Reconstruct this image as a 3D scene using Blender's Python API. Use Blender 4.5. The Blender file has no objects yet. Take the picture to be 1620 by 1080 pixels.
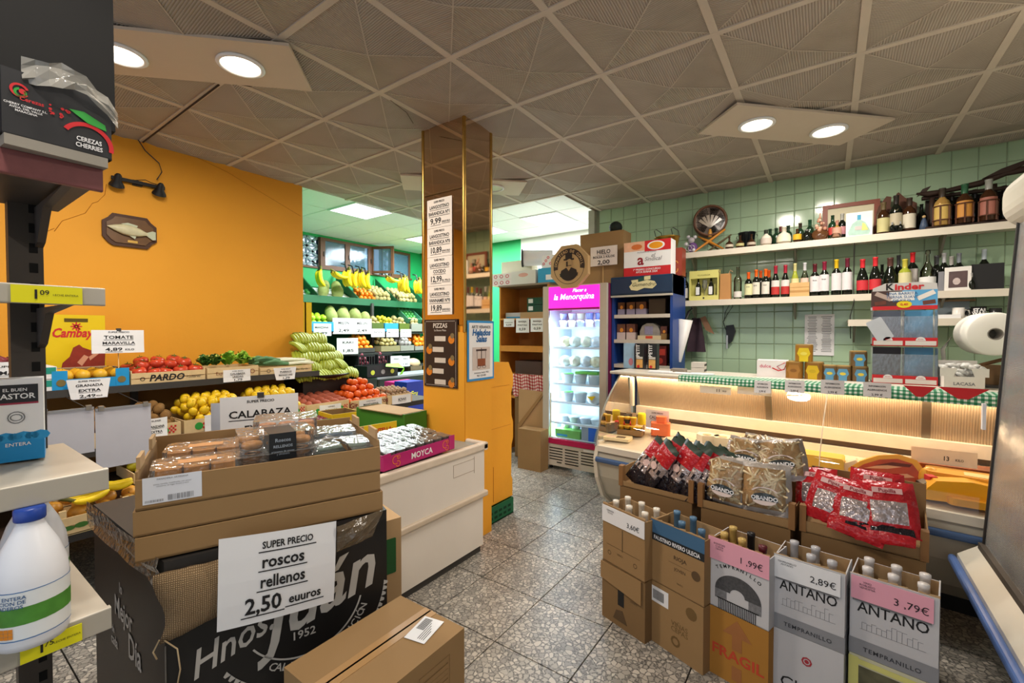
import bpy, math, random
from mathutils import Matrix, Vector, Euler
PI = math.pi
R = math.radians
random.seed(7)
C = bpy.context.scene.collection
scene = bpy.context.scene
# ---------------------------------------------------------------- camera
cd = bpy.data.cameras.new('camera')
cam = bpy.data.objects.new('camera', cd)
C.objects.link(cam)
cd.sensor_width = 36.0
cd.lens = 36.0 * 705.0 / 1620.0
cd.clip_start = 0.02
cam.location = (0, 0, 1.5)
cam.rotation_euler = (R(90 - 1.2189), 0, R(35.34))
scene.camera = cam
scene.view_settings.view_transform = 'Standard'
scene.view_settings.look = 'None'
scene.view_settings.gamma = 1.0
scene.view_settings.use_curve_mapping = False
scene.view_settings.exposure = 0.0
# ---------------------------------------------------------------- world (daylight outside the shop front)
w = bpy.data.worlds.new('daylight')
scene.world = w
w.use_nodes = True
bg = w.node_tree.nodes['Background']
bg.inputs[0].default_value = (0.80, 0.88, 1.0, 1)
bg.inputs[1].default_value = 1.3
def lamp(name, loc, size, power, col, rot=(0, 0, 0), shape='DISK', sy=None, spread=PI):
 l = bpy.data.lights.new(name, 'AREA')
 l.shape = shape
 l.size = size
 if sy: l.size_y = sy
 l.energy = power
 l.color = col
 l.spread = spread
 o = bpy.data.objects.new(name, l)
 o.location = loc
 o.rotation_euler = rot
 C.objects.link(o)
 return o
WARM = (1.0, 0.91, 0.80)
COOL = (0.90, 0.97, 1.0)
P_DOWN = 24.0
P_PANEL = 72.0
LAMPS = [(-0.42, 3.545), (-0.018, 3.98), (-2.62, 1.15), (-3.03, 0.74), (-1.1, 0.35), (-0.7, -0.05), (1.25, 1.9), (1.65, 2.3)]  # pairs near the camera and at far right are added fill, out of view
for k, (x, y) in enumerate(LAMPS):
 lamp('downlight_glow', (x, y, 2.93), 0.2, P_DOWN * (.55 if k in (4, 5) else 1.0), WARM)
PANELS = [(-5.05, 3.68), (-3.25, 5.48), (-4.45, 5.48), (-5.65, 5.48)]
for x, y in PANELS:
 lamp('panel_glow', (x, y, 3.07), 0.56, P_PANEL, COOL, shape='SQUARE')
# light of the deli case, under its top
lamp('case_glow', (-0.30, 3.735, 1.10), 2.3, 15, (1.0, 0.74, 0.47), rot=(R(-12), 0, R(-6)), shape='RECTANGLE', sy=0.05)
# light tube in the drinks fridge
lamp('fridge_glow', (-2.19, 4.32, 1.62), 0.6, 26, (0.75, 0.9, 1.0), rot=(R(-25), 0, 0), shape='RECTANGLE', sy=0.05)
lamp('fridge_side_glow', (-2.49, 4.30, 1.0), 1.2, 26, (0.75, 0.9, 1.0), rot=(0, R(-90), R(25)), shape='RECTANGLE', sy=0.04)
# ---------------------------------------------------------------- materials
def lin(h):
 if isinstance(h, (tuple, list)): return (h[0], h[1], h[2], 1)
 h = h.lstrip('#')
 o = []
 for i in (0, 2, 4):
  v = int(h[i:i + 2], 16) / 255
  o.append(v / 12.92 if v <= .04045 else ((v + .055) / 1.055) ** 2.4)
 return (o[0], o[1], o[2], 1)
MC = {}
def mat(col, rough=.6, metal=0, var=.12, scale=9, bump=0, bscale=60, emit=0, name=None, spec=.4):
 key = (col, rough, metal, var, scale, bump, bscale, emit, spec)
 if key in MC: return MC[key]
 m = bpy.data.materials.new(name or 'mat_' + str(col).strip('#'))
 MC[key] = m
 m.use_nodes = True
 nt = m.node_tree
 b = nt.nodes['Principled BSDF']
 c = lin(col)
 b.inputs['Base Color'].default_value = c
 b.inputs['Roughness'].default_value = rough
 b.inputs['Metallic'].default_value = metal
 b.inputs['Specular IOR Level'].default_value = spec
 if emit:
  b.inputs['Emission Color'].default_value = c
  b.inputs['Emission Strength'].default_value = emit
 if var:
  tc = nt.nodes.new('ShaderNodeTexCoord')
  nz = nt.nodes.new('ShaderNodeTexNoise')
  nz.inputs['Scale'].default_value = scale
  nz.inputs['Detail'].default_value = 3
  nt.links.new(tc.outputs['Object'], nz.inputs['Vector'])
  mx = nt.nodes.new('ShaderNodeMix')
  mx.data_type = 'RGBA'
  mx.inputs[6].default_value = tuple(max(0, v * (1 - var)) for v in c[:3]) + (1,)
  mx.inputs[7].default_value = tuple(min(1, v * (1 + var)) for v in c[:3]) + (1,)
  nt.links.new(nz.outputs['Fac'], mx.inputs[0])
  nt.links.new(mx.outputs[2], b.inputs['Base Color'])
  if bump:
   n2 = nt.nodes.new('ShaderNodeTexNoise')
   n2.inputs['Scale'].default_value = bscale
   nt.links.new(tc.outputs['Object'], n2.inputs['Vector'])
   bp = nt.nodes.new('ShaderNodeBump')
   bp.inputs['Strength'].default_value = bump
   bp.inputs['Distance'].default_value = .01
   nt.links.new(n2.outputs['Fac'], bp.inputs['Height'])
   nt.links.new(bp.outputs[0], b.inputs['Normal'])
 return m
def nodemat(name, rough=.5, metal=0, spec=.4):
 m = bpy.data.materials.new(name)
 m.use_nodes = True
 nt = m.node_tree
 b = nt.nodes['Principled BSDF']
 b.inputs['Roughness'].default_value = rough
 b.inputs['Metallic'].default_value = metal
 b.inputs['Specular IOR Level'].default_value = spec
 return m, nt, b
def ramp(nt, fac, stops, const=False):
 r = nt.nodes.new('ShaderNodeValToRGB')
 e = r.color_ramp.elements
 while len(e) < len(stops): e.new(.5)
 for i, (p, c) in enumerate(stops):
  e[i].position = p
  e[i].color = lin(c)
 if const: r.color_ramp.interpolation = 'CONSTANT'
 nt.links.new(fac, r.inputs[0])
 return r
# terrazzo
def mk_terrazzo():
 m, nt, b = nodemat('terrazzo', .22, 0, .5)
 g = nt.nodes.new('ShaderNodeNewGeometry')
 nz = nt.nodes.new('ShaderNodeTexNoise'); nz.inputs['Scale'].default_value = 14
 nt.links.new(g.outputs['Position'], nz.inputs['Vector'])
 va = nt.nodes.new('ShaderNodeVectorMath'); va.operation = 'MULTIPLY_ADD'
 va.inputs[1].default_value = (.03, .03, .03)
 nt.links.new(nz.outputs['Color'], va.inputs[0]); nt.links.new(g.outputs['Position'], va.inputs[2])
 def vor(feature, sc):
  v = nt.nodes.new('ShaderNodeTexVoronoi'); v.feature = feature
  v.inputs['Scale'].default_value = sc
  nt.links.new(va.outputs[0], v.inputs['Vector'])
  return v
 v1 = vor('F1', 40); v2 = vor('DISTANCE_TO_EDGE', 40)
 sep = nt.nodes.new('ShaderNodeSeparateColor'); nt.links.new(v1.outputs['Color'], sep.inputs[0])
 r1 = ramp(nt, sep.outputs[0], [(0, '#a09c95'), (.28, '#bcb6ac'), (.5, '#c9c2b6'), (.75, '#dcd5c9'), (1, '#a19d95')])
 # size of the dark matrix varies per chip
 mth = nt.nodes.new('ShaderNodeMath'); mth.operation = 'MULTIPLY_ADD'
 mth.inputs[1].default_value = .13; mth.inputs[2].default_value = .05
 nt.links.new(sep.outputs[1], mth.inputs[0])
 ls = nt.nodes.new('ShaderNodeMath'); ls.operation = 'LESS_THAN'
 nt.links.new(v2.outputs['Distance'], ls.inputs[0]); nt.links.new(mth.outputs[0], ls.inputs[1])
 mx = nt.nodes.new('ShaderNodeMix'); mx.data_type = 'RGBA'
 n3 = nt.nodes.new('ShaderNodeTexNoise'); n3.inputs['Scale'].default_value = 120
 nt.links.new(g.outputs['Position'], n3.inputs['Vector'])
 r2 = ramp(nt, n3.outputs['Fac'], [(.35, '#5e5c59'), (.55, '#8f8c86'), (.7, '#bdb8af')])
 nt.links.new(ls.outputs[0], mx.inputs[0]); nt.links.new(r1.outputs[0], mx.inputs[6]); nt.links.new(r2.outputs[0], mx.inputs[7])
 # worn grime, large soft stains
 n4 = nt.nodes.new('ShaderNodeTexNoise'); n4.inputs['Scale'].default_value = 1.3; n4.inputs['Detail'].default_value = 4
 nt.links.new(g.outputs['Position'], n4.inputs['Vector'])
 r4 = ramp(nt, n4.outputs['Fac'], [(.3, '#c8c4be'), (.65, '#ffffff')])
 m2 = nt.nodes.new('ShaderNodeMix'); m2.data_type = 'RGBA'; m2.blend_type = 'MULTIPLY'; m2.inputs[0].default_value = 1
 nt.links.new(mx.outputs[2], m2.inputs[6]); nt.links.new(r4.outputs[0], m2.inputs[7])
 nt.links.new(m2.outputs[2], b.inputs['Base Color'])
 rr = nt.nodes.new('ShaderNodeMapRange'); rr.inputs[3].default_value = .20; rr.inputs[4].default_value = .5
 nt.links.new(n4.outputs['Fac'], rr.inputs[0]); nt.links.new(rr.outputs[0], b.inputs['Roughness'])
 return m
TERR = mk_terrazzo()
def mk_ribbed(axis, name):
 m, nt, b = nodemat(name, .8)
 tc = nt.nodes.new('ShaderNodeTexCoord')
 nz = nt.nodes.new('ShaderNodeTexNoise'); nz.inputs['Scale'].default_value = 2.0
 nt.links.new(tc.outputs['Object'], nz.inputs['Vector'])
 r = ramp(nt, nz.outputs['Fac'], [(.3, '#a89d91'), (.7, '#bdb2a6')])
 wv = nt.nodes.new('ShaderNodeTexWave'); wv.bands_direction = axis; wv.inputs['Scale'].default_value = 26
 nt.links.new(tc.outputs['Object'], wv.inputs['Vector'])
 mx = nt.nodes.new('ShaderNodeMix'); mx.data_type = 'RGBA'; mx.blend_type = 'MULTIPLY'; mx.inputs[0].default_value = 1
 r2 = ramp(nt, wv.outputs['Fac'], [(0, '#d4d0ca'), (.5, '#ffffff')])
 nt.links.new(r.outputs[0], mx.inputs[6]); nt.links.new(r2.outputs[0], mx.inputs[7])
 nt.links.new(mx.outputs[2], b.inputs['Base Color'])
 bp = nt.nodes.new('ShaderNodeBump'); bp.inputs['Strength'].default_value = .6; bp.inputs['Distance'].default_value = .006
 nt.links.new(wv.outputs['Fac'], bp.inputs['Height']); nt.links.new(bp.outputs[0], b.inputs['Normal'])
 return m
RIBX = mk_ribbed('X', 'ribbed_plaster_x')
RIBY = mk_ribbed('Y', 'ribbed_plaster_y')
def mk_glass(name, tint=(1, 1, 1), refl=1.0, rough=0.02, bump=0, opac=0.0, opcol='#ffffff', waves=0):
 m = bpy.data.materials.new(name)
 m.use_nodes = True
 nt = m.node_tree
 nt.nodes.clear()
 out = nt.nodes.new('ShaderNodeOutputMaterial')
 tr = nt.nodes.new('ShaderNodeBsdfTransparent'); tr.inputs[0].default_value = tuple(tint) + (1,)
 gl = nt.nodes.new('ShaderNodeBsdfGlossy'); gl.inputs['Roughness'].default_value = rough
 fr = nt.nodes.new('ShaderNodeFresnel'); fr.inputs[0].default_value = 1.5
 mu = nt.nodes.new('ShaderNodeMath'); mu.operation = 'MULTIPLY'; mu.inputs[1].default_value = refl
 nt.links.new(fr.outputs[0], mu.inputs[0])
 mx = nt.nodes.new('ShaderNodeMixShader')
 nt.links.new(mu.outputs[0], mx.inputs[0]); nt.links.new(tr.outputs[0], mx.inputs[1]); nt.links.new(gl.outputs[0], mx.inputs[2])
 last = mx
 if opac:
  df = nt.nodes.new('ShaderNodeBsdfDiffuse'); df.inputs[0].default_value = lin(opcol)
  m2 = nt.nodes.new('ShaderNodeMixShader'); m2.inputs[0].default_value = opac
  nt.links.new(mx.outputs[0], m2.inputs[1]); nt.links.new(df.outputs[0], m2.inputs[2])
  last = m2
 if bump:
  tc = nt.nodes.new('ShaderNodeTexCoord')
  if waves:
   nz = nt.nodes.new('ShaderNodeTexWave'); nz.inputs['Scale'].default_value = waves
   nz.bands_direction = 'Z'; nz.inputs['Distortion'].default_value = 1.5
  else:
   nz = nt.nodes.new('ShaderNodeTexNoise'); nz.inputs['Scale'].default_value = 45
  nt.links.new(tc.outputs['Object'], nz.inputs['Vector'])
  bp = nt.nodes.new('ShaderNodeBump'); bp.inputs['Strength'].default_value = bump; bp.inputs['Distance'].default_value = .01
  nt.links.new(nz.outputs['Fac'], bp.inputs['Height'])
  nt.links.new(bp.outputs[0], gl.inputs['Normal'])
 nt.links.new(last.outputs[0], out.inputs[0])
 return m
GLASS = mk_glass('clear_glass', (.97, .98, .98), .8)
FILM = mk_glass('clear_film', (.95, .95, .94), 2.2, .12, bump=.9, opac=.05)
PLASTIC = mk_glass('clear_plastic', (.93, .95, .96), 1.6, .08, bump=.25, opac=.08)
SMOKE = mk_glass('bottle_glass_clear', (.75, .72, .66), 1.3, .05)
FROST = mk_glass('milky_plastic', (.9, .92, .95), 1.2, .2, opac=.55, opcol='#d8dade')
RIPPLE = mk_glass('rippled_glass', (.82, .84, .86), 2.2, .18, bump=.3, opac=.36, opcol='#b4b3b0', waves=45)
def mk_check(name, c1, c2, c3, sc):
 m, nt, b = nodemat(name, .9)
 tc = nt.nodes.new('ShaderNodeTexCoord')
 sp = nt.nodes.new('ShaderNodeSeparateXYZ'); nt.links.new(tc.outputs['Object'], sp.inputs[0])
 def stripe(o, off=0):
  a = nt.nodes.new('ShaderNodeMath'); a.operation = 'MULTIPLY'; a.inputs[1].default_value = sc
  nt.links.new(o, a.inputs[0])
  f = nt.nodes.new('ShaderNodeMath'); f.operation = 'FRACT'; nt.links.new(a.outputs[0], f.inputs[0])
  g = nt.nodes.new('ShaderNodeMath'); g.operation = 'GREATER_THAN'; g.inputs[1].default_value = .5
  nt.links.new(f.outputs[0], g.inputs[0]); return g
 yz = nt.nodes.new('ShaderNodeMath'); yz.operation = 'ADD'
 nt.links.new(sp.outputs[1], yz.inputs[0]); nt.links.new(sp.outputs[2], yz.inputs[1])
 a = stripe(sp.outputs[0]); c = stripe(yz.outputs[0])
 s = nt.nodes.new('ShaderNodeMath'); s.operation = 'ADD'
 nt.links.new(a.outputs[0], s.inputs[0]); nt.links.new(c.outputs[0], s.inputs[1])
 h = nt.nodes.new('ShaderNodeMath'); h.operation = 'MULTIPLY'; h.inputs[1].default_value = .5
 nt.links.new(s.outputs[0], h.inputs[0])
 r = ramp(nt, h.outputs[0], [(0, c1), (.25, c2), (.75, c3)], True)
 nt.links.new(r.outputs[0], b.inputs['Base Color'])
 return m
CHECKG = mk_check('green_gingham', '#dfe6dc', '#5d9a78', '#1c6b45', 38)
CHECKR = mk_check('red_gingham', '#efe4e0', '#cf7f7d', '#a42c33', 30)
def mk_burlap():
 m, nt, b = nodemat('burlap', .95)
 tc = nt.nodes.new('ShaderNodeTexCoord')
 w1 = nt.nodes.new('ShaderNodeTexWave'); w1.inputs['Scale'].default_value = 70; w1.bands_direction = 'X'; w1.inputs['Distortion'].default_value = 2
 w2 = nt.nodes.new('ShaderNodeTexWave'); w2.inputs['Scale'].default_value = 70; w2.bands_direction = 'Z'; w2.inputs['Distortion'].default_value = 2
 for q in (w1, w2): nt.links.new(tc.outputs['Object'], q.inputs['Vector'])
 a = nt.nodes.new('ShaderNodeMath'); a.operation = 'MULTIPLY'
 nt.links.new(w1.outputs['Fac'], a.inputs[0]); nt.links.new(w2.outputs['Fac'], a.inputs[1])
 r = ramp(nt, a.outputs[0], [(0, '#6d573c'), (.5, '#a68a66'), (1, '#c2a884')])
 nt.links.new(r.outputs[0], b.inputs['Base Color'])
 bp = nt.nodes.new('ShaderNodeBump'); bp.inputs['Strength'].default_value = .8; bp.inputs['Distance'].default_value = .003
 nt.links.new(a.outputs[0], bp.inputs['Height']); nt.links.new(bp.outputs[0], b.inputs['Normal'])
 return m
BURLAP = mk_burlap()
CARD = mat('#98784f', .85, var=.08, scale=5, name='cardboard')
CARDD = mat('#80633f', .9, var=.1, scale=5, name='cardboard_dark')
CARDL = mat('#b3946c', .85, var=.08, scale=5, name='cardboard_light')
PAPER = mat('#e9e9ea', .7, var=.03, scale=3, name='paper')
PINK = mat('#e6a3b4', .7, var=.04, name='pink_paper')
INK = mat('#1b1b1d', .7, var=0, name='ink')
GREYINK = mat('#77787c', .7, var=0, name='grey_ink')
WOOD = mat('#cfa86f', .6, var=.18, scale=14, name='pale_wood')
CRATEW = mat('#d9bd8c', .75, var=.14, scale=20, name='crate_wood')
DARKWOOD = mat('#4a2c1a', .55, var=.3, scale=14, name='dark_wood')
WHITE = mat('#e4ddd2', .45, var=.05, name='white_enamel')
PWHITE = mat('#f0f0f2', .5, var=.02, name='plain_white')
BLACK = mat('#161618', .55, var=.1, name='black')
DGREY = mat('#3c3a38', .5, var=.12, name='dark_grey')
STEEL = mat('#b9b7b2', .3, .9, var=.08, name='steel')
ORANGE = mat('#e8a12a', .65, var=.06, scale=2, bump=.08, bscale=25, name='orange_paint')
REDI = mat('#c9242b', .6, var=.05, name='red_print')
BLUEI = mat('#1d8fc9', .55, var=.05, name='blue_print')
GREENI = mat('#2f9a3c', .6, var=.05, name='green_print')
YEL = mat('#e8d21c', .6, var=.05, name='yellow_print')
# ---------------------------------------------------------------- geometry helpers
I4 = Matrix.Identity(4)
def TR(x=0, y=0, z=0): return Matrix.Translation((x, y, z))
def RX(a): return Matrix.Rotation(R(a), 4, 'X')
def RY(a): return Matrix.Rotation(R(a), 4, 'Y')
def RZ(a): return Matrix.Rotation(R(a), 4, 'Z')
TEXT = {}
def text_mesh(body, bold=0, shear=0, space=1.0, lsp=1.0, align='CENTER'):
 key = (body, bold, shear, space, lsp, align)
 if key in TEXT: return TEXT[key]
 c = bpy.data.curves.new('t', 'FONT')
 c.body = body
 c.size = 1
 c.align_x = align
 c.resolution_u = 2
 c.offset = bold
 c.shear = shear
 c.space_character = space
 c.space_line = lsp
 c.fill_mode = 'FRONT'
 o = bpy.data.objects.new('t', c)
 me = bpy.data.meshes.new_from_object(o)
 vs = [v.co.copy() for v in me.vertices]
 fs = [tuple(p.vertices) for p in me.polygons]
 bpy.data.objects.remove(o)
 bpy.data.meshes.remove(me)
 bpy.data.curves.remove(c)
 TEXT[key] = (vs, fs)
 return TEXT[key]
KIDS = {}
class G:
 def __init__(s):
  s.v = []; s.f = []; s.m = []; s.M = I4.copy(); s.sm = []
 def at(s, M):
  s.M = M
  return s
 def add(s, vs, fs, m=0, sm=False):
  o = len(s.v)
  s.v += [s.M @ Vector(v) for v in vs]
  s.f += [tuple(i + o for i in f) for f in fs]
  s.m += [m] * len(fs) if isinstance(m, int) else list(m)
  s.sm += [sm] * len(fs)
  return s
 def box(s, x0, x1, y0, y1, z0, z1, m=0):
  return s.add([(x0, y0, z0), (x1, y0, z0), (x1, y1, z0), (x0, y1, z0), (x0, y0, z1), (x1, y0, z1), (x1, y1, z1), (x0, y1, z1)],
              [(3, 2, 1, 0), (4, 5, 6, 7), (0, 1, 5, 4), (1, 2, 6, 5), (2, 3, 7, 6), (3, 0, 4, 7)], m)
 def rbox(s, x0, x1, y0, y1, z0, z1, r, m=0, n=3, axis='z'):
  # box with rounded vertical (z) or lying (y / x) edges
  if axis == 'z':
   a, b, c, d, e, f = x0, x1, y0, y1, z0, z1; mp = lambda p, q, h: (p, q, h)
  elif axis == 'y':
   a, b, c, d, e, f = x0, x1, z0, z1, y0, y1; mp = lambda p, q, h: (p, h, q)
  else:
   a, b, c, d, e, f = y0, y1, z0, z1, x0, x1; mp = lambda p, q, h: (h, p, q)
  r = min(r, (b - a) / 2.01, (d - c) / 2.01)
  pts = []
  for cx, cy, a0 in ((b - r, c + r, -90), (b - r, d - r, 0), (a + r, d - r, 90), (a + r, c + r, 180)):
   for k in range(n + 1):
    t = R(a0 + 90 * k / n)
    pts.append((cx + r * math.cos(t), cy + r * math.sin(t)))
  N = len(pts)
  vs = [mp(p, q, e) for p, q in pts] + [mp(p, q, f) for p, q in pts]
  fs = [(i, (i + 1) % N, N + (i + 1) % N, N + i) for i in range(N)]
  fs += [tuple(range(N - 1, -1, -1)), tuple(range(N, 2 * N))]
  return s.add(vs, fs, m, False)
 def quad(s, pts, m=0): return s.add(pts, [tuple(range(len(pts)))], m)
 def rect(s, x0, x1, z0, z1, y=0, m=0):          # a patch facing -Y
  return s.quad([(x0, y, z0), (x1, y, z0), (x1, y, z1), (x0, y, z1)], m)
 def prism(s, poly, a0, a1, axis='x', m=0):
  n = len(poly)
  mp = {'x': lambda p, q, h: (h, p, q), 'y': lambda p, q, h: (p, h, q), 'z': lambda p, q, h: (p, q, h)}[axis]
  vs = [mp(p, q, a0) for p, q in poly] + [mp(p, q, a1) for p, q in poly]
  fs = [(i, (i + 1) % n, n + (i + 1) % n, n + i) for i in range(n)] + [tuple(range(n - 1, -1, -1)), tuple(range(n, 2 * n))]
  return s.add(vs, fs, m)
 def lathe(s, prof, n=14, c=(0, 0, 0), m=0, sm=True, mf=None, sx=1, sy=1, cap=True):
  vs = []; fs = []; ms = []
  for r, z in prof:
   for i in range(n):
    a = 2 * PI * i / n
    vs.append((c[0] + r * math.cos(a) * sx, c[1] + r * math.sin(a) * sy, c[2] + z))
  for k in range(len(prof) - 1):
   for i in range(n):
    j = (i + 1) % n
    fs.append((k * n + i, k * n + j, (k + 1) * n + j, (k + 1) * n + i))
    ms.append(mf(k, i) if mf else m)
  if cap and prof[0][0] > 1e-4: fs.append(tuple(range(n - 1, -1, -1))); ms.append(mf(0, 0) if mf else m)
  if cap and prof[-1][0] > 1e-4: fs.append(tuple(range((len(prof) - 1) * n, len(prof) * n))); ms.append(mf(len(prof) - 2, 0) if mf else m)
  return s.add(vs, fs, ms, sm)
 def ball(s, r, c=(0, 0, 0), n=10, k=7, m=0, sz=1, sx=1, sy=1):
  return s.lathe([(max(r * math.sin(PI * i / k), 1e-5), -r * sz * math.cos(PI * i / k)) for i in range(k + 1)], n, c, m, True, None, sx, sy)
 def tube(s, path, r, n=6, m=0, cap=True, sm=True):
  P = [Vector(p) for p in path]
  rr = r if isinstance(r, (list, tuple)) else [r] * len(P)
  vs = []; fs = []
  up = Vector((0, 0, 1))
  for i, p in enumerate(P):
   t = (P[min(i + 1, len(P) - 1)] - P[max(i - 1, 0)]).normalized()
   u = up if abs(t.dot(up)) < .9 else Vector((1, 0, 0))
   a = t.cross(u).normalized(); b = t.cross(a).normalized()
   for k in range(n):
    q = 2 * PI * k / n
    vs.append(tuple(p + (a * math.cos(q) + b * math.sin(q)) * rr[i]))
  for i in range(len(P) - 1):
   for k in range(n):
    l = (k + 1) % n
    fs.append((i * n + k, i * n + l, (i + 1) * n + l, (i + 1) * n + k))
  if cap:
   fs.append(tuple(range(n))); fs.append(tuple(range((len(P) - 1) * n, len(P) * n)))
  return s.add(vs, fs, m, sm)
 def disc(s, r, c, n=20, m=0, ri=0, a0=0, a1=360, sz=1):     # faces -Y
  vs = []
  full = abs(a1 - a0) >= 360
  N = n if full else n + 1
  for i in range(N):
   a = R(a0 + (a1 - a0) * i / n)
   vs.append((c[0] + r * math.cos(a), c[1], c[2] + r * math.sin(a) * sz))
  if ri > 0:
   for i in range(N):
    a = R(a0 + (a1 - a0) * i / n)
    vs.append((c[0] + ri * math.cos(a), c[1], c[2] + ri * math.sin(a) * sz))
   fs = [(i, (i + 1) % N, N + (i + 1) % N, N + i) for i in range(n)]
  else:
   fs = [tuple(range(N))]
  return s.add(vs, fs, m)
 def text(s, body, x, z, size, y=-.0012, m=0, bold=0, shear=0, space=1.0, sx=1.0, rot=0, lsp=1.0, align='CENTER', warp=None, fit=None):
  vs, fs = text_mesh(body, bold, shear, space, lsp, align)
  if fit and vs:
   wd = max(v.x for v in vs) - min(v.x for v in vs)
   sx = min(3.0, fit / (wd * size + 1e-6))
  ca, sa = math.cos(R(rot)), math.sin(R(rot))
  out = []
  for v in vs:
   px, pz = v.x * size * sx, v.y * size
   px, pz = px * ca - pz * sa, px * sa + pz * ca
   q = (x + px, y, z + pz)
   if warp: q = warp(q)
   out.append(q)
  return s.add(out, fs, m)
 def arctext(s, body, cx, cz, r, size, a_mid=90, span=100, y=-.0012, m=0, bold=.02, flip=False):
  n = len(body)
  for i, ch in enumerate(body):
   if ch == ' ': continue
   f = (i / (n - 1) - .5) if n > 1 else 0
   a = a_mid - span * f if not flip else a_mid + span * f
   rot = a - 90 if not flip else a + 90
   rad = r
   s.text(ch, cx + rad * math.cos(R(a)), cz + rad * math.sin(R(a)), size, y, m, bold, rot=rot)
  return s
 def build(s, name, mats, parent=None, loc=None, rz=0):
  me = bpy.data.meshes.new(name)
  me.from_pydata([tuple(v) for v in s.v], [], s.f)
  if not isinstance(mats, (list, tuple)): mats = [mats]
  for x in mats: me.materials.append(x)
  me.polygons.foreach_set('material_index', [min(q, len(mats) - 1) for q in s.m])
  me.polygons.foreach_set('use_smooth', s.sm)
  me.update()
  o = bpy.data.objects.new(name, me)
  C.objects.link(o)
  if parent:
   o.parent = parent
   KIDS.setdefault(parent.name, []).append(o)
  if loc is not None: o.location = loc
  if rz: o.rotation_euler = (0, 0, R(rz))
  return o
def tag(o, label, cat, group=None, kind=None):
 o['label'] = label; o['category'] = cat
 if group: o['group'] = group
 if kind: o['kind'] = kind
 return o
def thing(name, label, cat, loc=(0, 0, 0), rz=0, group=None, tilt=None):
 o = bpy.data.objects.new(name, None)
 C.objects.link(o)
 o.empty_display_size = .05
 o.location = loc
 o.rotation_euler = (R(tilt[0]) if tilt else 0, R(tilt[1]) if tilt else 0, R(rz))
 return tag(o, label, cat, group)
def part(name, g, mats, parent, label=None, loc=None, kind=None):
 o = g.build(name, mats, parent, loc)
 if label: o['label'] = label
 if kind: o['kind'] = kind
 return o
def struct(name, g, mats):
 o = g.build(name, mats)
 o['kind'] = 'structure'
 return o
def dup(root, loc=None, rot=None, label=None, group=None, sc=None):
 chs = KIDS.get(root.name, [])
 r = root.copy(); C.objects.link(r)
 if loc is not None: r.location = loc
 if rot is not None: r.rotation_euler = rot
 if sc is not None: r.scale = (sc, sc, sc) if isinstance(sc, (int, float)) else sc
 if label: r['label'] = label
 if group: r['group'] = group
 for ch in chs:
  c = ch.copy(); C.objects.link(c); c.parent = r
  for gc in KIDS.get(ch.name, []):
   d = gc.copy(); C.objects.link(d); d.parent = c
 return r
def inst(root, used, loc, rot=(0, 0, 0), label=None, group=None, sc=None):
 # the first time moves the original, then copies it
 if not used.get(root.name):
  used[root.name] = 1
  root.location = loc; root.rotation_euler = rot
  if sc is not None: root.scale = (sc, sc, sc) if isinstance(sc, (int, float)) else sc
  if label: root['label'] = label
  if group: root['group'] = group
  return root
 return dup(root, loc, rot, label, group, sc)
USED = {}
def loc2w(base, rz, p):
 c, s_ = math.cos(R(rz)), math.sin(R(rz))
 return (base[0] + p[0] * c - p[1] * s_, base[1] + p[0] * s_ + p[1] * c, base[2] + p[2])
# a paper price sign: faces local -Y, origin bottom centre, slightly curled
def sign(name, label, loc, rz, w, h, lines, paper=PAPER, cat='sign', group=None, curl=.01, tilt=None, ink=INK, clip=False, taper=0):
 t = thing(name, label, cat, loc, rz, group, tilt)
 def cf(x, z): return -curl * (1 - (2 * x / w) ** 2) - curl * .8 * max(0, (.3 - z / h))
 g = G(); N = 6; K = 3
 vs = []; fs = []
 for s_ in (0, 1):
  for j in range(K + 1):
   for i in range(N + 1):
    z = h * j / K; x = -w / 2 + w * i / N
    x *= 1 - taper * (1 - z / h)
    vs.append((x, cf(x, z) + s_ * .0012, z))
 W1 = N + 1; off = W1 * (K + 1)
 for j in range(K):
  for i in range(N):
   a = j * W1 + i
   fs.append((a, a + 1, a + 1 + W1, a + W1)); fs.append((off + a + W1, off + a + 1 + W1, off + a + 1, off + a))
 g.add(vs, fs)
 part('paper', g, paper, t)
 g = G()
 def wp(q): return (q[0], cf(q[0], q[2]) - .0012, q[2])
 for ln in lines:
  body, zr, sz = ln[0], ln[1], ln[2]
  fit = ln[4] * w if len(ln) > 4 and ln[4] else None
  xo = ln[5] * w if len(ln) > 5 else 0
  g.text(body, xo, zr * h, sz * h, m=0, bold=.02, warp=wp, fit=fit)
  if len(ln) > 3 and ln[3]:
   hw = (fit or ln[3] * w) / 2
   z = (zr - .035) * h - .1 * sz * h
   n = 5
   for i in range(n):
    a = xo - hw + 2 * hw * i / n; b_ = xo - hw + 2 * hw * (i + 1) / n
    g.quad([wp((a, 0, z)), wp((b_, 0, z)), wp((b_, 0, z + .012 * h + .0006)), wp((a, 0, z + .012 * h + .0006))])
 if lines: part('lettering', g, ink, t)
 if clip:
  g = G().box(-.012, .012, -.012, .006, h - .008, h + .012)
  part('clip', g, DGREY, t)
 return t
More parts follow.
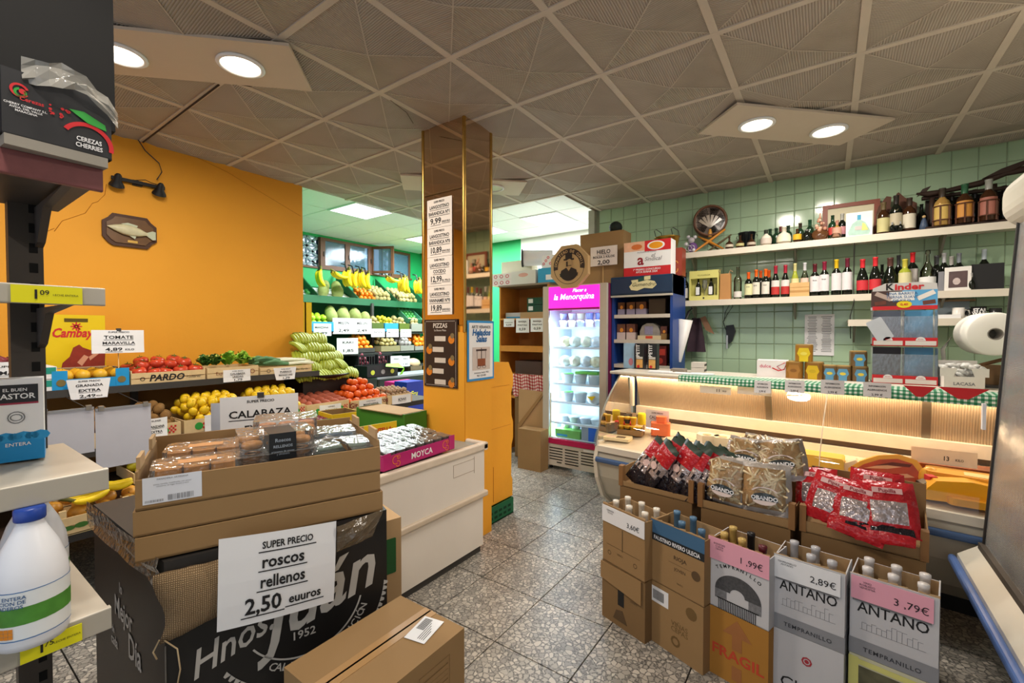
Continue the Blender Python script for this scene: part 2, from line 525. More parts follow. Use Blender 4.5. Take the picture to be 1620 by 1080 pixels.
# open-topped box; origin at the middle of the front bottom edge, body towards local +Y, front faces -Y
def open_box(name, label, loc, rz, L, D, H, m, cat='crate', t=.006, group=None, fh=None, wood=False, inner=None, hb=None, hs=None, tilt=None, posts=False):
 o = thing(name, label, cat, loc, rz, group, tilt)
 fh = fh or H; hb = hb or H; hs = hs or H
 m = [m, inner or m]
 part('base', G().box(-L / 2, L / 2, 0, D, 0, t, [0, 1, 0, 0, 0, 0]), m, o)
 if wood:
  n = 2
  for k in range(n):
   z0 = fh * k / n + .003; z1 = fh * (k + 1) / n - .003
   part('front_slat', G().box(-L / 2, L / 2, 0, t, z0, z1), m, o)
  for k in range(n):
   z0 = H * k / n + .003; z1 = H * (k + 1) / n - .003
   part('rear_slat', G().box(-L / 2, L / 2, D - t, D, z0, z1), m, o)
  for sx in (-1, 1):
   a = sx * L / 2; b = a - sx * t
   part('end_panel', G().box(min(a, b), max(a, b), t, D - t, t, H), m, o)
 else:
  part('front_panel', G().box(-L / 2, L / 2, 0, t, 0, fh, [0, 0, 0, 0, 1, 0]), m, o)
  part('rear_panel', G().box(-L / 2, L / 2, D - t, D, 0, hb, [0, 0, 1, 0, 0, 0]), m, o)
  for sx in (-1, 1):
   a = sx * L / 2; b = a - sx * t
   part('side_panel', G().box(min(a, b), max(a, b), t, D - t, 0, hs, [0, 0, 0, sx < 0, 0, sx > 0]), m, o)
 if posts:
  for sx in (-1, 1):
   for sy in (0, 1):
    x = sx * (L / 2 - .02); y = .012 if not sy else D - .012
    part('corner_post', G().box(x - .014, x + .014, y - .008, y + .012, 0, H + .035), m, o)
 return o
def printed(o, fn, mats, name='print', label=None):
 g = G(); fn(g)
 return part(name, g, mats, o, label)
def closed_box(name, label, loc, rz, L, D, H, m, cat='box', group=None, tape=True, tilt=None):
 o = thing(name, label, cat, loc, rz, group, tilt)
 part('carton', G().box(-L / 2, L / 2, 0, D, 0, H), m, o)
 if tape:
  part('tape', G().box(-L / 2 - .001, L / 2 + .001, D / 2 - .024, D / 2 + .024, H, H + .0012), mat('#b08a5c', .3, var=.05, name='packing_tape'), o)
 return o
# heap of round goods; local frame as open_box (x across, y back)
def heap(proto, base, rz, L, D, z0, r, layers=2, slope=0.0, label=None, group=None, jit=.15, tall=1.0, fill=1.0, spin=True, squash=1.0):
 n = 0
 for k in range(layers):
  nx = int((L - k * r * 1.1) / (2 * r)); ny = int((D - k * r * 1.1) / (2 * r * .95))
  for j in range(ny):
   for i in range(nx):
    if random.random() > fill: continue
    x = (i - (nx - 1) / 2) * 2 * r * 1.02 + random.uniform(-jit, jit) * r + (r * .5 if j % 2 else -r * .2)
    if abs(x) > L / 2 - r * .8: continue
    y = r + k * r * .6 + j * 2 * r * .95 + random.uniform(-jit, jit) * r
    z = z0 + r * squash + k * r * 1.45 * tall + slope * y + random.uniform(-.1, .1) * r
    p = loc2w(base, rz, (x, y, z))
    s = random.uniform(.9, 1.06)
    rot = (random.uniform(-1, 1), random.uniform(-1, 1), random.uniform(0, 6)) if spin else (random.uniform(-.25, .25), random.uniform(-.25, .25), random.uniform(0, 6))
    inst(proto, USED, p, rot, label, group, s)
    n += 1
 return n
# ================================================================ THE SETTING
floor = struct('floor', G().box(-6.9, 2.9, -1.7, 6.5, -.06, -.012), mat('#2f2d2b', .9, var=.1, name='dark_joint'))
FX = [-1.30 + .41 * k for k in range(-14, 11)]
FY = [2.10 + .41 * k for k in range(-9, 11)]
rest = G(); T0 = {}
for i in range(len(FX) - 1):
 for j in range(len(FY) - 1):
  x0, y0 = FX[i], FY[j]
  if -4.0 < x0 < 1.3 and -.2 < y0 < 5.0:
   if 't' not in T0:
    T0['t'] = G().box(.0032, .4068, .0032, .4068, -.013, 0).build('floor_tile', TERR, floor); o = T0['t']
   else:
    o = T0['t'].copy(); C.objects.link(o); o.parent = floor
   o.location = (x0, y0, 0)
  else:
   rest.box(x0 + .003, x0 + .407, y0 + .003, y0 + .407, -.013, 0)
part('outlying_tiles', rest, TERR, floor, kind='stuff')
# main ceiling: ribbed plaster panels with crossed creases, battens between
ceil = struct('ceiling', G().prism([(-4.46, -1.7), (2.9, -1.7), (2.9, 5.14), (-2.36, 5.14), (-2.36, 4.29), (-4.46, 4.29)], 3.0, 3.1, 'z'), mat('#9c8d7d', .9, var=.05))
CX = [-4.46] + [-1.085 + .605 * k for k in range(-5, 7)] + [2.9]
CY = [-1.7] + [1.19 + .62 * k for k in range(-4, 6)] + [4.9, 5.13]
CY = sorted(set(round(v, 3) for v in CY))
def ceiling_panel(x0, x1, y0, y1):
 g = G(); b = .018; z0 = 2.992; zc = 2.958
 cx, cy = (x0 + x1) / 2, (y0 + y1) / 2
 p = [(x0 + b, y0 + b, z0), (x1 - b, y0 + b, z0), (x1 - b, y1 - b, z0), (x0 + b, y1 - b, z0), (cx, cy, zc)]
 q = [(a[0], a[1], 3.0) for a in p[:4]]
 g.add([tuple(Vector(v) - Vector((cx, cy, 0))) for v in p + q], [(1, 0, 4), (2, 1, 4), (3, 2, 4), (0, 3, 4), (0, 1, 6, 5), (1, 2, 7, 6), (2, 3, 8, 7), (3, 0, 5, 8)], [0, 1, 0, 1, 2, 2, 2, 2])
 hx, hy = (x1 - x0) / 2 - b, (y1 - y0) / 2 - b
 for sx, sy in ((-1, -1), (1, -1), (1, 1), (-1, 1)):
  n = Vector((-sy * hy, sx * hx, 0)).normalized() * .0035
  g.quad([(sx * hx + n.x, sy * hy + n.y, z0 - .002), (sx * hx - n.x, sy * hy - n.y, z0 - .002), (-n.x, -n.y, zc - .003), (n.x, n.y, zc - .003)], 2)
 return part('ceiling_panel', g, [RIBX, RIBY, mat('#c2b7a9', .8)], ceil, loc=(cx, cy, 0))
for i in range(len(CX) - 1):
 for j in range(len(CY) - 1):
  x0, x1, y0, y1 = CX[i], CX[i + 1], CY[j], CY[j + 1]
  if x1 < -2.2 and y1 > 4.3: continue
  if y1 - y0 < .1: continue
  if CX[i] == -4.46: x1 = CX[i + 1]
  ceiling_panel(x0, x1, y0, y1)
BAT = mat('#c9bdae', .7, var=.06, name='batten')
for x in CX[1:-1]:
 part('batten', G().box(x - .019, x + .019, -1.7, 4.29 if x < -2.36 else 5.13, 2.986, 3.0), BAT, ceil)
for y in CY[1:-1]:
 if y > 4.92: continue
 x0 = -4.46 if y < 4.3 else -2.36
 part('batten', G().box(x0, 2.9, y - .017, y + .017, 2.985, 2.999), BAT, ceil)
part('ceiling_edge_trim', G().box(-4.46, -2.36, 4.285, 4.30, 2.99, 3.12).box(-2.375, -2.36, 4.285, 5.14, 2.99, 3.12), mat('#a39585', .8), ceil)
# crack lines in the plaster
CR = mat('#4d3a2b', .9, var=0, name='crack_dark')
def crack(parent, pts, r=.003, m=None, name='crack'):
 return part(name, G().tube(pts, r, 4), m or CR, parent)
part('dark_joint', G().tube([(-4.39, 1.2, 2.983), (-3.0, 1.19, 2.983)], .006, 5), CR, ceil)
crack(ceil, [(-2.94, 1.19, 2.983), (-2.86, 1.3, 2.978), (-2.75, 1.33, 2.97), (-2.66, 1.47, 2.975), (-2.6, 1.62, 2.982)], .003)
crack(ceil, [(-2.3, 1.9, 2.98), (-2.33, 2.06, 2.975), (-2.42, 2.2, 2.98), (-2.47, 2.31, 2.985)], .002)
# back room ceiling
bc = struct('ceiling_back', G().box(-6.95, -2.3, 2.45, 6.5, 3.115, 3.2), mat('#8d9690', .9))
BT = mat('#eef0ee', .8, var=.04, scale=30, name='mineral_tile')
for i in range(-7, 1):
 for j in range(-2, 6):
  x0 = -2.95 + .6 * i; y0 = 3.38 + .6 * j
  xa, xb, ya, yb = max(x0, -6.9) + .006, min(x0 + .6, -2.3) - .006, max(y0, 2.5) + .006, min(y0 + .6, 6.45) - .006
  if xb - xa < .1 or yb - ya < .1: continue
  if any(abs(px - (x0 + .3)) < .05 and abs(py - (y0 + .3)) < .2 for px, py in PANELS): continue
  if x0 > -4.4 and x0 + .6 <= 2 and False: continue
  part('ceiling_tile', G().box(xa, xb, ya, yb, 3.1, 3.116), BT, bc)
# white luminous panels
for k, (px, py) in enumerate(PANELS):
 n = ['over the left fruit shelves', 'nearest the green tiled wall', 'just right of the pillar', 'just left of the pillar'][k]
 t = thing('ceiling_light_panel', 'square white luminous ceiling panel ' + n, 'ceiling light', (px, py, 3.085), 0, 'luminous panels of the back room')
 part('frame', G().box(-.3, .3, -.3, -.28, 0, .03).box(-.3, .3, .28, .3, 0, .03).box(-.3, -.28, -.28, .28, 0, .03).box(.28, .3, -.28, .28, 0, .03), PWHITE, t)
 part('diffuser', G().box(-.28, .28, -.28, .28, .004, .02), mat((.9, .97, 1.0), .5, var=0, emit=3.0, name='lit_diffuser'), t)
# downlight plates; those over photographer and far right are added for light, unseen
PL = [((-.22, 3.76), 'at right, near the green tiled wall', 1), ((-2.83, .945), 'at left, above the orange wall corner', 1), ((-2.98, 3.37), 'unlit, behind the pillar', 0), ((-.9, .15), 'added out of view above the photographer', 1), ((1.45, 2.1), 'added out of view over the glass display at far right', 1)]
LITE = mat((1.0, .86, .66), .5, var=0, emit=9, name='lit_lamp')
PLT = mat('#cfc0ae', .6, var=.03, name='plate_paint')
for (px, py), n, lit in PL:
 t = thing('downlight_panel', 'slanted ceiling plate with two round downlights, ' + n, 'ceiling light', (px, py, 2.94), 45, None)
 part('plate', G().box(-.6, .6, -.215, .215, .012, .028), PLT, t)
 for sx in (-.29, .29):
  r = part('lamp_ring', G().lathe([(.095, .012), (.115, .012), (.118, .004), (.098, -.002), (.095, .004)], 28, (sx, 0, 0), cap=False), PWHITE, t)
  part('lamp_glass', G().lathe([(.095, .006), (1e-5, .006)], 28, (sx, 0, 0), cap=False), LITE if lit else mat('#d8d0c4', .4), r)
# walls
wl = struct('wall_left', G().box(-4.55, -4.4, -1.7, 2.5, 0, 3.0), ORANGE)
CRO = mat('#b26f12', .9, var=0, name='crack_orange')
def onl(*a): return [(-4.399, y, z) for y, z in a]
crack(wl, onl((.98, 2.60), (.97, 2.52), (.93, 2.46), (.90, 2.44), (.86, 2.36), (.80, 2.32), (.74, 2.28), (.70, 2.2)), .0018, CRO)
crack(wl, onl((.70, 2.22), (.62, 2.16), (.55, 2.15)), .0015, CRO)
crack(wl, onl((.99, 3.0), (.98, 2.9), (.93, 2.86)), .0018, CRO)
crack(wl, onl((1.5, 3.0), (1.8, 2.93), (2.1, 2.82), (2.48, 2.68)), .0015, CRO)
struct('wall_partition', G().box(-6.9, -4.55, 2.42, 2.5, 0, 3.1), mat('#2da864', .6, var=.05))
GRN = mat('#27a862', .5, var=.05, name='green_paint')
wh0, wh1 = 2.57, 3.06
wbl = struct('wall_back_left', G().box(-7.0, -6.85, 2.4, 6.5, 0, wh0).box(-7.0, -6.85, 2.4, 6.5, wh1, 3.12).box(-7.0, -6.85, 2.4, 3.55, wh0, wh1).box(-7.0, -6.85, 6.12, 6.5, wh0, wh1), GRN)
struct('wall_back', G().box(-7.0, -4.35, 6.42, 6.55, 0, 3.12), GRN)
struct('wall_back_right', G().box(-4.35, -2.2, 6.4, 6.55, 0, 3.12), mat('#e9e6df', .7, var=.03))
struct('wall_passage', G().box(-2.42, -2.37, 5.12, 6.42, 0, 3.12), mat('#b6b7ac', .6))
struct('wall_right', G().box(2.8, 2.95, -1.7, 5.3, 0, 3.0), mat('#c9cdbf', .6))
struct('wall_front', G().box(-4.5, -2.9, -1.8, -1.7, 0, 3.0).box(2.1, 2.9, -1.8, -1.7, 0, 3.0).box(-2.9, 2.1, -1.8, -1.7, 2.6, 3.0).box(-2.9, 2.1, -1.8, -1.7, 0, .5), mat('#b9b2a6', .7))
# green tiled wall
wt = struct('wall_tiled', G().box(-2.42, 2.9, 5.14, 5.3, 0, 3.02), mat('#8f9a84', .9, var=.08, name='tile_grout'))
TG = mat('#a9c4a4', .13, var=.06, scale=1.4, bump=.06, bscale=9, name='green_glaze', spec=.55)
TL = {}
for i in range(-9, 16):
 for j in range(12):
  x0 = -.909 + .157 * i; z0 = 1.056 + .162 * j
  if x0 < -2.38: continue
  if 'o' not in TL:
   g = G(); a = .0012; b = .155; c = .1595; e = .004
   g.add([(a, 0, a), (b, 0, a), (b, 0, c), (a, 0, c), (a + e, -.005, a + e), (b - e, -.005, a + e), (b - e, -.005, c - e), (a + e, -.005, c - e)],
                  [(4, 5, 6, 7), (0, 1, 5, 4), (1, 2, 6, 5), (2, 3, 7, 6), (3, 0, 4, 7)])
   o = TL['o'] = part('wall_tile', g, TG, wt)
  else:
   o = TL['o'].copy(); C.objects.link(o); o.parent = wt
  o.location = (x0, 5.14, z0)
  o.rotation_euler = (random.uniform(-.004, .004), 0, random.uniform(-.004, .004))
struct('trim_1', G().box(-2.44, -2.36, 5.08, 5.145, 0, 3.0), mat('#a9a79a', .5))
# windows of the back room: breeze block openings and wooden casements
LAT = mat('#9fb0bd', .8, var=.1, name='breeze_block')
for y0, y1 in ((3.56, 4.18), (5.44, 5.62)):
 wn = struct('window_%d' % (1 if y0 < 4 else 4), G().box(-6.87, -6.84, y0, y0 + .02, wh0, wh1).box(-6.87, -6.84, y1 - .02, y1, wh0, wh1), DARKWOOD)
 ny = max(1, round((y1 - y0) / .21))
 for i in range(ny):
  for k in range(3):
   cy = y0 + (i + .5) * (y1 - y0) / ny; cz = wh0 + (k + .5) * (wh1 - wh0) / 3
   hy = (y1 - y0) / ny / 2; hz = (wh1 - wh0) / 6
   g = G()
   for s_ in (-1, 1):
    n = Vector((0, hz, -s_ * hy)).normalized() * .018
    for q0, q1 in (((0, -hy, -s_ * hz), (0, hy, s_ * hz)),):
     a, b = Vector(q0), Vector(q1)
     pts = [a - n, b - n, b + n, a + n]
     g.prism([(p.y, p.z) for p in pts], -.06, 0, 'x')
   g.box(-.06, 0, -hy, hy, -hz, -hz + .012).box(-.06, 0, -hy, -hy + .012, -hz, hz)
   g.box(-.05, -.01, -.035, .035, -.03, .03)
   part('breeze_block', g, LAT, wn, loc=(-6.88, cy, cz))
WF = mat('#6d4632', .5, var=.15, name='window_wood')
PANE = mk_glass('window_pane', (.55, .66, .78), 2.5, .06, bump=.15, opac=.25, opcol='#8fb2cc')
def casement(n, y0, y1, ang=0, hinge=0):
 wn = thing('casement', 'x', 'x') if False else None
 L = y1 - y0
 g = G(); f = .045
 g.box(-.02, .02, 0, L, 0, f).box(-.02, .02, 0, L, wh1 - wh0 - f, wh1 - wh0).box(-.02, .02, 0, f, f, wh1 - wh0 - f).box(-.02, .02, L - f, L, f, wh1 - wh0 - f)
 o = g.build('window_%d' % n, WF, None, (-6.84, y0, wh0))
 o['kind'] = 'structure'
 if ang:
  o.rotation_euler = (0, 0, R(ang))
 part('pane', G().box(-.003, .003, f, L - f, f, wh1 - wh0 - f), PANE, o)
 part('handle', G().box(.02, .035, .012, .024, .18, .26), DGREY, o)
 return o
casement(2, 4.22, 4.69)
casement(3, 4.69, 5.16)
casement(5, 5.19, 5.62, -62)
casement(6, 5.64, 6.11)
struct('trim_2', G().box(-6.88, -6.82, 4.18, 4.22, wh0, wh1).box(-6.88, -6.82, 5.15, 5.19, wh0, wh1).box(-6.88, -6.82, 3.5, 6.15, wh0 - .03, wh0), WF)
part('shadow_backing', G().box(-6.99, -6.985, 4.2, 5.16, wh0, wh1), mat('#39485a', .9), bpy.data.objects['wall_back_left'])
# ================================================================ PILLAR
BRZ = bpy.data.materials.new('bronze_mirror'); BRZ.use_nodes = True
_b = BRZ.node_tree.nodes['Principled BSDF']; _b.inputs['Metallic'].default_value = 1; _b.inputs['Roughness'].default_value = .04
_b.inputs['Base Color'].default_value = (.70, .52, .36, 1)
BRASS = mat('#c9a45a', .25, 1.0, var=.05, name='brass')
px0, px1, py0, py1 = -2.46, -2.06, 2.335, 2.63
pil = struct('column', G().box(px0 + .004, px1 - .004, py0 + .004, py1 - .004, 0, 3.0), mat('#e6941f', .5, var=.05, name='pillar_orange'))
part('mirror_panel', G().box(px0, px1, py0 - .004, py0 + .002, 1.55, 2.985), BRZ, pil)
part('mirror_panel', G().box(px1 - .002, px1 + .004, py0, py1, 1.55, 2.985), BRZ, pil)
for x, y in ((px0, py0), (px1, py0), (px1, py1), (px0, py1)):
 part('brass_corner', G().rbox(x - .012, x + .012, y - .012, y + .012, 1.5, 2.99, .008), BRASS, pil)
part('painted_panel', G().box(px0 - .002, px1 + .002, py0 - .006, py0, 0, 1.5).box(px1, px1 + .006, py0, py1, 0, 1.5), ORANGE, pil)
# four stacked prawn price sheets on the pillar's left face
def pillar_sheet(k, zt, zb, l2, l3, price, unit):
 h = zt - zb
 t = sign('price_sign', 'white prawn price sheet reading %s on the pillar, %s' % (price, ['topmost of four', 'second from top', 'third from top', 'lowest of four'][k]),
         (-2.285, py0 - .014, zb), 0, .245, h, [('SUPER PRECIO', .86, .10, 0, .42), (l2, .66, .17, .8, .78), (l3, .44, .17, .84, .84 if len(l3) > 8 else .5), (price, .14, .28, .5, .44, -.14), (unit, .15, .09, .36, .32, .27)],
         paper=mat('#efe4d8', .6, var=.03), curl=.002)
 return t
pz = [2.345, 2.115, 1.885, 1.655, 1.425]
for k, a in enumerate([('LANGOSTINO', 'BARANDICA Nº1', '9,99', 'EUROS KILO'), ('LANGOSTINO', 'BARANDICA Nº0', '10,89', 'EUROS KILO'), ('LANGOSTINO', 'COCIDO', '12,99', 'EL KILO'), ('LANGOSTINO', 'VANNAMEI Nº0', '19,89', 'EUROS KILO')]):
 pillar_sheet(k, 2.458 - k * (2.458 - 1.623) / 4, 2.458 - (k + 1) * (2.458 - 1.623) / 4 + .002, *a)
# dark poster with crossed-out dishes
zp1, zp0 = 1.591, 1.102
t = thing('poster', 'dark brown menu poster with price strips and small orange dishes on the pillar', 'poster', (-2.28, py0 - .012, zp0), 0)
hw = .165; hh = zp1 - zp0
part('sheet', G().box(-hw, hw, -.002, .002, 0, hh), mat('#33231b', .5, var=.05), t)
g = G()
g.text('PIZZAS', 0, hh - .06, .045, -.004, 0, .02); g.text('La Buena Masa', 0, hh - .085, .02, -.004)
for z in (.012, hh - .015): g.rect(-hw + .02, hw - .02, z, z + .002, -.004)
for s_ in (-1, 1): g.rect(s_ * (hw - .014) - .001, s_ * (hw - .014) + .001, .02, hh - .02, -.004)
g.text('NU', 0, .02, .025, -.004)
part('lettering', g, mat('#d8cabb', .6), t)
g = G(); g2 = G()
for k in range(5):
 z = hh - .14 - k * .078
 sx = -.02 if k % 2 else 0
 g.rect(sx - .055, sx + .055, z - .017, z + .019, -.0045)
 g2.disc(.03, ((.11 if k % 2 == 0 else -.11), -.0045, z - .005), 12, 0)
 g2.disc(.02, ((.12 if k % 2 == 0 else -.10), -.0050, z + .022), 8, 1)
part('price_strip', g, mat('#cfc2b2', .7, var=.1), t)
part('dish_picture', g2, [mat('#d27a1d', .6, var=.3, scale=60), mat('#7d6a45', .6)], t)
# ice cream poster on the right face
zq1, zq0 = 1.581, 1.152
t = thing('poster', 'white ice cream poster with a bright blue border on the pillar', 'poster', (px1 + .012, 2.5, zq0), 90)
hw = .15; hh = zq1 - zq0
part('sheet', G().box(-hw, hw, -.002, .002, 0, hh), mat('#2d8cc9', .5), t)
g = G().rect(-hw + .016, hw - .016, .016, hh - .016, -.003)
part('white_field', g, PAPER, t)
g = G().text('ARTE VERANOS', 0, hh - .055, .03, -.0045, 1, .01).text('Helados\nSalas', 0, hh - .105, .062, -.0045, 0, .04, shear=.2, lsp=.75)
g.text('Artesanos desde 1952', 0, .05, .018, -.0045, 1).text('965 120 600', 0, .028, .02, -.0045, 1)
part('lettering', g, [mat('#1d5f9c', .6), INK], t)
kz_ = (hh - .265) / .30
g = G().rect(-.10, .10, .075, hh - .19, -.004, 0).at(TR(0, 0, .085) @ Matrix.Diagonal((1, 1, kz_, 1)))
g.rect(-.045, .045, .03, .13, -.0048, 1).rect(-.05, -.046, .13, .23, -.0048, 2).rect(.046, .05, .13, .23, -.0048, 2).rect(-.06, .06, .23, .255, -.0048, 2)
g.disc(.022, (-.03, -.005, .022), 12, 2, .017).disc(.022, (.03, -.005, .022), 12, 2, .017).rect(-.004, .004, .13, .27, -.0048, 2)
part('cart_picture', g, [mat('#cbbdb5', .7), mat('#8c4b2c', .7), mat('#4a3a38', .7)], t)
# orange notched cardboard standing behind the pillar, with a green crate at its foot
t = thing('orange_board', 'tall orange cardboard panel with notched edge beside the pillar', 'panel', (-2.14, 2.70, .135), 90)
pf = [(0, 0), (.36, 0), (.36, .16), (.34, .2), (.345, .5), (.37, .56), (.37, .72), (.345, .78), (.34, 1.0), (.37, 1.08), (.37, 1.18), (.33, 1.24), (.30, 1.30), (0, 1.32)]
part('board', G().prism([(x * .9, z * .86) for x, z in pf], 0, .012, 'y'), ORANGE, t)
part('left_fold', G().box(-.012, 0, .0, .10, 0, 1.12), mat('#d9401c', .6, var=.05), t)
part('tear_line', G().box(.03, .30, -.0015, 0, .60, .602).box(.02, .28, -.0015, 0, .93, .932).box(.06, .065, -.0015, 0, .02, .3), mat('#b06a10', .8), t)
t = open_box('plastic_crate', 'green plastic crate under the orange cardboard panel', (-2.12, 2.84, 0), 90, .34, .2, .13, mat('#10603a', .5), 'crate', .008)
printed(t, lambda g: [g.rect(-.15 + .06 * i, -.11 + .06 * i, .03 + .04 * k, .05 + .04 * k, -.001) for i in range(5) for k in range(2)], mat('#0a3320', .8), 'slot')
# ================================================================ LEFT: FRUIT STAND ALONG THE ORANGE WALL
TIER = mat('#3a2a20', .6, var=.2, name='tier_metal')
st = thing('fruit_stand', 'dark three-tier sloping fruit stand along the orange wall', 'stand', (-3.9, 1.3, 0), 90)
# local: x along the wall (world +Y), y towards the wall
for k, (xf, z, xb) in enumerate([(-3.62, .78, -4.36), (-3.86, 1.13, -4.36), (-3.32, .40, -4.36)]):
 y0 = -(xf + 3.9); y1 = -(xb + 3.9)
 xe = [.8, 1.04, .1][k]
 part('shelf', G().box(-1.55, xe, y0, y1, z - .03, z), TIER, st)
 part('shelf_lip', G().box(-1.55, xe, y0 - .006, y0, z - .035, z + .012), DGREY, st)
for x in (-1.5, -.2, 1.08):
 part('upright', G().box(x - .02, x + .02, .40, .44, 0, 1.2), DGREY, st)
 if x < 1: part('arm', G().box(x - .015, x + .015, -.22, .42, .70, .745), DGREY, st)
part('back_board', G().box(-1.5, 1.1, .445, .455, .1, 1.12), mat('#9a6a2c', .7, var=.1), st)
# ---- fruit prototypes
TOMR = mat('#c4452c', .25, var=.22, scale=14, name='tomato_skin')
def ripple_ball(r, sz, lobes=0, amp=0, n=14, k=9, dimple=0):
 vs = []; fs = []
 for a in range(k + 1):
  th = PI * a / k
  for b in range(n):
   ph = 2 * PI * b / n
   q = 1 + amp * math.cos(lobes * ph) * math.sin(th)
   z = -math.cos(th) * r * sz
   if dimple and th > 2.3: z -= dimple * r * (th - 2.3)
   vs.append((r * q * math.sin(th) * math.cos(ph), r * q * math.sin(th) * math.sin(ph), z))
 for a in range(k):
  for b in range(n):
   c = (b + 1) % n
   fs.append((a * n + b, a * n + c, (a + 1) * n + c, (a + 1) * n + b))
 g = G(); g.add(vs, fs, 0, True)
 return g
def fruit_proto(name, cat, body, bm, extra=None):
 t = thing(name, cat, cat, (0, 0, -5))
 part('skin', body, bm, t)
 if extra: part(*extra, t)
 return t
g = G()
for i in range(5):
 a = 2 * PI * i / 5
 g.add([(0, 0, .031), (.012 * math.cos(a - .35), .012 * math.sin(a - .35), .034), (.024 * math.cos(a), .024 * math.sin(a), .030), (.012 * math.cos(a + .35), .012 * math.sin(a + .35), .034)], [(0, 1, 2, 3)])
g.tube([(0, 0, .03), (.003, 0, .045)], .002, 5)
tomato = fruit_proto('tomato', 'tomato', ripple_ball(.047, .78, 5, .06, 15, 8, .3), TOMR, ('calyx', g, mat('#3c6b25', .7)))
def small_fruit(name, r, sz, col, nip=0, rough=.4, stem=True, var=.15, bump=.12):
 k = 8
 pr = []
 for i in range(k + 1):
  th = PI * i / k
  rr = r * math.sin(th)
  z = -r * sz * math.cos(th)
  if nip:
   if i == 0: z -= nip
   if i == k: z += nip
  pr.append((max(rr, 1e-5), z))
 g = G().lathe(pr, 12)
 t = thing(name, name, name, (0, 0, -5))
 part('skin', g, mat(col, rough, var=var, scale=25, bump=bump, bscale=220, name=name + '_skin'), t)
 if stem: part('stem_end', G().lathe([(1e-5, r * sz + nip - .001), (r * .13, r * sz + nip - .002), (1e-5, r * sz + nip + .002)], 6), mat('#5b5a2c', .8), t)
 return t
lemon = small_fruit('lemon', .031, 1.15, '#e3bc1c', .006)
apple_y = small_fruit('apple', .037, .9, '#cfc22c', -.004)
kiwi = small_fruit('kiwi', .031, 1.25, '#7d5a2c', 0, .85, True, .2, .4)
mandarin = small_fruit('mandarin', .037, .85, '#e8641c', -.002, .4, True, .12, .2)
orange_f = small_fruit('orange', .038, 1.0, '#f08a1a', 0, .45, True, .1, .2)
potato = small_fruit('sweet_potato', .035, 1.7, '#a8573f', 0, .8, False)
for o in (lemon, apple_y, kiwi, mandarin, orange_f, potato): o['category'] = o['label']
potato['category'] = 'sweet potato'
orange_f['category'] = 'orange'
def dist(proto, pts, label, group, rots=None, sc=None):
 for i, p in enumerate(pts):
  inst(proto, USED, p, rots[i] if rots else (random.uniform(-.3, .3), random.uniform(-.3, .3), random.uniform(0, 6)), label, group, sc[i] if sc else random.uniform(.92, 1.08))
# ---- top tier crates (front x = -3.88, z 1.13)
XT, ZT = -3.88, 1.133
def ycr(a, b, x): return (a + b) / 2, abs(b - a)
# blue carton (pomegranates), tomato crate, squash crate, leek crate
B1 = (0.587, 0.968); B2 = (0.968, 1.423); B3 = (1.427, 1.813); B4 = (1.818, 2.284)
y, L = ycr(*B1, 0)
bx = open_box('produce_carton', 'bright blue carton of yellow pomegranates on the top tier', (XT, y, ZT), 90, L - .01, .36, .12, mat('#1c93cf', .55, var=.05), 'carton', .006, fh=.07, inner=CARD)
for sx in (-1, 1): part('corner_flap', G().box(sx * (L / 2 - .005) - (.07 if sx > 0 else 0), sx * (L / 2 - .005) + (.07 if sx < 0 else 0), -.002, .004, .0, .125), mat('#1c93cf', .55, var=.05), bx)
printed(bx, lambda g: [g.disc(.022, (sx * (L / 2 - .045), -.004, .05), 14, 0) for sx in (-1, 1)], mat('#7a6a3a', .7), 'emblem')
pomegranate = small_fruit('pomegranate', .042, .95, '#dca928', .004)
pts = [loc2w((XT, y, ZT), 90, (-.12 + .085 * i, .06 + .09 * j, .085)) for i in range(4) for j in range(3)]
dist(pomegranate, pts, 'yellow pomegranate in the bright blue carton', 'pomegranates in the blue carton')
y, L = ycr(*B2, 0)
cr = open_box('wooden_crate', 'pale wooden tomato crate with dark lettering on the top tier', (XT, y, ZT), 90, L - .01, .36, .10, CRATEW, 'crate', .007, wood=True, fh=.085)
printed(cr, lambda g: (g.text('PARDO', -.02, .022, .062, -.0015, 0, .03, shear=.25), g.text('Tomares', .14, .028, .026, -.0015, 0, .0, shear=.5), g.disc(.014, (-.16, -.0015, .04), 10, 0, .010)), INK, 'lettering')
tp = []
for j, yy in enumerate((.06, .15, .24)):
 for i in range(5):
  tp.append(loc2w((XT, y, ZT), 90, (-.17 + .085 * i + random.uniform(-.01, .01), yy, .07 + random.uniform(0, .02) + (.015 * j))))
for i in range(4): tp.append(loc2w((XT, y, ZT), 90, (-.13 + .085 * i, .12, .13 + .01 * (i % 2))))
for i in range(3): tp.append(loc2w((XT, y, ZT), 90, (-.11 + .1 * i, .22, .155)))
dist(tomato, tp, 'ribbed red tomato heaped in the top-tier tomato crate', 'tomatoes in the crate')
y3, L3 = ycr(*B3, 0)
cr = open_box('wooden_crate', 'pale wooden crate heaped with green cucumbers and leaves on the top tier', (XT, y3, ZT), 90, L3 - .01, .36, .09, CRATEW, 'crate', .007, wood=True)
printed(cr, lambda g: (g.text('Espor', -.09, .03, .035, -.0015), g.disc(.018, (.14, -.0015, .045), 12, 0, .013)), mat('#8a4a33', .7), 'lettering')
y4, L4 = ycr(*B4, 0)
cr = open_box('wooden_crate', 'pale wooden leek crate at the far end of the top tier', (XT, y4, ZT), 90, L4 - .01, .36, .07, CRATEW, 'crate', .007, wood=True)
printed(cr, lambda g: (g.text('Bio Verde', .13, .025, .028, -.0015, shear=.3), g.disc(.016, (-.16, -.0015, .035), 10, 0, .012)), mat('#5a4a3a', .7), 'lettering')
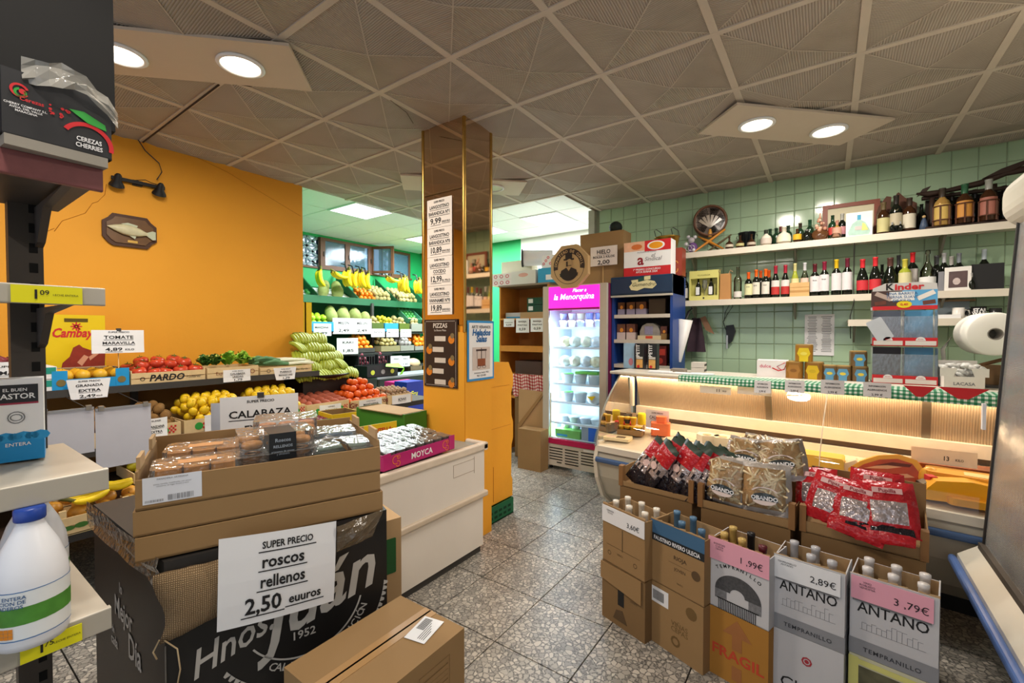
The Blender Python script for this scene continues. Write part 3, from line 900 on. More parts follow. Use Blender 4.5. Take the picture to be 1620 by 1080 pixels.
# leafy heads: a crumpled rosette
def leafy(name, n, r, cols, seed):
 rd = random.Random(seed)
 t = thing(name, name, name, (0, 0, -5))
 ms = [mat(c, .55, var=.2, scale=30) for c in cols]
 for i in range(n):
  a = rd.uniform(0, 2 * PI); el = rd.uniform(.15, 1.3)
  g = G(); K = 5; W = 4
  vs = []; L = r * rd.uniform(.8, 1.25); wd = r * .45
  for k in range(K):
   f = k / (K - 1)
   for q in range(W):
    u = (q / (W - 1) - .5) * 2
    vs.append((f * L, u * wd * math.sin(PI * min(1, f * .8 + .15)), .25 * L * math.sin(f * 2.5) + rd.uniform(-.12, .12) * r * (abs(u) + .3)))
  fs = [(k * W + q, k * W + q + 1, (k + 1) * W + q + 1, (k + 1) * W + q) for k in range(K - 1) for q in range(W - 1)]
  g.at(RZ(math.degrees(a)) @ RY(-math.degrees(el))).add(vs, fs, 0, True)
  part('leaf', g, ms[i % len(ms)], t)
 return t
lettuce = leafy('lettuce', 22, .085, ['#86b832', '#5f9a22', '#a9cf4c'], 3); lettuce['category'] = 'lettuce'
parsley = leafy('leafy_greens', 26, .07, ['#2f5f1c', '#41772a', '#c3cf6a'], 5); parsley['category'] = 'greens'
for i, (dx, dy) in enumerate([(.0, .09), (.11, .1), (.06, .2), (.17, .2)]):
 inst(lettuce, USED, loc2w((XT, y3, ZT), 90, (dx - .01, dy, .11)), (0, 0, i), 'bright green leafy lettuce head in the top-tier crate', 'lettuces on the top tier')
for i, (dx, dy) in enumerate([(-.16, .09), (-.09, .1), (-.13, .2), (-.05, .22)]):
 inst(parsley, USED, loc2w((XT, y3, ZT), 90, (dx - .01, dy, .11)), (0, 0, i), 'dark green leafy bunch between tomatoes and lettuces', 'dark leafy bunches')
# leeks
leek = thing('leek', 'leek', 'leek', (0, 0, -5))
part('white_shaft', G().tube([(.22, 0, 0), (.12, 0, .004), (0, 0, .002)], [.013, .014, .015], 8), mat('#e6ead0', .4), leek)
part('green_leaves', G().tube([(0, 0, .002), (-.1, .004, .01), (-.2, .02, .012)], [.015, .02, .01], 8, 0).tube([(-.02, 0, .006), (-.12, -.012, .03), (-.2, -.02, .02)], [.012, .016, .006], 8, 0), mat('#5f8f62', .5, var=.25), leek)
part('roots', G().lathe([(.012, 0), (.014, .008), (.004, .014)], 8).at(I4), mat('#d8cfae', .9), leek, loc=(.22, 0, -.005))
for i in range(9):
 inst(leek, USED, loc2w((XT, y4, ZT), 90, (random.uniform(-.03, .05), .04 + .036 * i * .9, .085 + .02 * (i % 2) + .012 * math.sin(i))), (0, 0, R(90 + random.uniform(-6, 6))), 'green and white leek lying in the end crate', 'leeks in the end crate')
# yellow carrier bag against the wall
zb = 1.22
t = thing('carrier_bag', 'yellow ham carrier bag with red lettering against the orange wall', 'bag', (-4.30, (0.623 + 0.932) / 2, 1.236), 90)
hw = (0.932 - 0.629) / 2; hh = 1.619 - 1.236
YB = mat('#e3c60f', .45, var=.05, bump=.2, bscale=12, name='yellow_bag')
part('bag_body', G().box(-hw, hw, -.03, .03, 0, hh), YB, t)
K_ = hw / .25
part('handle_slot', G().rect(-.06, .06, hh - .05, hh - .025, -.0315), mat('#5a4a10', .8), t)
part('lettering', G().text('Cambaya', -.01, hh * .60, .085, -.032, 0, .03, shear=.3, fit=hw * 1.5), REDI, t)
g = G()
for i in range(8): g.at(TR(-.0, -.032, hh * .79) @ RY(45 * i)).quad([(-.006, 0, .004), (.006, 0, .004), (.003, 0, .03), (-.003, 0, .03)], 0)
part('sun_emblem', g, REDI, t)
g = G().at(Matrix.Diagonal((K_, 1, .52, 1))).prism([(-.17 + .04, .03), (.24, .03), (.25, .30), (.19, .34), (.12, .26), (.05, .30), (.02, .34), (-.03, .30), (-.06, .18), (-.12, .10)], -.033, -.0315, 'y', 0)
g.quad([(-.0, -.0335, .10), (.06, -.0335, .20), (.10, -.0335, .17), (.04, -.0335, .05)], 1).quad([(.10, -.0335, .17), (.17, -.0335, .24), (.19, -.0335, .21), (.11, -.0335, .12)], 1)
part('ham_picture', g, [mat('#8f2f1f', .6, var=.3, scale=30), mat('#d79a7c', .6)], t)
part('rim_label', G().rect(-.8 * hw, hw, .0, .02, -.034), mat('#d8b690', .6), t)
# teal and white cartons at the far left and the crate of onions above them
for k in range(2):
 t = closed_box('produce_carton', ['white and teal carton at the left end of the top tier, lower one', 'white and teal carton at the left end of the top tier, upper one'][k], (XT, 0.52 + .01, ZT + .002 + .078 * k), 90, .17, .33, .074, PAPER, 'carton', None, False)
 printed(t, lambda g: g.rect(-.065, .082, .03, .07, -.001), mat('#1f8f7d', .6), 'teal_band')
t = open_box('wooden_crate', 'small wooden crate of red onions behind the shelf upright', (XT + .02, 0.419, ZT), 90, .26, .34, .16, CRATEW, 'crate', .007, wood=True)
onion = small_fruit('red_onion', .036, .9, '#7c3340', .006, .35); onion['category'] = 'onion'
heap(onion, (XT + .02, 0.419, ZT), 90, .25, .3, .10, .036, 2, 0, 'red onion in the small crate at the left end', 'red onions')
# ---- middle tier crates (front x = -3.64, z .78)
XM, ZM = -3.64, .783
mids = [(0.588, 0.903, 'wooden crate of kiwis behind the white boards'), (0.907, 1.184, 'wooden crate of brown kiwis with red check emblem'), (1.191, 1.626, 'wooden crate of lemons with red check emblem'), (1.636, 2.082, 'wooden crate of lemons behind the calabaza sign')]
def emblem(g, xs):
 for x in xs:
  g.disc(.026, (x - .018, -.0015, .05), 14, 0)
  for i in range(4):
   for j in range(4):
    if (i + j) % 2 == 0: g.rect(x + .006 + .011 * i, x + .017 + .011 * i, .03 + .013 * j, .043 + .013 * j, -.0018, 1)
def emblem_print(cr, xs):
 for i, x in enumerate(xs):
  part('apple_emblem', G().disc(.026, (x - .018, -.0015, .05), 14, 0), GREENI, cr)
  g = G()
  for a in range(4):
   for b in range(4):
    if (a + b) % 2 == 0: g.rect(x + .006 + .011 * a, x + .0171 + .011 * a, .03 + .013 * b, .0431 + .013 * b, -.0018)
  part('check_emblem', g, REDI, cr, kind='stuff')
for k, (a, b, lb) in enumerate(mids):
 y, L = (a + b) / 2, b - a
 cr = open_box('wooden_crate', lb + ', middle tier', (XM, y, ZM), 90, L - .012, .42, .10, CRATEW, 'crate', .007, wood=False)
 emblem_print(cr, [L * .2] if k < 2 else ([-L * .24, L * .33] if k == 2 else [L * .36]))
 if k < 2: heap(kiwi, (XM, y, ZM), 90, L - .03, .30, .05, .034, 3, .1, 'brown kiwi in the middle-tier kiwi crates', 'kiwis')
 else: heap(lemon, (XM, y, ZM), 90, L - .03, .36, .06, .033, 3, .16, 'yellow lemon heaped in the middle-tier crates', 'lemons')
# ---- bottom tier: yellow apples, mango crate
XB, ZB = -3.32, .405
heapbase = (-3.5, 1.092, .55)
cr = open_box('wooden_crate', 'wooden crate of yellow green apples below the kiwis', heapbase, 90, .42, .36, .07, CRATEW, 'crate', .007)
heap(apple_y, heapbase, 90, .40, .3, .03, .038, 2, .05, 'yellow green apple in the crate below the kiwis', 'yellow apples')
part('support_shelf', G().box(-.6, .6, 0, .5, .50, .545).at(I4), TIER, st, loc=(0, -.42, 0))
ya, yb_ = 0.515, 0.817
cb = (-3.30, (ya + yb_) / 2, .41)
cr = open_box('wooden_crate', 'low wooden crate of mangoes and bananas below the white boards', cb, 90, yb_ - ya, .40, .10, CRATEW, 'crate', .008, wood=True, posts=True)
part('leaf_emblem', G().disc(.03, (-.06, -.0015, .045), 10, 0, sz=.5).disc(.025, (-.11, -.0015, .04), 10, 0, sz=.5).disc(.028, (-.16, -.0015, .035), 10, 0, sz=.5), mat('#3f6f2a', .7), cr, kind='stuff')
part('red_emblem', G().disc(.06, (.12, -.0015, .055), 16, 0, sz=.45), REDI, cr)
part('lettering', G().text('Frutas del Mar', .12, .045, .028, -.003, 0, .01, shear=.3), PAPER, cr)
mango = small_fruit('mango', .04, 1.2, '#d99a3a', 0, .35, True, .45)
pts = [loc2w(cb, 90, (-.17 + .11 * i + .03 * (j % 2), .08 + .1 * j, .11 + .02 * j)) for i in range(4) for j in range(3)]
pts = [(a + .0, b, c - .02) for a, b, c in pts]
dist(mango, pts, 'orange yellow mango in the low wooden crate', 'mangoes', rots=[(1.3, random.uniform(-.4, .4), random.uniform(0, 3)) for _ in pts])
# banana shape
def banana_g(L=.17, r=.019, bend=1.1, sg=1):
 K = 8; pts = []; rr = []
 for i in range(K + 1):
  a = (i / K - .5) * bend
  q = L / bend
  pts.append((q * math.sin(a), 0, sg * q * (1 - math.cos(a))))
  rr.append(r * (.3 if i == 0 else .75 if i == 1 else .35 if i == K else .8 if i == K - 1 else 1))
 return G().tube(pts, rr, 6)
def bunch(name, label, col, n, cat='bananas', sg=1):
 t = thing(name, label, cat, (0, 0, -5))
 m_ = mat(col, .45, var=.16, scale=9, name=name + '_peel'); tip = mat('#3a3518', .7)
 for i in range(n):
  f = (i - (n - 1) / 2)
  g = banana_g(sg=sg)
  M = TR(0, f * .026, -abs(f) * .006) @ RX(-f * 7)
  gg = G().at(M); gg.add([tuple(v) for v in g.v], g.f, 0, True)
  part('banana', gg, m_, t)
 g = G().tube([(-.112, 0, .035 * sg), (-.085, -.02, .022 * sg), (-.07, -.045, .012 * sg)], .010, 6).tube([(-.112, 0, .035 * sg), (-.085, .02, .022 * sg), (-.07, .045, .012 * sg)], .010, 6)
 part('stalk', g, mat('#7d8a2c' if sg < 0 else '#5d5a1c', .7), t)
 return t
gb = bunch('banana_bunch', 'green banana bunch', '#a3b038', 6, sg=-1)
yb = bunch('banana_bunch', 'yellow banana bunch', '#f0cb18', 4)
inst(yb, USED, loc2w(cb, 90, (.10, .10, .20)), (0, .1, R(80)), 'yellow bananas lying on the mangoes in the low crate', None)
inst(yb, USED, loc2w(cb, 90, (-.02, .07, .17)), (0, -.1, R(100)), 'second bunch of bananas among the mangoes', None)
# white clear-fronted boards hanging in front of the middle tier
for k, (a, b) in enumerate([(60, 148), (151, 239)]):
 pass
for k, (y0, y1, lb) in enumerate([(0.452, 0.664, 'left'), (0.669, 0.917, 'right')]):
 zt = [1.088, 1.075][k]; zl = [0.84, 0.736][k]
 t = thing('folded_sheet', 'blank white plastic board hanging over the mango crate, the %s one' % lb, 'board', (-3.3, (y0 + y1) / 2, zl), 90)
 w2 = (y1 - y0) / 2; hh = zt - zl
 part('sheet', G().box(-w2, w2, -.002, .002, 0, hh), mat('#c4c4cc', .25, var=.05, bump=.25, bscale=8, name='blank_sheet'), t)
 part('top_rail', G().box(-w2, w2, -.006, .006, hh - .012, hh), mat('#8f8f92', .4), t)
 part('hanging_rod', G().tube([(w2 * .8, .004, hh - .01), (w2 * .8, .53, 1.10 - zl)], .0025, 5), DGREY, t)
 for sx in (-1, 1): part('clip', G().box(sx * w2 * .8 - .012, sx * w2 * .8 + .012, -.009, .009, hh - .015, hh + .012), STEEL, t)
# price signs of the left stand
def wsign(lb, px_loc, w, h, lines, **k):
 return sign('price_sign', lb, px_loc, 90, w, h, lines, **k)
t = wsign('white price sign TOMATE MARAVILLA 4,89 clipped above the tomato crate', (-3.93, 0.923, 1.358), .275, .155, [('SUPER PRECIO', .88, .09, 0, .4), ('TOMATE', .62, .2, .5, .56), ('MARAVILLA', .38, .17, .56, .62), ('4,89', .10, .2, .3, .32, -.1), ('KILO', .11, .11, 0, .18, .2)], curl=.012, clip=True)
part('stake', G().tube([(0, .01, -.12), (0, .01, .01)], .003, 5), WOOD, t)
wsign('white price sign GRANADA EXTRA 2,49 hanging from the blue carton', (-3.85, 0.755, 1.076), .21, .125, [('SUPER PRECIO', .86, .11, 0, .5), ('GRANADA', .62, .18, .0, .62), ('EXTRA', .36, .2, .5, .5), ('2,49', .08, .2, .36, .36, -.05), ('KILO', .09, .1, 0, .14, .22)], curl=.012, taper=.18)
wsign('white price sign CALABAZA on the lettuce crate reading 1,79', (-3.85, 1.63, 1.106), .2, .095, [('SUPER PRECIO', .84, .1, 0, .4), ('CALABAZA', .6, .19, .5, .55), ('UNIDAD', .35, .19, .4, .4), ('1,79', .08, .22, .3, .3)], curl=.012)
wsign('white price sign PUERRO on the leek crate reading 1,79', (-3.85, 2.016, 1.087), .2, .105, [('SUPER PRECIO', .84, .1, 0, .4), ('PUERROS', .6, .18, .4, .5), ('MANOJO UND', .35, .16, .5, .6), ('1,79', .08, .2, .3, .3)], curl=.014, taper=.2)
wsign('white price sign LIMON EXTRA 1,49 on the lemon crate', (-3.615, 1.398, 0.791), .17, .115, [('SUPER PRECIO', .86, .1, 0, .5), ('LIMON', .6, .2, .5, .5), ('EXTRA', .36, .2, .5, .5), ('1,49', .08, .22, .4, .4)], curl=.012)
wsign('white price sign half hidden by the right white board', (-3.615, 1.028, 0.803), .13, .13, [('SUPER', .84, .1, 0, .4), ('MANZANA', .52, .17, .4, .7), ('EXTRA', .26, .17, .5, .5)], curl=.02)
wsign('white price sheet at the far left reading TOMATE, behind the milk carton', (-3.8, 0.394, 1.21), .22, .12, [('SUPER', .74, .13, 0, .4), ('TOMATE', .4, .25, .5, .7), ('ROMA', .1, .22, .5, .5)])
# ---- things on the orange wall
t = thing('fish_plaque', 'varnished dark plaque with a mounted pale fish on the orange wall', 'plaque', (-4.395, (0.947 + 1.275) / 2, 2.272), 90)
pw = (1.275 - 0.947) / 2; ph = .105
pl = [(-pw, -.05), (-pw + .03, -ph + .02), (-pw + .06, -ph), (pw - .06, -ph), (pw - .035, -ph + .03), (pw, -.05), (pw, .05), (pw - .035, ph - .03), (pw - .06, ph), (-pw + .06, ph), (-pw + .035, ph - .03), (-pw, .05)]
pl = [(a, b * 1.15) for a, b in pl]
part('board', G().prism(pl, -.015, 0, 'y'), DARKWOOD, t)
part('raised_field', G().prism([(a * .86, b * .8) for a, b in pl], -.024, -.015, 'y'), mat('#6a4b2d', .3, var=.3, scale=20), t)
g = G(); prof = [(-.14, .002), (-.10, .022), (-.05, .04), (0, .042), (.05, .032), (.085, .015), (.10, .011)]
vs = []; fs = []; n = 8
for x, r in prof:
 for i in range(n):
  a = 2 * PI * i / n
  vs.append((x, -.04 + .018 * (r / .042) * math.cos(a), r * math.sin(a) - .1 * x))
for k in range(len(prof) - 1):
 for i in range(n):
  j = (i + 1) % n; fs.append((k * n + i, k * n + j, (k + 1) * n + j, (k + 1) * n + i))
g.add(vs, fs, 0, True)
part('fish_body', g, mat('#c9c4a0', .4, var=.2, scale=25), t)
part('tail_fin', G().prism([(.09, -.02), (.13, -.05), (.15, -.045), (.15, .015), (.13, .02), (.09, .0)], -.043, -.038, 'y').prism([(-.06, .045), (-.02, .058), (.04, .045), (.03, .03), (-.04, .036)], -.043, -.038, 'y').prism([(-.02, -.034), (.03, -.03), (.02, -.06)], -.043, -.038, 'y'), mat('#b8bfa4', .4), t, kind='stuff')
part('name_plate', G().box(-.02, .04, -.028, -.024, -.088, -.070), BRASS, t)
# spotlight bar
ly = (0.996 + 1.325) / 2
t = thing('spotlight_bar', 'black bar with two spotlights high on the orange wall', 'spotlight', (-4.37, ly, 2.653), 90)
part('bar', G().rbox(-.16, .17, -.012, .012, -.012, .012, .006), BLACK, t)
part('wall_mount', G().box(-.03, .03, .01, .028, -.02, .02), BLACK, t)
for sx in (-.13, .13):
 h = part('spot_head', G().at(TR(sx, -.03, -.02) @ RX(35)).lathe([(.012, .05), (.022, .035), (.024, .0), (.045, -.035), (.048, -.045)], 14, cap=False).lathe([(1e-4, .052), (.012, .05)], 14), BLACK, t)
 part('bulb', G().at(TR(sx, -.03, -.02) @ RX(35)).ball(.03, (0, 0, -.02)), mat('#55504a', .2), h)
part('flex', G().tube([(-.02, -.01, .012), (.04, -.02, .03), (.08, -.01, .02), (.14, -.02, .012)], .003, 5), BLACK, t)
tag(G().tube([(-4.385, 1.17, 2.99), (-4.385, 1.212, 2.921), (-4.385, 1.3, 2.85), (-4.38, 1.316, 2.784), (-4.37, 1.279, 2.711)], .004, 6).build('cable', DGREY), 'thin dark cable curving from the ceiling to the spotlight bar', 'cable')
# ================================================================ LEFT FOREGROUND: METAL SHELVES
SH = mat('#b9b3a6', .4, .1, var=.12, scale=6, name='shelf_enamel')
UPR = mat('#4a4440', .45, .3, var=.15, name='upright_metal')
X0, YE = -1.284, .276
su = thing('shelf_unit', 'grey metal shop shelving with slotted upright at the left edge', 'shelving', (X0, YE, 0), 90)
# local x = world +y (end at 0), local y = depth towards -X
for z, th in ((1.59, .03), (1.20, .038), (.895, .04), (1.845, .04)):
 s_ = part('shelf', G().box(-1.3, 0, 0, .40, z - th * .6, z), SH if z != 1.845 else UPR, su)
 part('shelf_edge', G().rbox(-1.3, .002, -.012, .004, z - th - .004, z + .004, .003, axis='x'), SH if z != 1.845 else mat('#7d4a4a', .45, var=.2, scale=40, name='red_edge'), s_)
 part('bracket', G().prism([(.03, z - .03), (.36, z - .03), (.36, z - .13), (.33, z - .12), (.25, z - .045)], -.05, -.035, 'x'), UPR, su)
up = part('upright', G().box(-.095, -.035, .36, .40, 0, 2.4), UPR, su)
for k in range(38):
 part('slot', G().box(-.060, -.045, .3585, .361, .5 + .05 * k, .5 + .05 * k + .024), mat('#0b0a09', .9, var=0), up)
part('rear_panel', G().box(-1.3, -.1, .395, .4, .2, .6), UPR, su)
YT = mat('#e6df1a', .55, var=.03, name='yellow_ticket')
def ticket(lb, px, py, z, hp, w, h, big, small):
 t = thing('price_ticket', lb, 'price ticket', (X0 + .016, px, z), 90, None, None)
 part('card', G().box(-w / 2, w / 2, -.001, .001, 0, h), YT, t)
 part('lettering', G().text(big, -w * .17, h * .25, h * .75, -.0022, 0, .02).text(small, -w * .05, h * .48, h * .4, -.0022, 0, .01).text('LECHE ENTERA', w * .25, h * .45, h * .16, -.0022, 0), INK, t)
 return t
ticket('yellow shelf ticket reading 1,09 on the upper grey shelf', YE - .085, 0, 1.557, 0, .10, .034, '1', '09')
t = ticket('yellow shelf ticket reading 1,75 on the lowest grey shelf', 0.186, 0, .855, 0, .088, .036, '1', '75')
# milk carton
def milk_carton(lb, loc, rz):
 t = thing('milk_carton', lb, 'carton', loc, rz)
 w_, d_, h_ = .082, .062, .188
 part('carton', G().box(-w_ / 2, w_ / 2, 0, d_, 0, h_), PWHITE, t)
 part('blue_base', G().box(-w_ / 2 - .0005, w_ / 2 + .0005, -.0008, d_ + .0008, 0, .055), mat('#1c8fd0', .45, var=.05), t)
 g = G()
 for i in range(6): g.disc(.012 + .004 * (i % 2), (-w_ / 2 + .009 + .0135 * i, -.001, .056), 8, 0, sz=.7)
 part('wave_print', g, mat('#2c9ad6', .5), t, kind='stuff')
 part('black_label', G().rect(-w_ / 2 + .002, w_ / 2 - .008, .134, .175, -.0012), mat('#2a2b30', .5), t)
 part('red_line', G().rect(-w_ / 2 + .002, w_ / 2 - .008, .130, .134, -.0012), mat('#a0324a', .5), t)
 part('lettering', G().text('EL BUEN', -.003, .160, .010, -.0022, 0, .01).text('PASTOR', -.003, .143, .017, -.0022, 0, .02).text('ENTERA', .0, .035, .011, -.0022, 0, .01), PWHITE, t)
 part('round_emblem', G().disc(.014, (-.002, -.0012, .10), 14, 0, .012).disc(.010, (-.002, -.0012, .10), 12, 0, .008, sz=.8), GREYINK, t)
 return t
milk_carton('white and blue milk carton on the second grey shelf', (-1.508, 0.174, 1.205), 80)
milk_carton('milk carton half out of view at the left edge, behind the front carton', (-1.40, .01, 1.202), 80)
# milk jugs
def jug(lb, loc, rz):
 t = thing('milk_jug', lb, 'bottle', loc, rz)
 PB = mat('#e8ebf2', .35, var=.04, name='milk_plastic')
 pr = [(.02, 0), (.050, .003), (.054, .015), (.054, .125), (.051, .15), (.040, .185), (.026, .215), (.019, .232), (.019, .245)]
 part('body', G().lathe(pr, 24), PB, t)
 g = G().lathe([(.0548, .028), (.0548, .118)], 24, cap=False)
 lb_ = part('label', g, mat('#e9eef0', .4, var=.03), t)
 part('green_band', G().lathe([(.0551, .055), (.0551, .088)], 24, cap=False), mat('#4f8f35', .5, var=.35, scale=40), lb_)
 def wrap(q):
  a = q[0] / .0555 - PI / 2
  return (.0558 * math.cos(a), .0558 * math.sin(a), q[2])
 g = G()
 g.text('LECHE ENTERA\nSELECCION DE\nGANADEROS', .0, .104, .0095, 0, 0, .01, warp=wrap, lsp=.9)
 part('lettering', g, mat('#2a5a8c', .6), lb_)
 g = G()
 for i in range(4):
  for j in range(3):
   g.quad([wrap((-.014 + .007 * i, 0, .032 + .0065 * j)), wrap((-.0075 + .007 * i, 0, .032 + .0065 * j)), wrap((-.0075 + .007 * i, 0, .038 + .0065 * j)), wrap((-.014 + .007 * i, 0, .038 + .0065 * j))])
 part('orange_stamp', g, mat('#e08a1c', .5), lb_, kind='stuff')
 part('blue_rule', G().lathe([(.0552, .026), (.0552, .0275)], 24, cap=False).lathe([(.0552, .1165), (.0552, .118)], 24, cap=False), mat('#2f6fb0', .5), lb_, kind='stuff')
 part('cap', G().lathe([(.022, .236), (.023, .239), (.023, .257), (.020, .261), (1e-4, .261)], 22), mat('#23449c', .35, var=.08), t)
 return t
jug('large white plastic milk jug with blue cap on the lowest grey shelf', (-1.274, 0.16, 0.897), 42)
jug('second milk jug with blue cap behind the first one', (-1.43, .185, .897), 50)
tag(small_fruit('tomato_carton', .02, 1, '#a02a20').children[0] if False else G().rbox(-.03, .03, -.03, .03, 0, .09, .01).build('red_jar', mat('#a3271f', .35, var=.1), None, (-1.30, -.01, .897)), 'red container at the left edge between the shelves', 'jar')
# things on the top shelf: black carton and cherry box
BC = mat('#060607', .75, var=.2, scale=5, name='black_card')
t = closed_box('black_carton', 'tall black carton filling the top shelf behind the cherry box', (X0 - .03, -.155, 1.95), 90, .93, .30, .55, BC, 'carton', None, False)
t = open_box('cherry_box', 'black cherry box with red and green print on the top shelf', (X0 + .028, .212, 1.868), 94, .158, .12, .125, mat('#26272b', .5, var=.1, name='cherry_black'), 'carton', .004, fh=.125, hb=.10, hs=.10)
g = G()
g.disc(.013, (-.056, -.002, .088), 18, 0, .009, 20, 330).disc(.009, (-.055, -.002, .084), 16, 1, .005, 100, 400).disc(.005, (-.052, -.002, .087), 12, 0)
part('round_emblem', g, [REDI, GREENI], t, kind='stuff')
part('green_leaf', G().prism([(.012, .082), (.035, .085), (.068, .070), (.070, .058), (.04, .064)], -.003, -.002, 'y'), GREENI, t)
g = G()
rd = random.Random(4)
for i in range(14): g.disc(rd.uniform(.001, .003), (.0 + rd.uniform(-.018, .018), -.0025, .068 + rd.uniform(-.012, .012)), 7, 0)
part('red_spots', g, REDI, t, kind='stuff')
part('red_cherry', G().disc(.042, (.040, -.002, .022), 22, 0, .034, -10, 150), REDI, t)
part('lettering', G().text('CEREZAS\nCHERRIES', .042, .024, .0125, -.0035, 0, .02, fit=.042).text('CHERRY COMPANY S.L.\nAVDA. DEL VALLE\nMARACENA', -.048, .058, .0055, -.0035, 0, .01), PWHITE, t, kind='stuff')
part('red_lettering', G().text('Cerezas', -.040, .070, .010, -.0035, 0, .02), REDI, t)
part('grey_tray', G().box(-.078, .07, -.008, .05, -.02, 0), mat('#8f8a80', .6, var=.15), t)
tag(G().box(-.34, .20, -.02, .36, -.02, 0).build('dark_board', DARKWOOD, None, (X0 + .05, .22, 2.52), 90), 'dark board jutting out above the black carton', 'board')
# clear bag hanging out of the cherry box
g = G(); rd = random.Random(2); K = 9; W = 5; vs = []; fs = []
for i in range(K):
 f = i / (K - 1)
 for j in range(W):
  u = j / (W - 1) - .5
  vs.append((-.04 + f * .14, -.01 - .02 * math.sin(f * 3) + rd.uniform(-.006, .006), .125 + .03 * math.sin(f * 2.8) - .05 * f + u * .05 * (1 - .4 * f) + rd.uniform(-.006, .006)))
fs = [(i * W + j, (i + 1) * W + j, (i + 1) * W + j + 1, i * W + j + 1) for i in range(K - 1) for j in range(W - 1)]
g.add(vs, fs, 0, False)
tag(g.build('plastic_bag', mk_glass('torn_film', (.9, .9, .88), 2, .15, .8, .45, '#c9c6bd'), None, (X0 + .02, .20, 1.872), 90), 'crumpled clear plastic bag draped over the cherry box', 'bag')
# ================================================================ TRAYS ON THE BLACK DISPLAY BOX
TA = 68.3
ca, sa = math.cos(R(TA)), math.sin(R(TA))
K0 = (-1.374, .347)
def tray_org(du=0.0, dn=0.0): return (K0[0] + (.3 + du) * ca + dn * sa, K0[1] + (.3 + du) * sa - dn * ca)
trs = []
for k, (z, du, L) in enumerate([(.936, .002, .605), (.998, -.003, .602), (1.062, 0, .598)]):
 o = tray_org(du, .006 * (k == 0))
 lb = ['lowest of three stacked brown cardboard trays on the black box', 'middle of the three stacked brown cardboard trays', 'top brown cardboard tray holding packed pastries'][k]
 h = [.060, .062, .075][k]
 trs.append(open_box('cardboard_tray', lb, (o[0], o[1], z), TA, L, .40, h, CARD, 'tray', .005, fh=h, hb=h + (.03 if k == 2 else 0), hs=h + (.02 if k == 2 else 0)))
top = trs[2]
TB = (tray_org()[0], tray_org()[1], 1.062)
t = top
part('shipping_label', G().rect(-.285, -.165, .012, .078, -.0012), mat('#dfe2ea', .5, var=.03), t)
g = G().text('PANADERIA ARTESANA', -.225, .070, .006, -.0024).text('pastas surtidas hojaldradas con azucar\nconservar en lugar fresco y seco', -.225, .058, .005, -.0024)
rd = random.Random(9)
for i in range(18): g.rect(-.235 + .0030 * i, -.235 + .0030 * i + rd.choice([.0008, .0016]), .016, .030, -.0024)
for i in range(14): g.rect(-.280 + .0026 * i, -.280 + .0026 * i + rd.choice([.0008, .0014]), .016, .022, -.0024)
part('label_print', g, GREYINK, t, kind='stuff')
for sx in (-1, 1): part('corner_tab', G().box(sx * .296 - .004, sx * .296 + .004, .03, .11, .095, .125).box(sx * .296 - .004, sx * .296 + .004, .26, .34, .095, .125), CARDL, t)
# pastry packs
PAS = mat('#c48a48', .45, var=.35, scale=22, bump=.2, bscale=50, name='pastry')
def pastry_pack(lb, p, rz, L, D, H, content, cm, label_band=False, group=None):
 t = thing('pastry_pack', lb, 'pastry pack', loc2w(TB, TA, p), TA + rz, group)
 part('base_tray', G().rbox(-L / 2, L / 2, 0, D, 0, H * .35, .012), FILM if content != 'flat' else mat('#9aa8a0', .3, var=.2), t)
 if content == 'slab':
  for i in range(3):
   a = -L / 2 + .010 + i * (L - .02) / 3
   part('pastry', G().rbox(a, a + (L - .02) / 3 - .004, .010, D - .010, H * .15, H * .86, .01), cm, t)
  part('paper_label', G().box(-L * .22, L * .22, D * .3, D * .62, H * 1.0, H * 1.02), mat('#b9824a', .5, var=.2), t)
 elif content == 'rings':
  for i in range(3):
   for j in range(2):
    for k in range(2):
     g = G(); cx = -L / 2 + .035 + i * (L - .07) / 2; cy = .035 + j * (D - .07)
     g.at(TR(cx, cy, H * (.25 + .38 * k))).tube([(.018 * math.cos(2 * PI * q / 10), .018 * math.sin(2 * PI * q / 10), 0) for q in range(11)], .011, 7, cap=False)
     part('pastry_ring', g, cm, t)
 else:
  part('contents', G().rbox(-L / 2 + .01, L / 2 - .01, .01, D - .01, H * .2, H * .6, .01), cm, t)
 part('clear_lid', G().rbox(-L / 2, L / 2, 0, D, H * .36, H, .014).box(-L / 2 - .006, L / 2 + .006, -.006, D + .006, H * .33, H * .36), FILM, t)
 if label_band:
  part('black_sleeve', G().box(-L * .13, L * .23, -.003, D * .75, H * .1, H * 1.02), mat('#23262a', .35, var=.1), t)
  part('lettering', G().text('Roscos', .05 * L, H * .72, H * .17, -.0045, 0, .02).text('RELLENOS', .05 * L, H * .52, H * .13, -.0045, 0, .02).text('artesanos de azucar\ny almendra', .05 * L, H * .36, H * .09, -.0045), mat('#9aa4b0', .5), t)
 return t
pastry_pack('flat clear pack of golden puff pastry at the left front of the top tray', (-.175, .03, .045), 2, .20, .13, .042, 'slab', PAS)
pastry_pack('second flat pack of golden puff pastry behind the first', (-.165, .18, .05), -3, .20, .13, .045, 'slab', PAS)
pastry_pack('clear pack of ring pastries with black sleeve in the tray centre', (.02, .06, .055), 3, .20, .15, .085, 'rings', PAS, True)
pastry_pack('clear clamshell of ring pastries behind the black-sleeved pack', (.055, .22, .05), -8, .19, .15, .10, 'rings', mat('#c98a55', .5, var=.3, scale=30))
FISHM = mat('#8fa39a', .18, .3, var=.5, scale=30, name='silver_contents')
pastry_pack('flat vacuum pack with silvery contents at the right front of the tray', (.20, .05, .06), 0, .17, .13, .024, 'flat', FISHM)
pastry_pack('flat vacuum pack with silvery blue contents at the right rear', (.19, .20, .07), -5, .17, .13, .024, 'flat', mat('#6f8294', .18, .3, var=.6, scale=25))
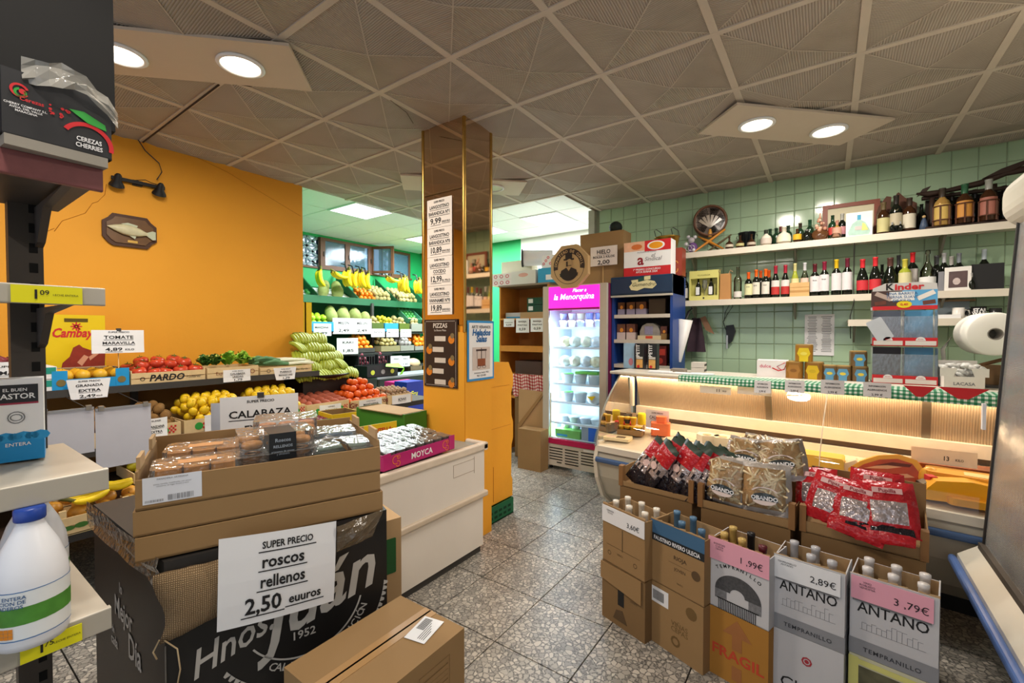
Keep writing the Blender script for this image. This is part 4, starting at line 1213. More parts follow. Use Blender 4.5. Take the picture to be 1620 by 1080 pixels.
g = G()
vs = []; fs = []; rd = random.Random(8)
for i in range(7):
 for j in range(5):
  vs.append((.10 + i * .02 + rd.uniform(-.005, .005), .02 + j * .012, .06 + .05 * math.sin(i / 6 * 3.1) + rd.uniform(-.012, .012)))
fs = [(i * 5 + j, (i + 1) * 5 + j, (i + 1) * 5 + j + 1, i * 5 + j + 1) for i in range(6) for j in range(4)]
g.add(vs, fs)
tag(g.build('plastic_bag', FILM, None, TB, TA), 'crumpled clear film between the pastry packs', 'film')
# black display box (front not square with its side)
KB = (-1.335, .392); FA = 70.8
fx, fy = math.cos(R(FA)), math.sin(R(FA))
UE = 0.5639
LX = -1.974
t = thing('display_box', 'black printed display box carrying the stacked trays', 'display box', (KB[0], KB[1], 0), FA)
def toL(x, y):  # world to the box's local frame
 dx, dy = x - KB[0], y - KB[1]
 return (dx * fx + dy * fy, -dx * fy + dy * fx)
P4 = [(0, 0), (UE, 0), (UE + .02, .40), toL(LX, .60), toL(LX, .392)]
DB = mat('#1d1b1a', .42, var=.15, scale=5, name='display_black')
part('box_body', G().prism(P4, .004, .90, 'z'), DB, t)
part('box_rim', G().prism(P4, .90, .93, 'z'), mat('#2b2826', .5, var=.2), t)
SIL = mat('#b9b4ac', .5, var=.08, name='silver_print')
sc = UE / .62
def Pf(u, z): return u, z
u0, z0 = 0.3121, 0.6247
a_, b_ = 0.088, 0.6355
g = G()
g.text('Hnos.', 0.1517, 0.656, .085, -.002, 0, .01, shear=.5, rot=24)
part('lettering', G().text('Hnos.', 0.1474, 0.6406, .10, -.002, 0, .012, shear=.55, rot=20, sx=.85), SIL, t)
part('script_lettering', G().text('Juán', 0.3713, 0.6678, .20, -.002, 0, .015, shear=.5, rot=16, sx=.95), SIL, t)
part('year_lettering', G().text('1952', u0 + .004, z0 - .008, .033, -.002, 0, .015), SIL, t)
part('swash_line', G().disc(.165, (u0 + .01, -.002, z0 + .10), 30, 0, .160, 215, 345), SIL, t)
part('arc_lettering', G().arctext('CALIDAD & TRADICIÓN', u0 + .01, z0 + .10, .193, .030, 288, 92, -.002, 0, .012, flip=True), SIL, t)
g = G()
for i in range(34):
 a = 215 + i * 4.2
 g.quad([(u0 + .01 + r_ * math.cos(R(aa)), -.002, z0 + .10 + r_ * math.sin(R(aa))) for r_, aa in ((.232, a - 2), (.232, a + 2), (.245, a + .8), (.245, a - .8))])
part('serrated_seal', g, SIL, t, kind='stuff')
# left side lettering
lf = thing('x', 'x', 'x') if False else None
def left_face(q):
 # local x along the left face (world +X from the far left corner), facing world -Y
 wx = LX + q[0]; wy = .392 + q[1]
 l = toL(wx, wy)
 return (l[0], l[1], q[2])
LW = KB[0] - LX
g = G()
for s_, x, z, sz in (('lo', -1.687, 0.731, .045), ('Mejor', -1.668, 0.652, .085), ('de', -1.77, 0.586, .03), ('cada', -1.76, 0.548, .045), ('Día', -1.57, 0.572, .10)):
 g.text(s_, x - LX, z, sz, -.002, 0, .015, sx=.8, warp=left_face)
part('side_lettering', g, SIL, t)
part('fold_line', G().box(-.0015, .0015, -.003, .001, 0, .72), mat('#6a655e', .6), t)
# clear wrap on the upper left corner
g = G(); vs = []; rd = random.Random(5)
for i in range(7):
 for j in range(5):
  vs.append(left_face((LW * (i / 6 * 1.02 - .01), -.006 - rd.uniform(0, .012), .865 + .08 * j / 4)))
g.add(vs, [(i * 5 + j, (i + 1) * 5 + j, (i + 1) * 5 + j + 1, i * 5 + j + 1) for i in range(6) for j in range(4)])
part('clear_wrap', g, FILM, t)
# burlap sack hung on the front
def plane_pt(px, n=.0): return None
g = G(); vs = []; K = 9; W = 9
ua, ub = -0.0104 - .0, 0.1484 + .03
rd = random.Random(3)
for s_ in (0, 1):
 for j in range(K):
  f = j / (K - 1)
  for i in range(W):
   e = i / (W - 1)
   zt = .905 - .0 * e; zb_ = .735 + .055 * e
   z = zb_ + (zt - zb_) * f
   b = math.sin(PI * e) ** .5 * math.sin(PI * min(1, f * .9 + .1)) ** .5
   vs.append((ua + (ub - ua) * e + .012 * math.sin(f * 5) * (1 - e), (-.012 - .028 * b if s_ == 0 else -.002), z + rd.uniform(-.003, .003)))
n1 = K * W
fs = [(j * W + i, j * W + i + 1, (j + 1) * W + i + 1, (j + 1) * W + i) for j in range(K - 1) for i in range(W - 1)]
fs2 = [tuple(n1 + q for q in reversed(f)) for f in fs]
rim = []
for i in range(W - 1): rim += [(i, n1 + i, n1 + i + 1, i + 1), ((K - 1) * W + i + 1, n1 + (K - 1) * W + i + 1, n1 + (K - 1) * W + i, (K - 1) * W + i)]
for j in range(K - 1): rim += [((j + 1) * W, n1 + (j + 1) * W, n1 + j * W, j * W), (j * W + W - 1, n1 + j * W + W - 1, n1 + (j + 1) * W + W - 1, (j + 1) * W + W - 1)]
g.add(vs, fs + fs2 + rim, 0, True)
sk = thing('burlap_sack', 'small tan burlap sack hung on the front of the black display box', 'sack', (KB[0], KB[1], 0), FA)
part('cloth', g, BURLAP, sk)
part('tie_string', G().tube([(ua + .01, -.02, .745), (ua + .035, -.03, .72), (ua + .04, -.02, .66), (ua + .03, -.012, .60)], .0018, 5).tube([(ua + .0, -.02, .75), (ua - .012, -.02, .725), (ua - .005, -.02, .705)], .002, 5), mat('#c9b089', .9), sk, kind='stuff')
# large white price sheet
KS = (KB[0] + .048 * fy, KB[1] - .048 * fx)
sA = ((0.1126, 0, 0.9748), (0.3979, 0, 0.9508), (0.389, 0, 0.7196), (0.1058, 0, 0.7387))
t = thing('price_sign', 'large white sheet reading SUPER PRECIO roscos rellenos 2,50 euuros', 'sign', (-1.29, .376, 0), FA)
uA, uB = (sA[0][0] + sA[3][0]) / 2, (sA[1][0] + sA[2][0]) / 2
g = G(); N = 8; vs = []
def shp(e, f):
 u = sA[3][0] * (1 - e) + sA[2][0] * e; u2 = sA[0][0] * (1 - e) + sA[1][0] * e
 z = sA[3][2] * (1 - e) + sA[2][2] * e; z2 = sA[0][2] * (1 - e) + sA[1][2] * e
 return (u * (1 - f) + u2 * f, -.006 * math.sin(PI * e) - .004 * math.sin(PI * f), z * (1 - f) + z2 * f)
for j in range(5):
 for i in range(N + 1): vs.append(shp(i / N, j / 4))
for j in range(5):
 for i in range(N + 1):
  q = shp(i / N, j / 4); vs.append((q[0], q[1] + .001, q[2]))
W = N + 1; o = 5 * W
g.add(vs, [(j * W + i, j * W + i + 1, (j + 1) * W + i + 1, (j + 1) * W + i) for j in range(4) for i in range(N)] + [(o + (j + 1) * W + i, o + (j + 1) * W + i + 1, o + j * W + i + 1, o + j * W + i) for j in range(4) for i in range(N)])
part('paper', g, PAPER, t)
SW, SHh = math.dist(sA[0][::2], sA[1][::2]), abs(sA[0][2] - sA[3][2])
def wq(q):
 p = shp(.5 + q[0], q[2]); return (p[0], p[1] - .0016, p[2])
g = G()
for s_, x, z, sz, wd, ul in (('SUPER PRECIO', .06, .83, .11, .44, 1), ('roscos', .02, .615, .19, .36, 1), ('rellenos', .02, .39, .19, .38, 1), ('2,50', -.14, .12, .25, .30, 1), ('euuros', .22, .14, .15, .29, 1)):
 g.text(s_, x, z, sz, 0, 0, .022, warp=wq, fit=wd)
 n = 6
 for i in range(n):
  a = x - wd / 2 - .03 + (wd + .06) * i / n; b = x - wd / 2 - .03 + (wd + .06) * (i + 1) / n
  g.quad([wq((a, 0, z - .045)), wq((b, 0, z - .045)), wq((b, 0, z - .032)), wq((a, 0, z - .032))])
part('lettering', g, INK, t, kind='stuff')
# clear bag right of the sheet
g = G(); vs = []; rd = random.Random(6)
ub0, ub1 = 0.3973, 0.5355
for j in range(6):
 for i in range(7):
  e = i / 6; f = j / 5
  vs.append((ub0 + (ub1 - ub0) * (e * (.75 + .25 * f)), -.008 - .02 * math.sin(PI * e) * math.sin(PI * f) + rd.uniform(-.004, .004), .862 + .075 * f + .0 * e + .02 * e))
g.add(vs, [(j * 7 + i, j * 7 + i + 1, (j + 1) * 7 + i + 1, (j + 1) * 7 + i) for j in range(5) for i in range(6)])
tag(g.build('plastic_bag', mk_glass('tan_film', (.8, .74, .66), 2, .2, .7, .25, '#9c8463'), None, (-1.29, .376, 0), FA), 'tan clear plastic bag hanging right of the large price sheet', 'bag')
# brown carton with green label behind the black box's right end
cb = (-1.526, 1.176, 0.643)
t = closed_box('carton', 'brown carton with green label between black box and freezer', (cb[0], cb[1], 0), 75, .22, .2, .70, CARDL, 'carton', None, False)
part('green_label', G().rbox(-.03, .085, -.002, -.0005, .47, .62, .006, axis='y'), mat('#1f5a2a', .5), t)
part('lettering', G().text('Tropical', .028, .54, .03, -.004, 0, .01, rot=90), PAPER, t)
part('red_print', G().disc(.03, (-.04, -.001, .46), 12, 0), mat('#b0402c', .7), t)
# closed cardboard boxes in front
for k, lb in enumerate(['closed brown carton standing on the floor under the taped one', 'closed brown taped carton with barcode label in the front foreground']):
 t = closed_box('carton', lb, (-.835, .755, .33 * k), 90, .375, .27, .328, CARD if k else CARDD, 'carton', None, True)
 if k:
  part('seam', G().box(-.187, .187, .132, .138, .3285, .3292), CARDD, t)
  lbl = part('barcode_label', G().at(TR(.115, .085, .3296) @ RZ(12)).box(-.05, .05, -.033, .033, 0, .001), PAPER, t)
  g = G().at(TR(.115, .085, .3308) @ RZ(12))
  for i in range(14): g.quad([(-.005 + .0035 * i, 0, 0), (-.003 + .0035 * i, 0, 0), (-.003 + .0035 * i, .025, 0), (-.005 + .0035 * i, .025, 0)])
  for i in range(4): g.quad([(-.04, -.005 - .006 * i, 0), (.03 - .01 * i, -.005 - .006 * i, 0), (.03 - .01 * i, -.003 - .006 * i, 0), (-.04, -.003 - .006 * i, 0)])
  part('barcode', g, INK, t, kind='stuff')
  g = G()
  for i in range(13): g.rect(.02, .12, .10 + .014 * i, .101 + .014 * i + (.002 if i % 3 == 0 else 0), -.001)
  g.rect(.015, .0165, .09, .29, -.001).rect(.125, .1265, .09, .29, -.001).rect(.015, .1265, .09, .0915, -.001).rect(.015, .1265, .288, .2895, -.001)
  part('printed_table', g, mat('#7a5c38', .8), t, kind='stuff')
# ================================================================ WHITE CHEST FREEZER
FW = mat('#e3dcd3', .35, var=.06, scale=3, name='freezer_white')
t = thing('chest_freezer', 'long white chest freezer with scuffed rim beside the aisle', 'freezer', (-1.895, 1.62, 0), 90)
part('lower_body', G().rbox(-.74, .74, .012, .70, .05, .40, .02), FW, t)
part('upper_body', G().rbox(-.74, .74, .0, .70, .405, .70, .02), FW, t)
part('middle_rail', G().rbox(-.745, .745, -.018, .02, .385, .425, .012, axis='x'), mat('#c9b9a4', .4, var=.15), t)
part('lower_line', G().box(-.74, .74, .009, .013, .395, .400), mat('#8d8172', .6), t)
part('rim', G().rbox(-.75, .75, -.012, .03, .70, .752, .012, axis='x').rbox(-.75, .75, .68, .715, .70, .752, .012, axis='x').rbox(.715, .752, -.012, .715, .70, .755, .014, axis='y').rbox(-.752, -.715, -.012, .715, .70, .752, .014, axis='y'), mat('#d9cbb9', .4, var=.15, scale=12), t)
part('glass_lid', G().box(-.72, .72, .03, .68, .70, .735), mat('#8d9490', .12, var=.1), t)
part('lid_frame', G().box(-.01, .01, .03, .68, .735, .745), STEEL, t)
part('pencil_rectangle', G().box(.42, .62, -.002, 0, .665, .667).box(.42, .62, -.002, 0, .588, .590).box(.42, .422, -.002, 0, .588, .667).box(.62, .622, -.002, 0, .57, .68), mat('#a89a8a', .7), t, kind='stuff')
part('badge', G().box(-.62, -.56, -.002, 0, .66, .67), STEEL, t)
part('scuff', G().box(-.30, -.24, -.0015, 0, .545, .549), mat('#a0907c', .8), t)
part('plinth', G().box(-.72, .72, .03, .68, 0, .05), DGREY, t)
# magenta tray of dark packs
my0, my1 = 1.52, 2.092
mc = (-1.925, (my0 + my1) / 2, .757)
MAG = mat('#b8246f', .45, var=.05, name='magenta_card')
t = open_box('fruit_tray', 'magenta cardboard tray with white lettering on the freezer', mc, 92, my1 - my0, .36, .085, MAG, 'tray', .005, fh=.075, inner=CARDL, hb=.10)
part('lettering', G().text('MOYCA', -.0, .022, .048, -.0018, 0, .02), PWHITE, t)
for sx in (-1, 1):
 part('orange_curl', G().disc(.024, (sx * .2, -.0018, .045), 16, 0, .020, 30, 300).disc(.017, (sx * .2 + .016, -.0018, .022), 14, 0, .013, 200, 480).disc(.012, (sx * .2 + .02, -.0018, .058), 12, 0, .009), mat('#ef8a2a', .5), t)
 part('corner_flap', G().box(sx * .285 - .03, sx * .285 + .03 * (sx < 0), -.003, 0, .005, .092) if False else G().box(min(sx * .286, sx * .236), max(sx * .286, sx * .236), -.0025, 0, .003, .09), MAG, t)
pk = thing('dark_pack', 'x', 'pack', (0, 0, -5))
part('contents', G().rbox(-.032, .032, -.052, .052, 0, .045, .012), mat('#2b2226', .3, var=.6, scale=70, bump=.4, bscale=90), pk)
part('clear_film', G().rbox(-.034, .034, -.055, .055, .0, .052, .014), FILM, pk)
for i in range(7):
 for j in range(3):
  inst(pk, USED, loc2w(mc, 92, (-.225 + .075 * i, .065 + .115 * j, .045 + .012 * j)), (R(6), 0, R(92) + random.uniform(-.08, .08)), 'clear pack of dark fruit lying in the magenta tray', 'packs in the magenta tray')
# yellow carton front and the green carton
fy0, fy1 = 1.79, 2.03
t = open_box('yellow_carton', 'yellow carton with red lettering behind the magenta tray', (-2.42, 1.905, .757), 82, .24, .16, .10, mat('#e8c81e', .5, var=.05), 'carton', .005, fh=.135, inner=CARDL)
part('lettering', G().text('FRUTELLA', .0, .078, .038, -.0018, 0, .03, fit=.16), REDI, t)
part('small_lettering', G().text('golosinas frescas', .0, .058, .014, -.0018), mat('#9c5a14', .6), t)
GC = mat('#3d7a24', .5, var=.08, name='green_card')
t = open_box('green_carton', 'large green carton open at the top beside the pillar', (-2.41, 2.205, .757), 90, .21, .55, .165, GC, 'carton', .006, inner=CARDL)
part('long_flap', G().box(-.12, .105, .02, .50, .16, .166), CARDL, t)
part('red_mark', G().rect(-.03, .02, .03, .045, -.001), REDI, t)
# low table behind the freezer with cartons
tb = thing('produce_table', 'low dark table of cartons between freezer and fruit stand', 'table', (-2.66, 1.75, 0), 90)
part('top', G().box(-.75, .55, 0, .50, .68, .71), TIER, tb)
for sx in (-.72, .5):
 for yy in (.03, .44): part('leg', G().box(sx, sx + .03, yy, yy + .03, 0, .68), DGREY, tb)
t = open_box('yellow_carton', 'yellow-rimmed brown carton left of the green carton', (-3.235, 2.198, 0.712), 82, .24, .26, .12, mat('#e0b91d', .5), 'carton', .006, inner=CARDD)
t = open_box('green_carton', 'low green carton holding pinkish onions behind the pastry tray', (-3.287, 1.988, 0.712), 80, .30, .34, .09, mat('#4f8a3a', .5, var=.1), 'carton', .006)
bs = (-3.287, 1.988, 0.712)
for i in range(18):
 inst(onion, USED, loc2w(bs, 80, (-.12 + .048 * (i % 6), .05 + .07 * (i // 6), .065)), (0, 0, i), 'pinkish onion in the low green carton', 'onions in the low green carton', .8)
# calabaza sign
ps = (-1.863, 0.875, 1.053)
sign('price_sign', 'large white sign reading CALABAZA EXTRA behind the pastry packs', (ps[0], ps[1], 1.045), 68, .275, .20, [('SUPER PRECIO', .87, .07, 0, .35), ('CALABAZA', .58, .2, .8, .8), ('EXTRA', .28, .2, .5, .42), ('1,49', .06, .2, .4, .3)], curl=.006, clip=True, tilt=None)
t = sign('price_sign', 'blank-backed white sheet leaning behind the CALABAZA sign', (ps[0] - .06, ps[1] - .05, 1.02), 60, .20, .20, [], curl=.01, paper=mat('#bdbdc2', .6, var=.04))
tag(G().tube([(ps[0] - .01, ps[1] + .02, .71), (ps[0] - .01, ps[1] + .02, 1.06)], .005, 6).build('sign_stake', WOOD), 'thin wooden stake holding the CALABAZA sign', 'stake')
# ================================================================ BACK ROOM FRUIT RACK
RG = mat('#1d5c3a', .5, var=.1, name='rack_green')
XA, XBk = -6.2, -6.8
rk = thing('fruit_rack', 'dark green tiered fruit rack below the back room windows', 'rack', (-6.5, 4.9, 0), 90)
T1f, T1x = 1.976, -6.2
T2f = 1.569 - .07
T3f = 1.191 - .02
T4f = 0.956 - .02
def lx(y): return y - 4.9
def ly(x): return -(x + 6.5)
part('tier', G().add([(lx(3.3), ly(-6.2), T1f), (lx(6.3), ly(-6.2), T1f), (lx(6.3), ly(-6.8), T1f + .26), (lx(3.3), ly(-6.8), T1f + .26), (lx(3.3), ly(-6.2), T1f - .03), (lx(6.3), ly(-6.2), T1f - .03), (lx(6.3), ly(-6.8), T1f + .23), (lx(3.3), ly(-6.8), T1f + .23)], [(0, 1, 2, 3), (7, 6, 5, 4), (0, 4, 5, 1), (1, 5, 6, 2), (3, 2, 6, 7), (0, 3, 7, 4)]), RG, rk)
part('tier_lip', G().box(lx(3.3), lx(6.3), ly(-6.2) - .012, ly(-6.2), T1f - .04, T1f + .07), RG, rk)
for yv in (3.75, 4.45, 5.25, 5.95): part('divider', G().prism([(ly(-6.2), T1f), (ly(-6.8), T1f + .26), (ly(-6.8), T1f + .50), (ly(-6.2), T1f + .08)], lx(yv) - .01, lx(yv) + .01, 'x'), RG, rk)
for zf, xf in ((T2f, -6.0), (T3f, -5.9), (T4f, -5.8), (.62, -5.75)):
 part('tier', G().box(lx(3.0), lx(6.3), ly(xf), ly(-6.8), zf - .03, zf), mat('#2b2e2c', .6, var=.1), rk)
part('back_board', G().box(lx(3.0), lx(6.35), ly(-6.8), ly(-6.79), .3, T1f), mat('#1f6a45', .6, var=.1), rk)
for yv in (3.05, 4.7, 6.28): part('upright', G().box(lx(yv) - .02, lx(yv) + .02, ly(-6.2), ly(-6.16), 0, T1f), DGREY, rk)
melon = small_fruit('melon', .085, 1.35, '#8f9a55', 0, .6, True, .3, .3)
chayote = small_fruit('potato', .04, 1.2, '#a89c66', 0, .7, False, .3)
grnap = small_fruit('green_apple', .042, .9, '#9fc42c', -.004, .3)
lime = small_fruit('lime', .034, 1.1, '#2f7a34', .004, .3)
mushroom = small_fruit('mushroom', .036, .8, '#b0a065', 0, .7, False, .35)
turnip = small_fruit('turnip', .04, 1.3, '#8f8a88', 0, .6, False, .4)
for o, c in ((melon, 'melon'), (chayote, 'potato'), (grnap, 'apple'), (lime, 'lime'), (mushroom, 'mushroom'), (turnip, 'turnip')): o['category'] = c
heap(lime, (-6.26, 3.62, T1f + .01), 90, .30, .45, .02, .05, 1, .42, 'green avocado at the left end of the top rack tier', 'green fruit, left end of top tier')
dist(melon, [(-6.38, 3.95, T1f + .17), (-6.36, 4.18, T1f + .16), (-6.52, 4.05, T1f + .24), (-6.55, 4.28, T1f + .25)], 'large green mottled melon on the top rack tier', 'melons on the top tier')
heap(orange_f, (-6.26, 4.70, T1f + .01), 90, .35, .35, .02, .04, 2, .42, 'small orange on the top rack tier beneath the bananas', 'oranges on the top tier')
heap(chayote, (-6.26, 5.02, T1f + .01), 90, .42, .5, .03, .042, 2, .43, 'pale brown potato on the top rack tier', 'potatoes on the top tier')
heap(chayote, (-6.26, 5.58, T1f + .01), 90, .50, .5, .03, .042, 2, .43, 'pale potato on the right half of the top rack tier', 'potatoes, right of top tier')
for k, (y0, y1, lb) in enumerate([(3.45, 3.75, 'white paper lining'), (3.82, 4.42, 'white paper lining')]):
 g = G().add([(ly(0), 0, 0)], []) if False else G().add([(-6.24, y0, T1f + .02), (-6.24, y1, T1f + .02), (-6.7, y1, T1f + .23), (-6.7, y0, T1f + .23)], [(0, 1, 2, 3)])
 tag(g.build('paper_lining', PAPER), ['white paper lining under the avocados on the top tier', 'white paper lining under the melons on the top tier'][k], 'paper')
# bananas hung from hooks
HK = mat('#1d1f1d', .5, name='hook_black')
HB = [(-6.1, 3.723, 2.308), (-6.1, 4.177, 2.353), (-6.1, 4.301, 2.346), (-6.1, 4.429, 2.348), (-6.1, 4.537, 2.338), (-6.1, 5.271, 2.353), (-6.1, 5.357, 2.327), (-6.1, 5.64, 2.339)]
names_h = ['left of the melons', 'first of the middle group', 'second of the middle group', 'third of the middle group', 'fourth of the middle group', 'left of the right-hand pair', 'right of the right-hand pair', 'beside the pillar']
for k, p in enumerate(HB):
 inst(yb, USED, (p[0], p[1], p[2] - .02), (0, R(78 + 8 * (k % 3)), R(80 + 14 * (k % 2))), 'yellow bananas hanging over the top rack tier, ' + names_h[k], 'hanging banana bunches', 1.55)
 tag(G().tube([(0, 0, -.02), (-.02, -.02, .10), (-.10, -.03, .12)], .012, 6).build('banana_hook', HK, None, (p[0], p[1], p[2] + .09)), 'black hook holding the bananas ' + names_h[k], 'hook')
inst(yb, USED, (HB[1][0] + .02, HB[1][1] - .15, HB[1][2] + .0), (0, R(15), R(90)), 'yellow banana bunch lying sideways left of the middle hooks', 'hanging banana bunches', 1.4)
inst(yb, USED, (HB[5][0] + .02, HB[5][1] - .22, HB[5][2] + .03), (0, R(10), R(90)), 'yellow banana bunch lying sideways left of the right hooks', 'hanging banana bunches', 1.4)
# second tier crates with signs
T2 = [(3.49, 3.877, '#2a93bd', 'blue crate of green apples at the left of the second tier', grnap, 'bright green apple in the blue crate of the second tier', .045),
      (3.887, 4.528, '#cbb184', 'wooden crate of melons on the second tier', None, '', .09),
      (4.552, 4.79, '#4b5f22', 'dark green crate of pale potatoes on the second tier', chayote, 'pale potato in the dark green second-tier crate', .045),
      (4.803, 5.096, '#2c8fc0', 'blue crate of yellow peaches on the second tier', apple_y, 'yellow fruit in the middle blue crate of the second tier', .045),
      (5.11, 5.35, '#57661f', 'olive crate of potatoes right of the blue peach crate', chayote, 'pale potato in the olive crate on the second tier', .045),
      (5.38, 5.65, '#8f8f86', 'grey crate beside the pillar on the second tier', chayote, 'pale potato in the grey second-tier crate', .045)]
for a, b, col, lb, fr, fl, r in T2:
 y = (a + b) / 2; L = b - a
 open_box('produce_crate', lb, (-5.99, y, T2f), 90, L - .015, .5, .15, mat(col, .6, var=.1), 'crate', .012)
 if fr: heap(fr, (-6.0, y, T2f), 90, L - .04, .45, .08, .044, 2, .22, fl, fl[:40])
am = (T2[1][0] + T2[1][1]) / 2
dist(melon, [(-6.10, am - .30, T2f + .23), (-6.10, am - .10, T2f + .24), (-6.12, am + .12, T2f + .24), (-6.12, am + .30, T2f + .22), (-6.3, am - .2, T2f + .30), (-6.3, am + .03, T2f + .30), (-6.3, am + .22, T2f + .29)], 'large green striped melon behind the two white melon signs', 'melons on the second tier', sc=[1.05, 1.15, 1.2, 1.0, 1, 1, 1])
# net crate of limes standing tilted
tl = (-6.2, 5.53, 1.81)
t = open_box('produce_crate', 'tilted green-lined crate of limes at the right of the rack', (tl[0] + .1, tl[1], tl[2] - .16), 90, .34, .3, .10, mat('#3f7f62', .6, var=.2), 'crate', .012, tilt=(35, 0))
for i in range(4):
 for j in range(4):
  inst(lime, USED, (tl[0] - .0 - .055 * j, tl[1] - .12 + .075 * i, tl[2] - .04 + .05 * j), (0, 0, i), 'dark green lime in the tilted crate', 'limes in the tilted crate')
SG = [('price sign on the blue apple crate of the rack', 509, 541, 22, 17, [('MANZANA', .6, .25, 0, .7), ('1,99', .12, .3, 0, .5)]),
      ('price sign MELON 2,49 on the rack, left one', 543.5, 535, 26, 23, [('MELON', .62, .22, .5, .5), ('2,49', .14, .24, .4, .5)]),
      ('price sign MELON 2,49 on the rack, right one', 572.5, 535, 26, 23, [('MELON', .62, .22, .5, .5), ('2,49', .14, .24, .4, .5)]),
      ('price sign under the dark green rack crate', 598, 534, 19, 13, [('PATATA', .5, .25, 0, .6)]),
      ('price sign under the blue peach crate', 621, 533, 18, 13, [('MELOCOTON', .5, .22, 0, .7)]),
      ('price sign under the olive rack crate', 642, 533, 17, 13, [('PATATA', .5, .25, 0, .6)])]
PS = [(-5.97, 3.664, 1.445), (-5.97, 4.02, 1.471), (-5.97, 4.345, 1.47), (-5.97, 4.652, 1.418), (-5.97, 4.948, 1.415), (-5.97, 5.237, 1.412)]
for (lb, px, py, w, h, ln), p in zip(SG, PS):
 sc_ = (.0112)
 sign('price_sign', 'white ' + lb, (p[0], p[1], p[2]), 78, w * .0125, h * .0104, ln, curl=.012)
# third tier
a, b = 4.195, 4.534
open_box('produce_crate', 'dark crate of bright oranges on the third tier', (-5.9, (a + b) / 2, T3f), 90, b - a, .4, .08, DGREY, 'crate', .01)
heap(orange_f, (-5.9, (a + b) / 2, T3f), 90, b - a, .38, .03, .042, 3, .28, 'bright orange in the third-tier dark crate', 'oranges in the third-tier crate')
a, b = 4.658, 5.05
open_box('produce_crate', 'brown crate of mushrooms on the third tier', (-5.9, (a + b) / 2, T3f), 90, b - a, .4, .10, mat('#8a815c', .7, var=.1), 'crate', .01)
heap(mushroom, (-5.9, (a + b) / 2, T3f), 90, b - a - .03, .38, .08, .040, 2, .2, 'brownish mushroom in the third-tier crate', 'mushrooms')
a, b = 5.063, 5.36
open_box('produce_crate', 'grey crate of turnips on the third tier', (-5.9, (a + b) / 2, T3f), 90, b - a, .4, .10, mat('#8c8a82', .7, var=.1), 'crate', .01)
heap(turnip, (-5.9, (a + b) / 2, T3f), 90, b - a - .03, .38, .08, .040, 2, .2, 'greyish turnip in the third-tier crate', 'turnips')
a, b = 5.389, 5.803
open_box('produce_crate', 'crate of oranges beside the pillar on the third tier', (-5.9, (a + b) / 2, T3f), 90, b - a, .4, .08, mat('#8c8a82', .7, var=.1), 'crate', .01)
heap(orange_f, (-5.9, (a + b) / 2, T3f), 90, b - a - .03, .4, .05, .045, 2, .4, 'orange in the crate beside the pillar', 'oranges beside the pillar')
# fourth tier: black plastic crates
for (a, b, lb) in ((4.145, 4.468, 'black slotted crate of pinkish apples on the fourth tier, left'), (4.504, 4.805, 'black slotted crate of pinkish apples on the fourth tier, right')):
 t = open_box('plastic_crate', lb, (-5.8, (a + b) / 2, T4f), 90, b - a - .02, .4, .20, mat('#1b1a1d', .5), 'crate', .01, fh=.05)
 L = b - a - .02
 for i in range(7):
  x = -L / 2 + .01 + i * (L - .02) / 6
  part('bar', G().box(x - .006, x + .006, 0, .01, .05, .19), mat('#1b1a1d', .5), t)
 part('front_rim', G().box(-L / 2, L / 2, -.002, .012, .185, .205), mat('#1b1a1d', .5), t)
 heap(onion, (-5.82, (a + b) / 2, T4f), 90, L - .04, .36, .03, .045, 3, .05, 'pinkish apple in the ' + lb[:24] + (' left' if 'left' in lb else ' right'), 'pinkish apples, ' + lb[-5:])
for k, (lb, p, w, h) in enumerate([('white price sign hung left of the third-tier oranges', (-5.85, 4.006, 1.17), .32, .24), ('white price sign right of the black slotted crates, left one', (-5.75, 4.84, 0.921), .2, .19), ('white price sign right of the black slotted crates, right one', (-5.75, 5.027, 0.93), .17, .17)]):
 sign('price_sign', lb, p, 78, w, h, [('KAKI' if k == 0 else 'PERA', .66, .2, 0, .5), ('1,85', .14, .24, 0, .5)], curl=.014)
t = open_box('produce_crate', 'low brown crate with a tan sack beside the pillar', (-5.75, 5.279, 0.817), 90, .26, .35, .10, mat('#6a5a44', .7), 'crate', .01)
sb = (-5.78, 5.307, 0.955)
tag(G().ball(.13, (0, 0, 0), 14, 9, sz=.7, sx=.9, sy=1.1).build('tan_sack', mat('#cbb08a', .6, var=.15, bump=.4, bscale=20), None, (sb[0] - .10, sb[1], sb[2] - .0)), 'bulging tan sack with red print beside the pillar', 'sack')
# lower right: grey counter with black fruit box
gc = (-5.3, 4.215, 0.844)
t = open_box('produce_crate', 'black box with lime green flap and fruit print on the grey counter', (gc[0], gc[1], gc[2]), 90, .55, .3, .17, mat('#17181a', .5), 'crate', .01)
for k, x in enumerate((-.18, .0, .17)): part('fruit_print', G().disc(.035, (x, -.002, .075), 12, 0), mat(['#b9c23a', '#8a8a86', '#c9d44a'][k], .6, var=.3, scale=60), t)
part('lime_flap', G().quad([(.0, -.06, .155), (.28, -.14, .12), (.27, -.02, .19), (.05, -.01, .19)], 0).quad([(.27, -.14, .12), (.18, -.14, .02), (.25, -.13, .03), (.29, -.13, .10)], 0), mat('#6fc21c', .5, var=.08), t)
ct = (-5.3, 4.62, 0.772)
part_t = thing('grey_counter', 'grey metal counter between rack and pillar', 'counter', (-5.28, 4.85, 0), 90)
part('top', G().box(-.75, 1.2, 0, .45, gc[2] - .03, gc[2] - .001), mat('#8c9499', .4, var=.05), part_t)
part('panel', G().box(-.75, 1.2, .42, .44, .1, gc[2] - .03), mat('#5a6064', .5), part_t)
for x in (-.7, 1.15): part('leg', G().box(x, x + .03, .05, .08, 0, gc[2] - .03), DGREY, part_t)
mb = (-4.9, 4.328, 0.595)
mgz = (-4.9, 4.329, 0.704)
